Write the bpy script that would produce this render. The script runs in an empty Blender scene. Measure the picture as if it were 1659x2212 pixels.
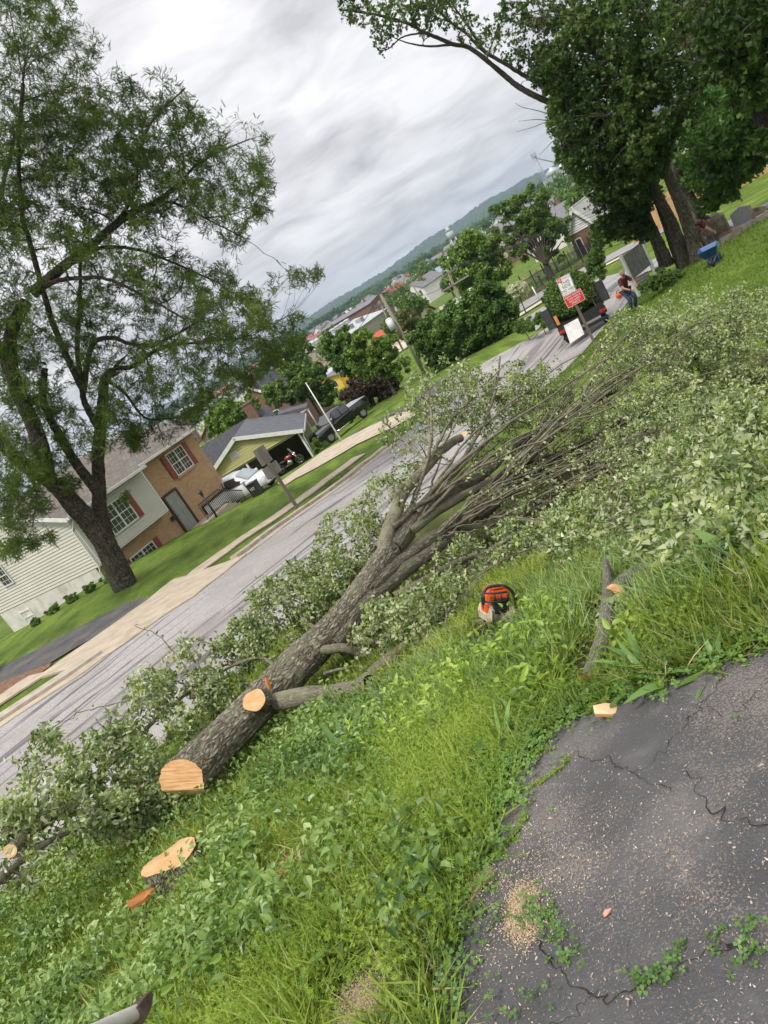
import bpy, bmesh, math, random
import numpy as np
from mathutils import Vector, Matrix

sc = bpy.context.scene
rad = math.radians
# ---------------------------------------------------------------- camera
F, CX, CY = 1640.0, 829.5, 1106.0
ROLL, PITCH = rad(31.5), rad(14.7)
FW = np.array([0, math.cos(PITCH), -math.sin(PITCH)])
UP = np.array([0, math.sin(PITCH), math.cos(PITCH)])
RT = np.array([1.0, 0, 0])
cr, sr = math.cos(ROLL), math.sin(ROLL)
cd = bpy.data.cameras.new('camera'); cam = bpy.data.objects.new('camera', cd)
sc.collection.objects.link(cam); sc.camera = cam
cd.sensor_width = 36; cd.lens = 36 * F / 2212; cd.clip_start = 0.05; cd.clip_end = 12000
X = RT * cr - UP * sr; Y = RT * sr + UP * cr; Z = -FW
cam.matrix_world = Matrix(((X[0], Y[0], Z[0], 0), (X[1], Y[1], Z[1], 0), (X[2], Y[2], Z[2], 0), (0, 0, 0, 1)))
# ---------------------------------------------------------------- world
SUN_EL, SUN_AZ = 58, 215          # overcast: a broad weak sun behind the left shoulder
w = bpy.data.worlds.new('World'); sc.world = w; w.use_nodes = True
nt = w.node_tree; nt.nodes.clear()
def N(nt, t, **k):
    n = nt.nodes.new(t)
    for a, b in k.items(): setattr(n, a, b)
    return n
def wn():
    L = nt.links.new
    out = N(nt, 'ShaderNodeOutputWorld'); bg = N(nt, 'ShaderNodeBackground'); bg.inputs[1].default_value = 0.1
    sky = N(nt, 'ShaderNodeTexSky', sky_type='NISHITA', sun_disc=False)
    sky.sun_elevation = rad(SUN_EL); sky.sun_rotation = rad(SUN_AZ); sky.air_density = 1; sky.dust_density = 3
    tc = N(nt, 'ShaderNodeTexCoord'); sp = N(nt, 'ShaderNodeSeparateXYZ'); L(tc.outputs['Generated'], sp.inputs[0])
    zc = N(nt, 'ShaderNodeMath', operation='MAXIMUM'); L(sp.outputs[2], zc.inputs[0]); zc.inputs[1].default_value = 0
    za = N(nt, 'ShaderNodeMath', operation='ADD'); L(zc.outputs[0], za.inputs[0]); za.inputs[1].default_value = 0.22
    dx = N(nt, 'ShaderNodeMath', operation='DIVIDE'); L(sp.outputs[0], dx.inputs[0]); L(za.outputs[0], dx.inputs[1])
    dy = N(nt, 'ShaderNodeMath', operation='DIVIDE'); L(sp.outputs[1], dy.inputs[0]); L(za.outputs[0], dy.inputs[1])
    cb = N(nt, 'ShaderNodeCombineXYZ'); L(dx.outputs[0], cb.inputs[0]); L(dy.outputs[0], cb.inputs[1])
    mp = N(nt, 'ShaderNodeMapping'); L(cb.outputs[0], mp.inputs[0])
    mp.inputs['Rotation'].default_value = (0, 0, rad(14)); mp.inputs['Scale'].default_value = (1.0, 1.05, 1)
    n1 = N(nt, 'ShaderNodeTexNoise'); L(mp.outputs[0], n1.inputs['Vector'])
    n1.inputs['Scale'].default_value = 2.9; n1.inputs['Detail'].default_value = 8; n1.inputs['Roughness'].default_value = 0.57
    n1.inputs['Distortion'].default_value = 0.55
    n2 = N(nt, 'ShaderNodeTexNoise'); L(mp.outputs[0], n2.inputs['Vector'])
    n2.inputs['Scale'].default_value = 0.55; n2.inputs['Detail'].default_value = 3
    mx = N(nt, 'ShaderNodeMath', operation='MULTIPLY_ADD'); L(n1.outputs[0], mx.inputs[0]); mx.inputs[1].default_value = 0.55
    n3 = N(nt, 'ShaderNodeTexNoise'); q3 = N(nt, 'ShaderNodeMapping'); L(cb.outputs[0], q3.inputs[0]); q3.inputs['Rotation'].default_value = (0, 0, rad(-24)); q3.inputs['Scale'].default_value = (1.5, 5.5, 1)
    L(q3.outputs[0], n3.inputs['Vector']); n3.inputs['Scale'].default_value = 1.2; n3.inputs['Detail'].default_value = 5; n3.inputs['Distortion'].default_value = .8
    m3 = N(nt, 'ShaderNodeMath', operation='MULTIPLY'); L(n3.outputs[0], m3.inputs[0]); m3.inputs[1].default_value = 0.13
    m2 = N(nt, 'ShaderNodeMath', operation='MULTIPLY_ADD'); L(n2.outputs[0], m2.inputs[0]); m2.inputs[1].default_value = 0.32; L(m3.outputs[0], m2.inputs[2])
    L(m2.outputs[0], mx.inputs[2])
    rp = N(nt, 'ShaderNodeValToRGB'); L(mx.outputs[0], rp.inputs[0])
    e = rp.color_ramp.elements
    e[0].position = 0.385; e[0].color = (0.43, 0.425, 0.44, 1)
    e[1].position = 0.59; e[1].color = (0.75, 0.745, 0.755, 1)
    q = e.new(0.48); q.color = (0.585, 0.575, 0.59, 1)
    # overcast skies are brightest overhead
    el = N(nt, 'ShaderNodeMapRange'); L(sp.outputs[2], el.inputs[0])
    el.inputs[1].default_value = 0.0; el.inputs[2].default_value = 1.0; el.inputs[3].default_value = 5.8; el.inputs[4].default_value = 12.5
    sc_ = N(nt, 'ShaderNodeVectorMath', operation='SCALE'); L(rp.outputs[0], sc_.inputs[0]); L(el.outputs[0], sc_.inputs['Scale'])
    mi = N(nt, 'ShaderNodeMix', data_type='RGBA'); mi.inputs[0].default_value = 0.97
    L(sky.outputs[0], mi.inputs[6]); L(sc_.outputs[0], mi.inputs[7])
    L(mi.outputs[2], bg.inputs[0]); L(bg.outputs[0], out.inputs[0])
wn()
sd = bpy.data.lights.new('sun', 'SUN'); so = bpy.data.objects.new('sun', sd); sc.collection.objects.link(so)
sd.energy = 1.5; sd.angle = rad(10); sd.color = (1, 0.96, 0.9)
_a = rad(SUN_AZ)
sdir = Vector((math.sin(_a) * math.cos(rad(SUN_EL)), math.cos(_a) * math.cos(rad(SUN_EL)), math.sin(rad(SUN_EL))))
so.rotation_euler = sdir.to_track_quat('Z', 'Y').to_euler()
sc.view_settings.view_transform = 'Standard'; sc.view_settings.look = 'None'; sc.view_settings.gamma = 1
sc.view_settings.exposure = 1.02
sc.cycles.max_bounces = 6; sc.cycles.diffuse_bounces = 2; sc.cycles.transparent_max_bounces = 6
sc.cycles.volume_bounces = 0; sc.cycles.use_adaptive_sampling = True; sc.cycles.adaptive_threshold = 0.015
sc.cycles.use_denoising = True

# ---------------------------------------------------------------- projection helpers (a pixel of the photo plus a metric distance)
def ray(px, py):
    dx, dy = px - CX, py - CY
    return FW * F + RT * (dx * cr - dy * sr) - UP * (dx * sr + dy * cr)
def P(px, py, d):                 # d = horizontal distance in metres
    r = ray(px, py); return r * (d / math.hypot(r[0], r[1]))
# ---------------------------------------------------------------- terrain height: thin plate spline through surveyed points
CP = [(0,0,-1.6),(0,1.6,-1.61),(1,1.8,-1.6),(2,2.4,-1.62),(3.2,1,-1.6),(-1.5,.5,-1.8),(2,-3,-1.55),(-3,-3,-1.95),(8,-4,-1.4),(6,1,-1.9),(4.5,4,-2.35),
 (-2.8,5.3,-2.85),(0.45,5.98,-2.78),(3,5,-2.62),(-1,3,-2.08),(1,3.4,-1.98),(-4,3,-2.5),(3,9,-3.6),(8,12,-4.3),(12,8,-3.6),(8,6,-3.2),(14,16,-4.75),(-.2,4.3,-2.4),
 (-4.9,7.2,-3.15),(-9,1.5,-2.4),(-2.06,11.1,-3.65),(5,20.8,-5.0),(9.3,27,-5.85),(13,33,-6.5),(-14,-5,-1.6),
 (-10.6,18.1,-4.1),(-16,10.8,-3.2),(-24,0,-2.2),(-2.8,28.9,-5.65),(1.1,34.3,-6.55),(8.3,43.9,-6.6),(12.5,41.8,-6.9),(5.8,41.6,-6.65),
 (-12.3,33.8,-4.75),(-9.8,37.3,-5.35),(-6.6,42.5,-6.3),(-5.6,43.6,-6.5),(-9.5,27.4,-4.5),(-17.9,37,-5.2),(-20,25,-3.8),(-30,40,-5.2),(-30,15,-3.0),
 (-2.6,57,-8.4),(1.5,56,-7.9),(-8,60,-8.2),(14.3,27.5,-5.3),(13.6,24.5,-5.04),(16.5,28.6,-5.35),(31.9,50.8,-6.8),(26.2,75.6,-8.3),(24.9,67.6,-8.3),
 (20,20,-4.6),(30,30,-5.3),(45,40,-6.0),(45,70,-7.5),(10,70,-8.6),(-20,80,-9.3),(-50,60,-8),(-50,20,-4.5),(50,10,-4.2),(30,-20,-2),(-30,-20,-1.5),
 (0,120,-11),(60,120,-10.5),(-60,120,-11),(110,80,-9),(-110,80,-9),(0,180,-13),(100,160,-12),(-100,160,-13),(200,100,-11),(-200,100,-12)]
CP = np.array(CP, float)
def _tps(CP):
    n = len(CP); xy = CP[:, :2]; d = np.linalg.norm(xy[:, None] - xy[None], axis=2)
    K = np.where(d > 0, d * d * np.log(d + 1e-12), 0) + np.eye(n) * 0.5
    Pm = np.c_[np.ones(n), xy]; A = np.zeros((n + 3, n + 3)); A[:n, :n] = K; A[:n, n:] = Pm; A[n:, :n] = Pm.T
    return np.linalg.solve(A, np.r_[CP[:, 2], 0, 0, 0])
_W = _tps(CP)
def H(x, y):
    x = np.asarray(x, float); y = np.asarray(y, float); sh = x.shape; x = x.ravel(); y = y.ravel()
    r = np.hypot(x, y); k = np.minimum(1, 190 / np.maximum(r, 1e-6)); xx = x * k; yy = y * k
    out = np.empty_like(x)
    for i in range(0, len(x), 20000):
        a = xx[i:i + 20000, None] - CP[None, :, 0]; b = yy[i:i + 20000, None] - CP[None, :, 1]
        d2 = a * a + b * b
        out[i:i + 20000] = (0.5 * d2 * np.log(d2 + 1e-12)) @ _W[:-3] + _W[-3] + _W[-2] * xx[i:i + 20000] + _W[-1] * yy[i:i + 20000]
    t = np.clip((r - 110) / 160, 0, 1); t = t * t * (3 - 2 * t)
    out = out * (1 - t) + t * -14.5
    return out.reshape(sh)
def h1(x, y): return float(H([x], [y])[0])
def G(px, py):                    # where the line of sight through a pixel meets the ground
    r = ray(px, py); r = r / math.hypot(r[0], r[1])
    d = np.geomspace(0.8, 600, 900); z = H(r[0] * d, r[1] * d); f = r[2] * d - z
    i = np.argmax(f < 0)
    if f[i] >= 0: return r * 600
    a, b = d[i - 1], d[i]; t = f[i - 1] / (f[i - 1] - f[i]); dd = a + (b - a) * t
    return r * dd
def on(x, y, dz=0): return np.array([x, y, h1(x, y) + dz])
def AD(az, d, dz=0): a = rad(az); return on(math.sin(a) * d, math.cos(a) * d, dz)

# ---------------------------------------------------------------- objects and tags
C = sc.collection
def tag(o, label=None, cat=None, group=None, kind=None):
    if label: o['label'] = label
    if cat: o['category'] = cat
    if group: o['group'] = group
    if kind: o['kind'] = kind
    return o
def empty(name, loc=(0, 0, 0), rz=0, label=None, cat=None, group=None):
    o = bpy.data.objects.new(name, None); C.objects.link(o); o.location = [float(v) for v in loc]; o.rotation_euler = (0, 0, rz)
    o.empty_display_size = 0.2
    return tag(o, label, cat, group)
def link(name, me, m=None, parent=None):
    o = bpy.data.objects.new(name, me); C.objects.link(o)
    if m is not None and not me.materials:
        for q in (m if isinstance(m, (list, tuple)) else [m]): me.materials.append(q)
    if parent is not None: o.parent = parent
    return o
def copy_tree(o, parent=None):
    c = o.copy(); C.objects.link(c)
    if parent is not None: c.parent = parent
    for ch in list(o.children): copy_tree(ch, c)
    return c
class MB:                         # collects shapes, builds one mesh
    def __init__(s): s.v = []; s.f = []; s.m = []; s.sm = []
    def add(s, vs, fs, mi=0, smooth=False, M=None):
        b = len(s.v)
        for v in vs:
            if M is not None: v = M @ Vector(v)
            s.v.append((float(v[0]), float(v[1]), float(v[2])))
        for f in fs: s.f.append([b + i for i in f]); s.m.append(mi); s.sm.append(smooth)
    def box(s, c, d, rz=0, M=None, mi=0):
        x, y, z = d[0] / 2, d[1] / 2, d[2] / 2; R = Matrix.Translation(Vector([float(q) for q in c])) @ Matrix.Rotation(rz, 4, 'Z')
        if M is not None: R = M @ R
        s.add([(a * x, b * y, e * z) for a in (-1, 1) for b in (-1, 1) for e in (-1, 1)],
              [(0, 1, 3, 2), (4, 6, 7, 5), (0, 4, 5, 1), (2, 3, 7, 6), (0, 2, 6, 4), (1, 5, 7, 3)], mi, False, R)
    def prism(s, poly, axis, a, b, M=None, mi=0):   # poly in the two other axes, extruded along axis from a to b
        n = len(poly); vs = []
        for t in (a, b):
            for (p, q) in poly:
                vs.append({'x': (t, p, q), 'y': (p, t, q), 'z': (p, q, t)}[axis])
        s.add(vs, [list(range(n))[::-1], list(range(n, 2 * n))] + [(i, (i + 1) % n, n + (i + 1) % n, n + i) for i in range(n)], mi, False, M)
    def tube(s, pts, rs, n=8, cap=True, M=None, mi=0, smooth=True):
        pts = [Vector([float(q) for q in p]) for p in pts]; m = len(pts)
        if not hasattr(rs, '__len__'): rs = [rs] * m
        vs = []; u = None
        for i, p in enumerate(pts):
            t = (pts[min(i + 1, m - 1)] - pts[max(i - 1, 0)]).normalized()
            if u is None: u = t.orthogonal().normalized()
            else:
                u = u - t * u.dot(t); u = u.normalized() if u.length > 1e-6 else t.orthogonal().normalized()
            k = t.cross(u)
            for j in range(n):
                a = 2 * math.pi * j / n; vs.append(p + (u * math.cos(a) + k * math.sin(a)) * rs[i])
        fs = [(i * n + j, i * n + (j + 1) % n, (i + 1) * n + (j + 1) % n, (i + 1) * n + j) for i in range(m - 1) for j in range(n)]
        b = len(s.v); s.add(vs, fs, mi, smooth, M)
        if cap: s.add([], [], mi)
        if cap:
            s.f.append([b + j for j in range(n)][::-1]); s.m.append(mi); s.sm.append(False)
            s.f.append([b + (m - 1) * n + j for j in range(n)]); s.m.append(mi); s.sm.append(False)
    def ell(s, c, r, n=12, k=8, M=None, mi=0, wob=0, seed=0):
        rg = random.Random(seed); vs = []
        ph = [rg.uniform(0, 6.28) for _ in range(4)]
        for i in range(k + 1):
            th = math.pi * i / k
            for j in range(n):
                a = 2 * math.pi * j / n
                q = 1 + wob * (math.sin(2 * a + ph[0]) * math.sin(th) + .6 * math.sin(3 * a + 2 * th + ph[1]) * math.sin(th) + .5 * math.cos(3 * th + ph[2]))
                vs.append((c[0] + r[0] * q * math.sin(th) * math.cos(a), c[1] + r[1] * q * math.sin(th) * math.sin(a), c[2] + r[2] * q * math.cos(th)))
        s.add(vs, [(i * n + j, (i + 1) * n + j, (i + 1) * n + (j + 1) % n, i * n + (j + 1) % n) for i in range(k) for j in range(n)], mi, True, M)
    def torus(s, c, R, r, axis='y', n=20, k=8, M=None, mi=0):
        vs = []
        for i in range(n):
            a = 2 * math.pi * i / n
            for j in range(k):
                b = 2 * math.pi * j / k; p, q, t = (R + r * math.cos(b)) * math.cos(a), (R + r * math.cos(b)) * math.sin(a), r * math.sin(b)
                v = {'z': (p, q, t), 'y': (p, t, q), 'x': (t, p, q)}[axis]; vs.append((c[0] + v[0], c[1] + v[1], c[2] + v[2]))
        s.add(vs, [(i * k + j, ((i + 1) % n) * k + j, ((i + 1) % n) * k + (j + 1) % k, i * k + (j + 1) % k) for i in range(n) for j in range(k)], mi, True, M)
    def build(s, name, m, parent=None, bevel=0):
        me = bpy.data.meshes.new(name); me.from_pydata(s.v, [], s.f); me.update()
        for q in (m if isinstance(m, (list, tuple)) else [m]): me.materials.append(q)
        me.polygons.foreach_set('material_index', s.m); me.polygons.foreach_set('use_smooth', s.sm)
        bm = bmesh.new(); bm.from_mesh(me); bmesh.ops.recalc_face_normals(bm, faces=bm.faces)
        if bevel: bmesh.ops.bevel(bm, geom=[e for e in bm.edges if e.calc_length() > bevel * 2.5 and not e.smooth or (len(e.link_faces) == 2 and e.calc_face_angle(0) > .6)], offset=bevel, segments=2, affect='EDGES', clamp_overlap=True)
        bm.to_mesh(me); bm.free()
        return link(name, me, None, parent)

# ---------------------------------------------------------------- numpy noise
def vnoise(p, seed=0):
    p = np.asarray(p, float); i = np.floor(p).astype(np.int64); f = p - i; f = f * f * (3 - 2 * f)
    def h(a):
        n = (a[..., 0] * 73856093) ^ (a[..., 1] * 19349663) ^ (a[..., 2] * 83492791) ^ (seed * 2654435761)
        n = (n ^ (n >> 13)) * 1274126177; n = n ^ (n >> 16); return (n & 0xffff) / 65535.0
    r = 0
    for a in (0, 1):
        for b in (0, 1):
            for c in (0, 1):
                wgt = (f[..., 0] if a else 1 - f[..., 0]) * (f[..., 1] if b else 1 - f[..., 1]) * (f[..., 2] if c else 1 - f[..., 2])
                r = r + wgt * h(i + np.array([a, b, c]))
    return r
def fbm(p, oct=4, seed=0):
    r = 0; a = 0.5; t = 0
    for o in range(oct): r = r + a * vnoise(p, seed + o); t += a; a *= 0.5; p = p * 2.03
    return r / t
def fastmesh(name, V, Fq, mats, parent=None, smooth=False, mi=None, uv=None, loops=None):
    # Fq: (n,k) array of faces with the same corner count, or a list of such arrays
    if not isinstance(Fq, list): Fq = [Fq]
    me = bpy.data.meshes.new(name); V = np.asarray(V, np.float32)
    me.vertices.add(len(V)); me.vertices.foreach_set('co', V.ravel())
    li = np.concatenate([f.ravel() for f in Fq]).astype(np.int32)
    tot = np.concatenate([np.full(len(f), f.shape[1]) for f in Fq]).astype(np.int32)
    st = np.r_[0, np.cumsum(tot)[:-1]].astype(np.int32)
    me.loops.add(len(li)); me.loops.foreach_set('vertex_index', li)
    me.polygons.add(len(tot)); me.polygons.foreach_set('loop_start', st)
    try: me.polygons.foreach_set('loop_total', tot)
    except Exception: pass
    if smooth: me.polygons.foreach_set('use_smooth', np.ones(len(tot), bool))
    else: me.polygons.foreach_set('use_smooth', np.zeros(len(tot), bool))
    if mi is not None: me.polygons.foreach_set('material_index', np.asarray(mi, np.int32))
    if uv is not None:
        l = me.uv_layers.new(name='UVMap'); l.data.foreach_set('uv', np.asarray(uv, np.float32)[li].ravel())
    me.update(calc_edges=True)
    return link(name, me, mats, parent)
# ---------------------------------------------------------------- materials
def nm(name):
    m = bpy.data.materials.new(name); m.use_nodes = True; t = m.node_tree; t.nodes.clear()
    return m, t
def lin(c):                       # sRGB 0-255 to linear
    return tuple((v / 255 / 12.92 if v <= 10 else ((v / 255 + .055) / 1.055) ** 2.4) for v in c) + (1,)
def mat(name, cols, rough=0.8, scale=4, detail=4, bump=0, bscale=None, metal=0, spec=0.4, coord='Object', stretch=(1, 1, 1), distort=0, pos=None, bdist=0.01, coat=0):
    m, t = nm(name); L = t.links.new
    o = N(t, 'ShaderNodeOutputMaterial'); b = N(t, 'ShaderNodeBsdfPrincipled'); L(b.outputs[0], o.inputs[0])
    b.inputs['Roughness'].default_value = rough; b.inputs['Metallic'].default_value = metal; b.inputs['Specular IOR Level'].default_value = spec
    b.inputs['Coat Weight'].default_value = coat
    tc = N(t, 'ShaderNodeTexCoord'); mp = N(t, 'ShaderNodeMapping'); L(tc.outputs[coord], mp.inputs[0]); mp.inputs['Scale'].default_value = stretch
    if isinstance(cols[0], (int, float)): cols = [cols, tuple(c * .8 for c in cols[:3])]
    n = N(t, 'ShaderNodeTexNoise'); L(mp.outputs[0], n.inputs['Vector']); n.inputs['Scale'].default_value = scale; n.inputs['Detail'].default_value = detail
    n.inputs['Roughness'].default_value = .62; n.inputs['Distortion'].default_value = distort
    r = N(t, 'ShaderNodeValToRGB'); L(n.outputs[0], r.inputs[0]); e = r.color_ramp.elements
    k = len(cols); ps = pos or [0.3 + 0.4 * i / (k - 1) for i in range(k)]
    e[0].position = ps[0]; e[1].position = ps[-1]; e[0].color = tuple(cols[0][:3]) + (1,); e[1].color = tuple(cols[-1][:3]) + (1,)
    for i in range(1, k - 1): q = e.new(ps[i]); q.color = tuple(cols[i][:3]) + (1,)
    L(r.outputs[0], b.inputs['Base Color'])
    if bump:
        n2 = N(t, 'ShaderNodeTexNoise'); L(mp.outputs[0], n2.inputs['Vector']); n2.inputs['Scale'].default_value = bscale or scale * 3; n2.inputs['Detail'].default_value = 5
        bp = N(t, 'ShaderNodeBump'); bp.inputs['Strength'].default_value = bump; bp.inputs['Distance'].default_value = bdist
        L(n2.outputs[0], bp.inputs['Height']); L(bp.outputs[0], b.inputs['Normal'])
    return m
def leafmat(name, cols, trans=0.35, rough=0.5, big=0.35, bscale=0.8, spec=0.35, pos=None, under=None):
    # colour differs leaf by leaf (random per island) and clump by clump
    m, t = nm(name); L = t.links.new
    o = N(t, 'ShaderNodeOutputMaterial'); b = N(t, 'ShaderNodeBsdfPrincipled'); tr = N(t, 'ShaderNodeBsdfTranslucent'); mx = N(t, 'ShaderNodeMixShader')
    g = N(t, 'ShaderNodeNewGeometry'); tc = N(t, 'ShaderNodeTexCoord')
    n = N(t, 'ShaderNodeTexNoise'); n.inputs['Scale'].default_value = bscale; n.inputs['Detail'].default_value = 2; L(tc.outputs['Object'], n.inputs['Vector'])
    a = N(t, 'ShaderNodeMapRange'); L(n.outputs[0], a.inputs[0]); a.inputs[1].default_value = .35; a.inputs[2].default_value = .65; a.inputs[3].default_value = 0; a.inputs[4].default_value = big
    s = N(t, 'ShaderNodeMath', operation='MULTIPLY_ADD'); L(g.outputs['Random Per Island'], s.inputs[0]); s.inputs[1].default_value = 1 - big; L(a.outputs[0], s.inputs[2])
    r = N(t, 'ShaderNodeValToRGB'); L(s.outputs[0], r.inputs[0]); e = r.color_ramp.elements; k = len(cols)
    ps = pos or [i / (k - 1) for i in range(k)]
    e[0].position = ps[0]; e[-1].position = ps[-1]; e[0].color = tuple(cols[0][:3]) + (1,); e[1].color = tuple(cols[-1][:3]) + (1,)
    for i in range(1, k - 1): q = e.new(ps[i]); q.color = tuple(cols[i][:3]) + (1,)
    if under:                     # paler underside of the leaf
        um = N(t, 'ShaderNodeMix', data_type='RGBA'); fa = N(t, 'ShaderNodeMath', operation='MULTIPLY'); L(g.outputs['Backfacing'], fa.inputs[0]); fa.inputs[1].default_value = .65
        L(fa.outputs[0], um.inputs[0]); L(r.outputs[0], um.inputs[6]); um.inputs[7].default_value = under + (1,); col = um.outputs[2]
    else: col = r.outputs[0]
    L(col, b.inputs['Base Color']); b.inputs['Roughness'].default_value = rough; b.inputs['Specular IOR Level'].default_value = spec
    br = N(t, 'ShaderNodeVectorMath', operation='MULTIPLY'); L(r.outputs[0], br.inputs[0]); br.inputs[1].default_value = (1.25, 1.35, .6)
    L(br.outputs[0], tr.inputs[0]); mx.inputs[0].default_value = trans * .8; L(b.outputs[0], mx.inputs[1]); L(tr.outputs[0], mx.inputs[2]); L(mx.outputs[0], o.inputs[0])
    return m
def barkmat(name, c1, c2, c3, sv=1.0, bump=.6, lichen=None):
    # uv: x = metres round, y = metres along
    m, t = nm(name); L = t.links.new
    o = N(t, 'ShaderNodeOutputMaterial'); b = N(t, 'ShaderNodeBsdfPrincipled'); L(b.outputs[0], o.inputs[0]); b.inputs['Roughness'].default_value = .9
    b.inputs['Specular IOR Level'].default_value = .25
    tc = N(t, 'ShaderNodeTexCoord'); mp = N(t, 'ShaderNodeMapping'); L(tc.outputs['UV'], mp.inputs[0]); mp.inputs['Scale'].default_value = (32 * sv, 8 * sv, 1)
    n = N(t, 'ShaderNodeTexNoise'); L(mp.outputs[0], n.inputs['Vector']); n.inputs['Scale'].default_value = 1; n.inputs['Detail'].default_value = 6; n.inputs['Distortion'].default_value = .6
    n3 = N(t, 'ShaderNodeTexNoise'); L(tc.outputs['Object'], n3.inputs['Vector']); n3.inputs['Scale'].default_value = 5; n3.inputs['Detail'].default_value = 4
    # furrows: the thin curving lines where the noise crosses its middle value
    s1 = N(t, 'ShaderNodeMath', operation='SUBTRACT'); L(n.outputs[0], s1.inputs[0]); s1.inputs[1].default_value = .5
    s2 = N(t, 'ShaderNodeMath', operation='ABSOLUTE'); L(s1.outputs[0], s2.inputs[0])
    s3 = N(t, 'ShaderNodeMapRange'); L(s2.outputs[0], s3.inputs[0]); s3.inputs[1].default_value = 0; s3.inputs[2].default_value = .13
    n = s3
    r = N(t, 'ShaderNodeValToRGB'); L(n.outputs[0], r.inputs[0]); e = r.color_ramp.elements
    e[0].position = .05; e[0].color = c1[:3] + (1,); e[1].position = .95; e[1].color = c3[:3] + (1,); q = e.new(.45); q.color = c2[:3] + (1,)
    mi = N(t, 'ShaderNodeMix', data_type='RGBA'); rr = N(t, 'ShaderNodeMapRange'); L(n3.outputs[0], rr.inputs[0]); rr.inputs[1].default_value = .5; rr.inputs[2].default_value = .68
    rr.inputs[4].default_value = .65
    L(rr.outputs[0], mi.inputs[0]); L(r.outputs[0], mi.inputs[6]); mi.inputs[7].default_value = (lichen or c2)[:3] + (1,)
    L(mi.outputs[2], b.inputs['Base Color'])
    bp = N(t, 'ShaderNodeBump'); bp.inputs['Strength'].default_value = bump; bp.inputs['Distance'].default_value = .014; L(n.outputs[0], bp.inputs['Height']); L(bp.outputs[0], b.inputs['Normal'])
    return m
def courses(name, c1, c2, mortar, bw, bh, ms=.012, rough=.85, bump=.4, coord='Object', rot=(0, 0, 0), sc_=(1, 1, 1)):
    m, t = nm(name); L = t.links.new
    o = N(t, 'ShaderNodeOutputMaterial'); b = N(t, 'ShaderNodeBsdfPrincipled'); L(b.outputs[0], o.inputs[0]); b.inputs['Roughness'].default_value = rough
    tc = N(t, 'ShaderNodeTexCoord'); mp = N(t, 'ShaderNodeMapping'); L(tc.outputs[coord], mp.inputs[0]); mp.inputs['Rotation'].default_value = rot; mp.inputs['Scale'].default_value = sc_
    k = N(t, 'ShaderNodeTexBrick'); L(mp.outputs[0], k.inputs['Vector']); k.inputs['Color1'].default_value = c1[:3] + (1,); k.inputs['Color2'].default_value = c2[:3] + (1,)
    k.inputs['Mortar'].default_value = mortar[:3] + (1,); k.inputs['Scale'].default_value = 1; k.inputs['Mortar Size'].default_value = ms
    k.inputs['Brick Width'].default_value = bw; k.inputs['Row Height'].default_value = bh; k.inputs['Mortar Smooth'].default_value = .3
    n = N(t, 'ShaderNodeTexNoise'); L(tc.outputs['Object'], n.inputs['Vector']); n.inputs['Scale'].default_value = 1.3; n.inputs['Detail'].default_value = 5
    mr = N(t, 'ShaderNodeMapRange'); L(n.outputs[0], mr.inputs[0]); mr.inputs[3].default_value = .78; mr.inputs[4].default_value = 1.2
    sm = N(t, 'ShaderNodeVectorMath', operation='SCALE'); L(k.outputs[0], sm.inputs[0]); L(mr.outputs[0], sm.inputs['Scale']); L(sm.outputs[0], b.inputs['Base Color'])
    bp = N(t, 'ShaderNodeBump'); bp.inputs['Strength'].default_value = bump; bp.inputs['Distance'].default_value = .01; bp.invert = True
    L(k.outputs['Fac'], bp.inputs['Height']); L(bp.outputs[0], b.inputs['Normal'])
    return m
def siding(name, c, gap, step=.115):    # clapboard paint: one base colour varied by soft noise
    m, t = nm(name); L = t.links.new
    o = N(t, 'ShaderNodeOutputMaterial'); b = N(t, 'ShaderNodeBsdfPrincipled'); L(b.outputs[0], o.inputs[0]); b.inputs['Roughness'].default_value = .55
    tc = N(t, 'ShaderNodeTexCoord'); sp = N(t, 'ShaderNodeSeparateXYZ'); L(tc.outputs['Object'], sp.inputs[0])
    n = N(t, 'ShaderNodeTexNoise'); L(tc.outputs['Object'], n.inputs['Vector']); n.inputs['Scale'].default_value = .9; n.inputs['Detail'].default_value = 6
    mr = N(t, 'ShaderNodeMapRange'); L(n.outputs[0], mr.inputs[0]); mr.inputs[3].default_value = .85; mr.inputs[4].default_value = 1.1
    sm = N(t, 'ShaderNodeVectorMath', operation='SCALE'); sm.inputs[0].default_value = c[:3]; L(mr.outputs[0], sm.inputs['Scale']); L(sm.outputs[0], b.inputs['Base Color'])
    return m
white = mat('white_paint', [(.62, .62, .6), (.74, .74, .72)], .5, 3, bump=.05)
trimw = mat('white_trim', [(.66, .67, .68), (.78, .78, .78)], .45, 3)
black_metal = mat('black_metal', [(.012, .012, .013), (.03, .03, .03)], .4, 9)
grey_metal = mat('galvanised_metal', [(.3, .31, .32), (.42, .43, .44)], .45, 8, metal=.6)
dark_plastic = mat('dark_plastic', [(.015, .016, .016), (.03, .03, .03)], .5, 20, bump=.1)
glass_dark = mat('window_glass', [(.02, .024, .028), (.05, .055, .06)], .06, .7, spec=.9)
concrete = mat('concrete', [(.32, .26, .19), (.43, .36, .27), (.50, .43, .34)], .9, 2.2, 8, bump=.2, bscale=60)
oldwood = mat('weathered_wood', [(.10, .085, .06), (.19, .165, .125)], .9, 6, 6, bump=.4, bscale=40, stretch=(1, 1, .15))
polewood = mat('pole_wood', [(.17, .15, .11), (.30, .27, .21)], .9, 5, 6, bump=.3, bscale=40, stretch=(1, 1, .1))
rubber = mat('rubber', [(.012, .012, .012), (.03, .03, .03)], .8, 20)
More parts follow.
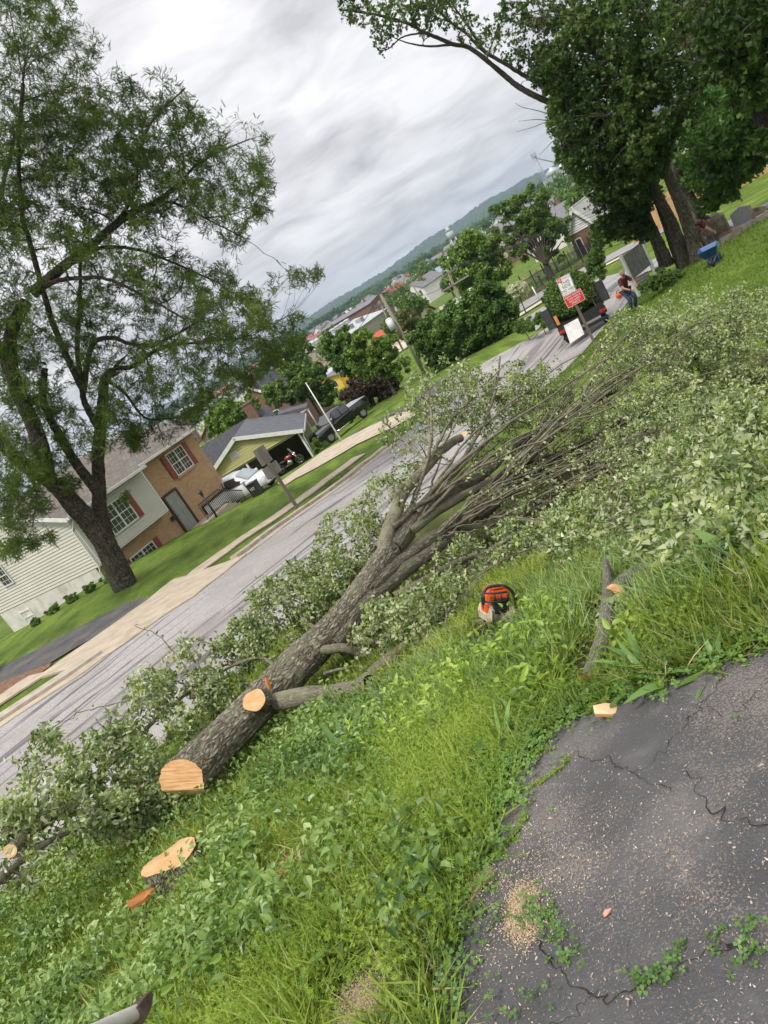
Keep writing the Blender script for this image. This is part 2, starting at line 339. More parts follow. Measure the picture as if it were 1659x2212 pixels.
# ---------------------------------------------------------------- ground, roads
def lawnmat(name, cols, scale, pos=None):
    m, t = nm(name); L = t.links.new
    o = N(t, 'ShaderNodeOutputMaterial'); b = N(t, 'ShaderNodeBsdfPrincipled'); L(b.outputs[0], o.inputs[0]); b.inputs['Roughness'].default_value = .95; b.inputs['Specular IOR Level'].default_value = .15
    tc = N(t, 'ShaderNodeTexCoord')
    n = N(t, 'ShaderNodeTexNoise'); L(tc.outputs['Object'], n.inputs['Vector']); n.inputs['Scale'].default_value = scale; n.inputs['Detail'].default_value = 9; n.inputs['Roughness'].default_value = .68
    r = N(t, 'ShaderNodeValToRGB'); L(n.outputs[0], r.inputs[0]); e = r.color_ramp.elements; k = len(cols); ps = pos or [.3 + .4 * i / (k - 1) for i in range(k)]
    e[0].position = ps[0]; e[1].position = ps[-1]; e[0].color = cols[0] + (1,); e[1].color = cols[-1] + (1,)
    for i in range(1, k - 1): q = e.new(ps[i]); q.color = cols[i] + (1,)
    n2 = N(t, 'ShaderNodeTexNoise'); L(tc.outputs['Object'], n2.inputs['Vector']); n2.inputs['Scale'].default_value = 22; n2.inputs['Detail'].default_value = 6
    mr = N(t, 'ShaderNodeMapRange'); L(n2.outputs[0], mr.inputs[0]); mr.inputs[1].default_value = .3; mr.inputs[2].default_value = .7; mr.inputs[3].default_value = .6; mr.inputs[4].default_value = 1.4
    sm = N(t, 'ShaderNodeVectorMath', operation='SCALE'); n4 = N(t, 'ShaderNodeTexNoise'); q4 = N(t, 'ShaderNodeMapping'); L(tc.outputs['Object'], q4.inputs[0]); q4.inputs['Rotation'].default_value = (0, 0, .6); q4.inputs['Scale'].default_value = (1.6, .35, 1); L(q4.outputs[0], n4.inputs['Vector']); n4.inputs['Scale'].default_value = 1; n4.inputs['Detail'].default_value = 6
    mr4 = N(t, 'ShaderNodeMapRange'); L(n4.outputs[0], mr4.inputs[0]); mr4.inputs[1].default_value = .35; mr4.inputs[2].default_value = .65; mr4.inputs[3].default_value = .7; mr4.inputs[4].default_value = 1.25; mm = N(t, 'ShaderNodeMath', operation='MULTIPLY'); L(mr.outputs[0], mm.inputs[0]); L(mr4.outputs[0], mm.inputs[1])
    ln = N(t, 'ShaderNodeVectorMath', operation='LENGTH'); L(tc.outputs['Object'], ln.inputs[0]); so_ = N(t, 'ShaderNodeMapRange'); L(ln.outputs['Value'], so_.inputs[0]); so_.inputs[1].default_value = 12; so_.inputs[2].default_value = 16; so_.inputs[3].default_value = .85; so_.inputs[4].default_value = 0  # dark soil near the origin; its colour also paints in shade under the plants
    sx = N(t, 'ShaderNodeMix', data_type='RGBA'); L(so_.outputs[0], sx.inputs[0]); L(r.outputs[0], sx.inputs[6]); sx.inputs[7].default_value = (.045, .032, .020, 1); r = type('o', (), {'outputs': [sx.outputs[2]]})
    L(r.outputs[0], sm.inputs[0]); L(mm.outputs[0], sm.inputs['Scale']); L(sm.outputs[0], b.inputs['Base Color'])
    bp = N(t, 'ShaderNodeBump'); bp.inputs['Strength'].default_value = .7; bp.inputs['Distance'].default_value = .04; L(n2.outputs[0], bp.inputs['Height']); L(bp.outputs[0], b.inputs['Normal'])
    return m
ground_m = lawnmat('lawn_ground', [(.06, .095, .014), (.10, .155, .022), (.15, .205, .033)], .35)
def terrain():
    rings = np.r_[0.0, np.geomspace(.35, 6500, 270)]; na = 512
    a = np.linspace(0, 2 * np.pi, na, endpoint=False)
    R, A = np.meshgrid(rings[1:], a, indexing='ij'); x = R * np.sin(A); y = R * np.cos(A); z = H(x, y)
    near = np.clip(1 - (R - 2) / 60, 0, 1)
    z = z + near * (fbm(np.stack([x * 1.3, y * 1.3, x * 0], -1), 3, 5) - .5) * .10
    V = np.r_[[[0, 0, h1(0, 0)]], np.stack([x, y, z], -1).reshape(-1, 3)]
    n = len(rings) - 1
    i, j = np.meshgrid(np.arange(n - 1), np.arange(na), indexing='ij'); j2 = (j + 1) % na
    q = np.stack([1 + i * na + j, 1 + i * na + j2, 1 + (i + 1) * na + j2, 1 + (i + 1) * na + j], -1).reshape(-1, 4)
    j = np.arange(na); t = np.stack([0 * j, 1 + (j + 1) % na, 1 + j], -1)
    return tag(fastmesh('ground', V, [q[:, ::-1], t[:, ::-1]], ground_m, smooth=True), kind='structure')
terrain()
def drape(name, poly, res, off, m, kind='structure', fn=None, skirt=0):
    bm = bmesh.new(); vs = [bm.verts.new((p[0], p[1], 0)) for p in poly]; bm.faces.new(vs)
    xs = [p[0] for p in poly]; ys = [p[1] for p in poly]
    for ax, lo, hi in ((0, min(xs), max(xs)), (1, min(ys), max(ys))):
        k = int((hi - lo) / res)
        for i in range(1, k + 1):
            co = [0, 0, 0]; no = [0, 0, 0]; co[ax] = lo + i * res; no[ax] = 1
            bmesh.ops.bisect_plane(bm, geom=bm.verts[:] + bm.edges[:] + bm.faces[:], plane_co=co, plane_no=no, dist=1e-6)
    if skirt:
        bd = [e for e in bm.edges if len(e.link_faces) == 1]; r = bmesh.ops.extrude_edge_only(bm, edges=bd); lows = {v.index for v in []}
        low = [g for g in r['geom'] if isinstance(g, bmesh.types.BMVert)]
    else: low = []
    bm.verts.index_update(); x = np.array([v.co.x for v in bm.verts]); y = np.array([v.co.y for v in bm.verts]); z = H(x, y) + off
    near = np.clip(1 - (np.hypot(x, y) - 2) / 60, 0, 1)
    if fn is not None: z = z + fn(x, y)
    else: z = z + near * (fbm(np.stack([x * 1.3, y * 1.3, x * 0], -1), 3, 5) - .5) * .10
    for i, v in enumerate(bm.verts): v.co.z = z[i]
    for v in low: v.co.z -= skirt
    bmesh.ops.recalc_face_normals(bm, faces=bm.faces)
    if sum(f.normal.z for f in bm.faces) < 0: bmesh.ops.reverse_faces(bm, faces=bm.faces)
    for f in bm.faces: f.smooth = not skirt
    me = bpy.data.meshes.new(name); bm.to_mesh(me); bm.free()
    return tag(link(name, me, m), kind=kind)
HD = rad(36)                      # heading of the street
hs, nsd = np.array([math.sin(HD), math.cos(HD)]), np.array([math.cos(HD), -math.sin(HD)])
def st(s, o):                     # street coordinates: s metres along from abreast of the sign, o metres right of the far kerb
    p = np.array([-2.8, 28.9]) + hs * s + nsd * o; return (p[0], p[1])
KS = np.array([(-60, -3), (-20, .2), (-14.05, 1.28), (-11.7, 2.3), (-8.8, 3.0), (-7.1, 2.9), (-2.2, 2.04), (5.2, .45), (8, .5), (60, .5)])
def kf(s, o): return st(s, float(np.interp(s, KS[:, 0], KS[:, 1])) + o)      # offset measured from the gently bowed far kerb
def roadmat():
    m, t = nm('road_asphalt'); L = t.links.new
    o = N(t, 'ShaderNodeOutputMaterial'); b = N(t, 'ShaderNodeBsdfPrincipled'); L(b.outputs[0], o.inputs[0]); b.inputs['Roughness'].default_value = .85
    tc = N(t, 'ShaderNodeTexCoord')
    mp = N(t, 'ShaderNodeMapping'); L(tc.outputs['Object'], mp.inputs[0]); mp.inputs['Rotation'].default_value = (0, 0, HD)
    def noise(sx, sy, s, d, dist=0):
        q = N(t, 'ShaderNodeMapping'); L(mp.outputs[0], q.inputs[0]); q.inputs['Scale'].default_value = (sx, sy, 1)
        n = N(t, 'ShaderNodeTexNoise'); L(q.outputs[0], n.inputs['Vector']); n.inputs['Scale'].default_value = s; n.inputs['Detail'].default_value = d; n.inputs['Distortion'].default_value = dist
        return n.outputs[0]
    base = N(t, 'ShaderNodeValToRGB'); L(noise(1, 1, 45, 3), base.inputs[0]); e = base.color_ramp.elements
    e[0].position = .38; e[0].color = (.17, .16, .155, 1); e[1].position = .62; e[1].color = (.50, .475, .46, 1)
    def stain(prev, fac, lo, hi, col, amt):
        mr = N(t, 'ShaderNodeMapRange'); L(fac, mr.inputs[0]); mr.inputs[1].default_value = lo; mr.inputs[2].default_value = hi; mr.inputs[4].default_value = amt
        mi = N(t, 'ShaderNodeMix', data_type='RGBA'); L(mr.outputs[0], mi.inputs[0]); L(prev, mi.inputs[6]); mi.inputs[7].default_value = col + (1,); return mi.outputs[2]
    c = stain(base.outputs[0], noise(1, 1, .35, 4), .42, .62, (.24, .215, .19), .7)
    c = stain(c, noise(2.4, .09, 1.0, 6, .8), .565, .60, (.09, .08, .09), .85)      # tar seams that run with the street
    c = stain(c, noise(.9, .05, .8, 5, 1.2), .58, .64, (.13, .12, .13), .75)
    c = stain(c, noise(1, 1, 1.2, 6, 1.5), .69, .70, (.10, .09, .095), .6)
    L(c, b.inputs['Base Color'])
    bp = N(t, 'ShaderNodeBump'); bp.inputs['Strength'].default_value = .35; bp.inputs['Distance'].default_value = .006; L(noise(1, 1, 70, 3), bp.inputs['Height']); L(bp.outputs[0], b.inputs['Normal'])
    return m
road_m = roadmat()
# road: from far left to the junction beyond the truck
road_poly = [kf(s_, -.02) for s_ in (-60, -30, -20, -14, -12, -10, -9, -8, -7, -5, -2, 2, 5.2, 8, 12)] + [st(16, .2), st(19.5, 4.5), st(21.5, 8), st(21.5, 10.9), st(12, 11), st(-12, 11), st(-25, 11.4), st(-60, 12.5)]
drape('road', road_poly, .8, .035, road_m)
conc2 = mat('kerb_concrete', [(.28, .235, .18), (.40, .35, .28), (.47, .42, .35)], .9, 3, 8, bump=.3, bscale=50)
def strip(name, s0, s1, o0, o1, off, m, skirt=0, res=.8, kind='structure'):
    k = max(2, int(abs(s1 - s0) / 1.2)); a = [kf(s0 + (s1 - s0) * i / k, o0) for i in range(k + 1)]; b = [kf(s0 + (s1 - s0) * i / k, o1) for i in range(k + 1)][::-1]
    return drape(name, a + b, res, off, m, kind, skirt=skirt)
strip('kerb', -60, -11.3, -1.25, -.45, .14, conc2, skirt=.13)
strip('gutter', -60, -11.3, -.45, .12, .06, concrete, skirt=.04)
strip('driveway_apron', -11.6, -6.2, -3.35, .10, .07, concrete, skirt=.06)
strip('kerb', -6.2, 7.5, -.62, -.28, .16, conc2, skirt=.14)
strip('gutter', -6.2, 7.5, -.28, .15, .06, conc2, skirt=.04)
strip('sidewalk', -60, -11.3, -4.1, -2.9, .07, concrete, skirt=.05)
strip('sidewalk', -6.2, 8.0, -2.75, -1.95, .07, concrete, skirt=.05)
asph2 = mat('worn_asphalt', [(.045, .045, .047), (.085, .083, .082), (.14, .12, .105)], .92, 1.2, 8, bump=.4, bscale=60)
dirt = mat('bare_dirt', [(.11, .055, .032), (.19, .10, .06), (.26, .16, .10)], .95, 7, 8, bump=.8, bscale=30, bdist=.03)
# left: an asphalt pull-in beside the lawn, red dirt at its edge, then the concrete walk
def strip2(name, pts, m, off, res=.5, kind='structure', skirt=0): return drape(name, [tuple(p[:2]) for p in pts], res, off, m, kind, skirt=skirt)
strip2('driveway', [G(-60, 1512), G(0, 1482), G(113, 1432), G(182, 1391), G(272, 1341), G(356, 1282), G(318, 1292), G(272, 1305), G(195, 1346), G(136, 1378), G(54, 1418), G(0, 1444), G(-60, 1474)], asph2, .05)
strip2('dirt_patch', [G(-70, 1560), G(0, 1514), G(50, 1486), G(110, 1443), G(113, 1434), G(60, 1456), G(0, 1481), G(-70, 1512)], dirt, .065, res=.3)
# concrete drives running from the walk to the carport and along to the apron
strip2('driveway', [G(600, 1045), G(700, 975), G(800, 922), G(880, 888), G(905, 896), G(880, 908), G(850, 925), G(770, 962), G(700, 1003), G(640, 1035), G(612, 1052)], concrete, .05)
strip2('side_street', [G(700, 985), G(760, 938), G(870, 880), G(980, 800), G(1000, 812), G(905, 880), G(800, 915), G(740, 955)], asph2, .03)
lane_m = mat('lane_asphalt', [(.16, .16, .16), (.27, .265, .26), (.34, .33, .32)], .9, .9, 8, bump=.2, bscale=30)
strip2('cemetery_lane', [G(1130, 690), G(1200, 650), G(1290, 605), G(1370, 583), G(1440, 548), G(1560, 486), G(1750, 392), G(1750, 412), G(1560, 502), G(1440, 570), G(1390, 594), G(1330, 628), G(1240, 655), G(1200, 672), G(1160, 716)], lane_m, .06)
strip2('back_street', [G(1090, 680), G(1130, 655), G(1190, 618), G(1262, 578), G(1300, 560), G(1450, 480), G(1450, 494), G(1300, 574), G(1262, 592), G(1190, 634), G(1135, 668), G(1095, 694)], lane_m, .06)
tanpath = mat('pale_walk', [(.42, .37, .29), (.55, .50, .41)], .9, 2)
strip2('path', [G(1095, 697), G(1135, 672), G(1190, 638), G(1262, 596), G(1340, 556), G(1340, 560), G(1262, 601), G(1190, 643), G(1137, 677), G(1097, 702)], tanpath, .07)
# near asphalt apron beside the camera
def drivemat():
    m, t = nm('cracked_asphalt'); L = t.links.new
    o = N(t, 'ShaderNodeOutputMaterial'); b = N(t, 'ShaderNodeBsdfPrincipled'); L(b.outputs[0], o.inputs[0]); b.inputs['Roughness'].default_value = .7; b.inputs['Specular IOR Level'].default_value = .35
    tc = N(t, 'ShaderNodeTexCoord')
    def noise(s, d, dist=0, r=.6):
        n = N(t, 'ShaderNodeTexNoise'); L(tc.outputs['Object'], n.inputs['Vector']); n.inputs['Scale'].default_value = s; n.inputs['Detail'].default_value = d; n.inputs['Distortion'].default_value = dist; n.inputs['Roughness'].default_value = r
        return n.outputs[0]
    r = N(t, 'ShaderNodeValToRGB'); L(noise(3.2, 8, .4), r.inputs[0]); e = r.color_ramp.elements
    e[0].position = .3; e[0].color = (.058, .058, .059, 1); e[1].position = .7; e[1].color = (.135, .13, .126, 1); q = e.new(.52); q.color = (.080, .079, .080, 1)
    def over(prev, fac, lo, hi, col, amt):
        mr = N(t, 'ShaderNodeMapRange'); L(fac, mr.inputs[0]); mr.inputs[1].default_value = lo; mr.inputs[2].default_value = hi; mr.inputs[4].default_value = amt
        mi = N(t, 'ShaderNodeMix', data_type='RGBA'); L(mr.outputs[0], mi.inputs[0]); L(prev, mi.inputs[6]); mi.inputs[7].default_value = col + (1,); return mi.outputs[2]
    # sandy grit where the wash has left it
    a = N(t, 'ShaderNodeMath', operation='MULTIPLY'); L(noise(2.1, 5), a.inputs[0]); L(noise(150, 2), a.inputs[1])
    g2 = N(t, 'ShaderNodeMath', operation='MULTIPLY'); L(noise(1.1, 3), g2.inputs[0]); L(noise(420, 2), g2.inputs[1])
    c = over(r.outputs[0], g2.outputs[0], .25, .31, (.16, .15, .15), .7)
    c = over(c, a.outputs[0], .285, .33, (.30, .25, .21), .5)
    L(c, b.inputs['Base Color'])
    bp = N(t, 'ShaderNodeBump'); bp.inputs['Strength'].default_value = 1; bp.inputs['Distance'].default_value = .007; L(noise(120, 5), bp.inputs['Height']); L(bp.outputs[0], b.inputs['Normal'])
    return m
drive_m = drivemat()
edge_px = [(1030, 2500), (975, 2212), (985, 2120), (1005, 2020), (1040, 1930), (1085, 1840), (1095, 1760), (1100, 1715), (1125, 1672), (1160, 1645), (1195, 1612), (1262, 1565), (1330, 1535),
           (1400, 1512), (1470, 1496), (1560, 1458), (1659, 1428), (1800, 1380)]
EDGE = []
for i in range(len(edge_px) - 1):
    for k in range(4):
        t_ = k / 4; px = edge_px[i][0] * (1 - t_) + edge_px[i + 1][0] * t_; py = edge_px[i][1] * (1 - t_) + edge_px[i + 1][1] * t_
        g = G(px, py); EDGE.append((g[0] + random.Random(i * 9 + k).uniform(-.015, .015), g[1] + random.Random(i * 7 + k).uniform(-.015, .015)))
DRIVE = EDGE + [(4.5, 1.5), (5, -4), (-1.2, -4), (-.9, -.5)]
# cracks: polylines on the ground; geometry dips along them
CRACKS = []
for pl in ([(1075, 2040), (1120, 1990), (1180, 2080), (1230, 2125), (1310, 2180), (1345, 2195), (1430, 2160), (1560, 2110), (1659, 2085)], [(1310, 2180), (1255, 2230), (1190, 2290)],
           [(1390, 1700), (1450, 1660), (1500, 1590), (1530, 1560), (1570, 1510), (1600, 1455)], [(1530, 1560), (1600, 1580), (1640, 1540), (1700, 1500)], [(1180, 1690), (1260, 1655), (1330, 1680), (1390, 1700), (1480, 1760)],
           [(1500, 1700), (1560, 1780), (1640, 1820), (1700, 1830)]):
    q = []
    for i in range(len(pl) - 1):
        for k in range(7):
            t_ = k / 7; g = G(pl[i][0] * (1 - t_) + pl[i + 1][0] * t_, pl[i][1] * (1 - t_) + pl[i + 1][1] * t_); q.append(g[:2])
    q = np.array(q); rr = np.random.RandomState(len(CRACKS)); q[1:-1] += rr.normal(0, .009, q[1:-1].shape); CRACKS.append(q)
def crackdist(x, y):
    d = np.full(x.shape, 9.0)
    for q in CRACKS:
        for a, b in zip(q[:-1], q[1:]):
            ab = b - a; t_ = np.clip(((x - a[0]) * ab[0] + (y - a[1]) * ab[1]) / (ab @ ab + 1e-9), 0, 1)
            d = np.minimum(d, np.hypot(x - a[0] - ab[0] * t_, y - a[1] - ab[1] * t_))
    return d
def inpoly(x, y, poly):
    c = np.zeros(x.shape, bool); n = len(poly)
    for i in range(n):
        x1, y1 = poly[i]; x2, y2 = poly[(i + 1) % n]
        m = ((y1 > y) != (y2 > y)) & (x < (x2 - x1) * (y - y1) / (y2 - y1 + 1e-12) + x1); c ^= m
    return c
def drivefn(x, y):
    z = (fbm(np.stack([x * 1.3, y * 1.3, x * 0], -1), 3, 5) - .5) * .010 + .058
    wv = .006 + .007 * vnoise(np.stack([x * 8, y * 8, x * 0], -1), 3)
    return z
drape('asphalt_apron', DRIVE, .04, .0, drive_m, fn=drivefn)
crack_m = mat('crack_dirt', [(.006, .005, .005), (.018, .014, .012), (.05, .035, .025)], 1, 60, 4)
def cracks():
    V, f = [], []
    for ci, q in enumerate(CRACKS):
        L = np.r_[0, np.cumsum(vl2(np.diff(q, axis=0)))]; n = int(L[-1] / .012); s = np.linspace(0, L[-1], n); p = np.stack([np.interp(s, L, q[:, k]) for k in (0, 1)], 1)
        w_ = np.stack([s * 9, s * 0 + ci * 7, s * 0], -1); p = p + (np.stack([vnoise(w_ * 3, 1), vnoise(w_ * 3, 2)], 1) - .5) * .022 + (np.stack([vnoise(w_ * 12, 1), vnoise(w_ * 12, 2)], 1) - .5) * .004
        d = np.gradient(p, axis=0); d /= np.maximum(np.hypot(d[:, 0], d[:, 1]), 1e-9)[:, None]; nn = np.stack([-d[:, 1], d[:, 0]], 1)
        wd = (.0006 + .0024 * vnoise(w_ * 2.5, 4) ** 2.2)[:, None] * (1.3 if ci == 0 else .8); b = sum(len(v) for v in V)
        q3 = lambda a: np.c_[a, H(a[:, 0], a[:, 1]) + (fbm(np.c_[a * 1.3, a[:, 0] * 0], 3, 5) - .5) * .010 + .0615]
        V.append(np.stack([q3(p - nn * wd), q3(p + nn * wd)], 1).reshape(-1, 3)); f += [(b + 2 * i, b + 2 * i + 2, b + 2 * i + 3, b + 2 * i + 1) for i in range(n - 1) if wd[i, 0] > .0001]
    tag(fastmesh('asphalt_cracks', np.vstack(V), np.array(f), crack_m), kind='structure')
vl2 = lambda a: np.hypot(a[:, 0], a[:, 1])
cracks()
# ---------------------------------------------------------------- plants: skeleton growth and leaf scattering
def vlen(a): return np.linalg.norm(a, axis=-1)
def unit(a): return a / np.maximum(vlen(a)[..., None], 1e-9)
def smooth(pts, k=6):             # Catmull-Rom through points (n,3)
    p = np.asarray(pts, float); p = np.vstack([2 * p[0] - p[1], p, 2 * p[-1] - p[-2]]); out = []
    for i in range(1, len(p) - 2):
        for j in range(k):
            t = j / k; a, b, c, d = p[i - 1], p[i], p[i + 1], p[i + 2]
            out.append(.5 * (2 * b + (c - a) * t + (2 * a - 5 * b + 4 * c - d) * t * t + (3 * b - a - 3 * c + d) * t ** 3))
    out.append(p[-2]); return np.array(out)
class Skel:
    def __init__(s, seed=0): s.nodes = np.zeros((0, 3)); s.dirs = np.zeros((0, 3)); s.rad = np.zeros(0); s.paths = []; s.rg = np.random.RandomState(seed)
    def add(s, pts, r0, r1, lvl=0, jit=0, power=1.0):
        pts = np.array(pts, float)
        if jit and len(pts) > 2: pts[1:-1] += s.rg.normal(0, jit, pts[1:-1].shape)
        n = len(pts); t = np.linspace(0, 1, n) ** power
        rs = r0 + (r1 - r0) * t; s.paths.append((pts, rs, lvl))
        d = unit(np.gradient(pts, axis=0)); s.nodes = np.vstack([s.nodes, pts]); s.dirs = np.vstack([s.dirs, d]); s.rad = np.r_[s.rad, rs]
    def grow(s, targets, ratio=.6, rmax=.1, rmin=.01, lvl=1, jit=.05, n=7, droop=0, maxlen=99, minr=0, back=.25, out=.5):
        # each target is reached by a curved branch from the nearest suitable node
        cand = s.nodes; order = np.argsort([np.min(vlen(cand - t)) for t in targets])
        for i in order:
            T = targets[i]; v = T - s.nodes; dist = vlen(v); cosv = np.einsum('ij,ij->i', v, s.dirs) / (dist + 1e-9)
            cost = dist * (1 + back * (1 - cosv)) + (s.rad < minr) * 1e3
            j = int(np.argmin(cost)); dd = dist[j]
            if dd > maxlen or dd < .02: continue
            a = s.nodes[j]; mid = a + s.dirs[j] * dd * out * .55 + (T - a) * .22; r0 = min(rmax, s.rad[j] * ratio)
            t = np.linspace(0, 1, n)[:, None]; pts = a * (1 - t) ** 2 + 2 * mid * t * (1 - t) + T * t * t
            pts[:, 2] -= droop * dd * (t[:, 0] ** 2)
            pts[1:] += np.cumsum(s.rg.normal(0, jit * dd / n ** .5 * .5, (n - 1, 3)), 0) * .6
            s.add(pts, r0, max(min(rmin, r0 * .7), r0 * .25), lvl)
    def mesh(s, name, m, parent=None, lo=0, hi=99, sides=6, nearsides=None):
        return tubes(name, [(p, r) for p, r, l in s.paths if lo <= l <= hi], sides, m, parent)
    def pts(s, lvl, per, a=.25, b=1.0):
        ps = [(p, r) for p, r, l in s.paths if l in (lvl if isinstance(lvl, (list, tuple)) else [lvl])]
        O, D = [], []
        for p, r in ps:
            L = vlen(np.diff(p, axis=0)).sum(); k = per if per >= 1 else 1
            if per < 0: k = max(1, int(-per * L))
            t = s.rg.uniform(a, b, int(k)) * (len(p) - 1); i = np.minimum(t.astype(int), len(p) - 2); f = (t - i)[:, None]
            O.append(p[i] * (1 - f) + p[i + 1] * f); D.append(unit(p[i + 1] - p[i]))
        return np.vstack(O), np.vstack(D)
def tubes(name, paths, sides, m, parent=None, cap=True):
    V, Fq, UV = [], [], []; b = 0; TR = []
    a = np.linspace(0, 2 * np.pi, sides, endpoint=False); ca, sa = np.cos(a), np.sin(a)
    for p, r in paths:
        n = len(p); T = unit(np.gradient(p, axis=0)); ref = np.array([0.31, .17, .94]) if abs(T[0][2]) < .8 else np.array([1., .2, 0])
        U = unit(np.cross(T, ref)); W = np.cross(T, U)
        ring = p[:, None] + (U[:, None] * ca[None, :, None] + W[:, None] * sa[None, :, None]) * np.asarray(r)[:, None, None]
        V.append(ring.reshape(-1, 3)); L = np.r_[0, np.cumsum(vlen(np.diff(p, axis=0)))]
        UV.append(np.stack([np.broadcast_to(a[None] * max(np.mean(r), .01), (n, sides)), np.broadcast_to(L[:, None], (n, sides))], -1).reshape(-1, 2))
        i, j = np.meshgrid(np.arange(n - 1), np.arange(sides), indexing='ij'); j2 = (j + 1) % sides
        Fq.append(b + np.stack([i * sides + j, i * sides + j2, (i + 1) * sides + j2, (i + 1) * sides + j], -1).reshape(-1, 4)); b += n * sides
    return fastmesh(name, np.vstack(V), np.vstack(Fq), m, parent, smooth=True, uv=np.vstack(UV))
def frames(n, rg, up=None, upw=.5, fwd=None, fw=.5):
    # random frames: x along the leaf, z its normal
    x = unit(rg.normal(0, 1, (n, 3)))
    if fwd is not None: x = unit(x * (1 - fw) + fwd * fw)
    z = unit(rg.normal(0, 1, (n, 3)))
    if up is not None: z = unit(z * (1 - upw) + np.asarray(up) * upw)
    y = unit(np.cross(z, x)); z = np.cross(x, y); return np.stack([x, y, z], 2)
def scatter(name, tmpls, pos, fr, scl, m, parent=None, rg=None, smooth=False, mi=None):
    rg = rg or np.random.RandomState(1); which = rg.randint(0, len(tmpls), len(pos)); V, Fs, b = [], {}, 0; MI = {}
    scl = np.broadcast_to(np.asarray(scl, float), (len(pos),)) if np.ndim(scl) < 2 else scl
    for k, (tv, tf) in enumerate(tmpls):
        s = np.where(which == k)[0]
        if not len(s): continue
        tv = np.asarray(tv, float)
        sc3 = scl[s][:, None, None] if np.ndim(scl) == 1 else scl[s][:, None, :]
        v = np.einsum('nij,nkj->nki', fr[s], np.broadcast_to(tv[None], (len(s),) + tv.shape) * sc3) + pos[s][:, None]
        V.append(v.reshape(-1, 3)); off = b + np.arange(len(s))[:, None] * len(tv)
        for f in tf: Fs.setdefault(len(f), []).append(off + np.array(f)[None])
        b += len(s) * len(tv)
    return fastmesh(name, np.vstack(V), [np.vstack(v) for v in Fs.values()], m, parent, smooth=smooth)
# leaf templates (unit length along x)
def ovate(wd=.7, fold=.12, curl=.15, stalk=.3, tip=1.0):
    o = stalk
    v = [(0, -.012, 0), (0, .012, 0), (o, 0, .02)]
    xs = [.12, .38, .7]; ws = [.36, .5, .3]
    v += [(o + x * 1.0, -w * wd, fold * w * 2 - curl * x * x) for x, w in zip(xs, ws)]
    v += [(o + x, w * wd, fold * w * 2 - curl * x * x) for x, w in zip(xs, ws)]
    v += [(o + x, 0, -curl * x * x) for x in xs] + [(o + tip, 0, -curl)]
    f = [(0, 2, 1), (2, 3, 9), (2, 9, 6), (3, 4, 10, 9), (9, 10, 7, 6), (4, 5, 11, 10), (10, 11, 8, 7), (5, 12, 11), (11, 12, 8)]
    return v, f
def lowleaf(wd=.55, curl=.15):
    return [(0, 0, 0), (.4, -wd / 2, .08 - curl * .1), (.4, wd / 2, .08), (1, 0, -curl), (.45, 0, -.03)], [(0, 1, 4), (0, 4, 2), (1, 3, 4), (4, 3, 2)]
def maple():
    out = [(0, 0)]; an = [-140, -95, -70, -48, -28, 0, 28, 48, 70, 95, 140]; rr = [.42, .78, .38, .95, .45, 1.1, .45, .95, .38, .78, .42]
    v = [(0.0, 0, 0)] + [(.15 + r * .62 * math.cos(rad(a)), r * .62 * math.sin(rad(a)), -.16 * r * r) for a, r in zip(an, rr)]
    return v, [(0, i, i + 1) for i in range(1, 11)]
def pinnate(k=7, wd=.16):         # honey-locust leaf: a curved rachis with paired leaflets
    v, f = [], []
    for i in range(k):
        x = .12 + .88 * i / (k - 1); z = -.35 * x * x; l = wd * (1.1 - .5 * abs(x - .5)); b = len(v)
        v += [(x - .05, 0, z), (x + .045, l, z - .05), (x + .07, l * .2, z), (x + .045, -l, z - .05)]
        f += [(b, b + 1, b + 2), (b, b + 2, b + 3)]
    b = len(v); v += [(0, -.008, 0), (0, .008, 0), (1, 0, -.35), (.5, .01, -.09)]; f += [(b, b + 2, b + 3, b + 1)]
    return v, f
def blade(wd=.05, bend=.5, k=3):
    v, f = [], []
    for i in range(k):
        t = i / k; v += [(bend * t * t, -wd * (1 - t * .6), t * (1 - bend * .35 * t)), (bend * t * t, wd * (1 - t * .6), t * (1 - bend * .35 * t))]
    v.append((bend, 0, 1 - bend * .35)); f = [(2 * i, 2 * i + 1, 2 * i + 3, 2 * i + 2) for i in range(k - 1)] + [(2 * k - 2, 2 * k - 1, 2 * k)]
    return v, f
def blobpts(blobs, n, rg, shell=0.0, flat=1.0):
    # blobs: (px, py, d, rpx[, rdepth_m]); points spread through them by volume-ish share
    wts = np.array([b[3] ** 2 * (b[5] if len(b) > 5 else 1) for b in blobs], float); wts /= wts.sum(); idx = rg.choice(len(blobs), n, p=wts); out = []
    for i in idx:
        b = blobs[i]; c = P(b[0], b[1], b[2]); dist = np.linalg.norm(c); r = b[3] / F * (c @ FW); rdp = b[4] if len(b) > 4 else r
        q = unit(rg.normal(0, 1, 3)) * rg.uniform(shell, 1) ** (1 / 2.6)
        lat = unit(np.array([c[1], -c[0], 0.0])); dep = unit(np.array([c[0], c[1], 0])); out.append(c + lat * q[0] * r + dep * q[1] * rdp + np.array([0, 0, 1]) * q[2] * r * flat)
    return np.array(out)
def upframes(n, rg, tilt=.35):    # frames standing up: z up, x a random heading
    a = rg.uniform(0, 2 * np.pi, n); z = unit(np.stack([rg.normal(0, tilt, n), rg.normal(0, tilt, n), np.ones(n)], 1))
    x = np.stack([np.cos(a), np.sin(a), 0 * a], 1); x = unit(x - z * np.einsum('ij,ij->i', x, z)[:, None]); return np.stack([x, np.cross(z, x), z], 2)
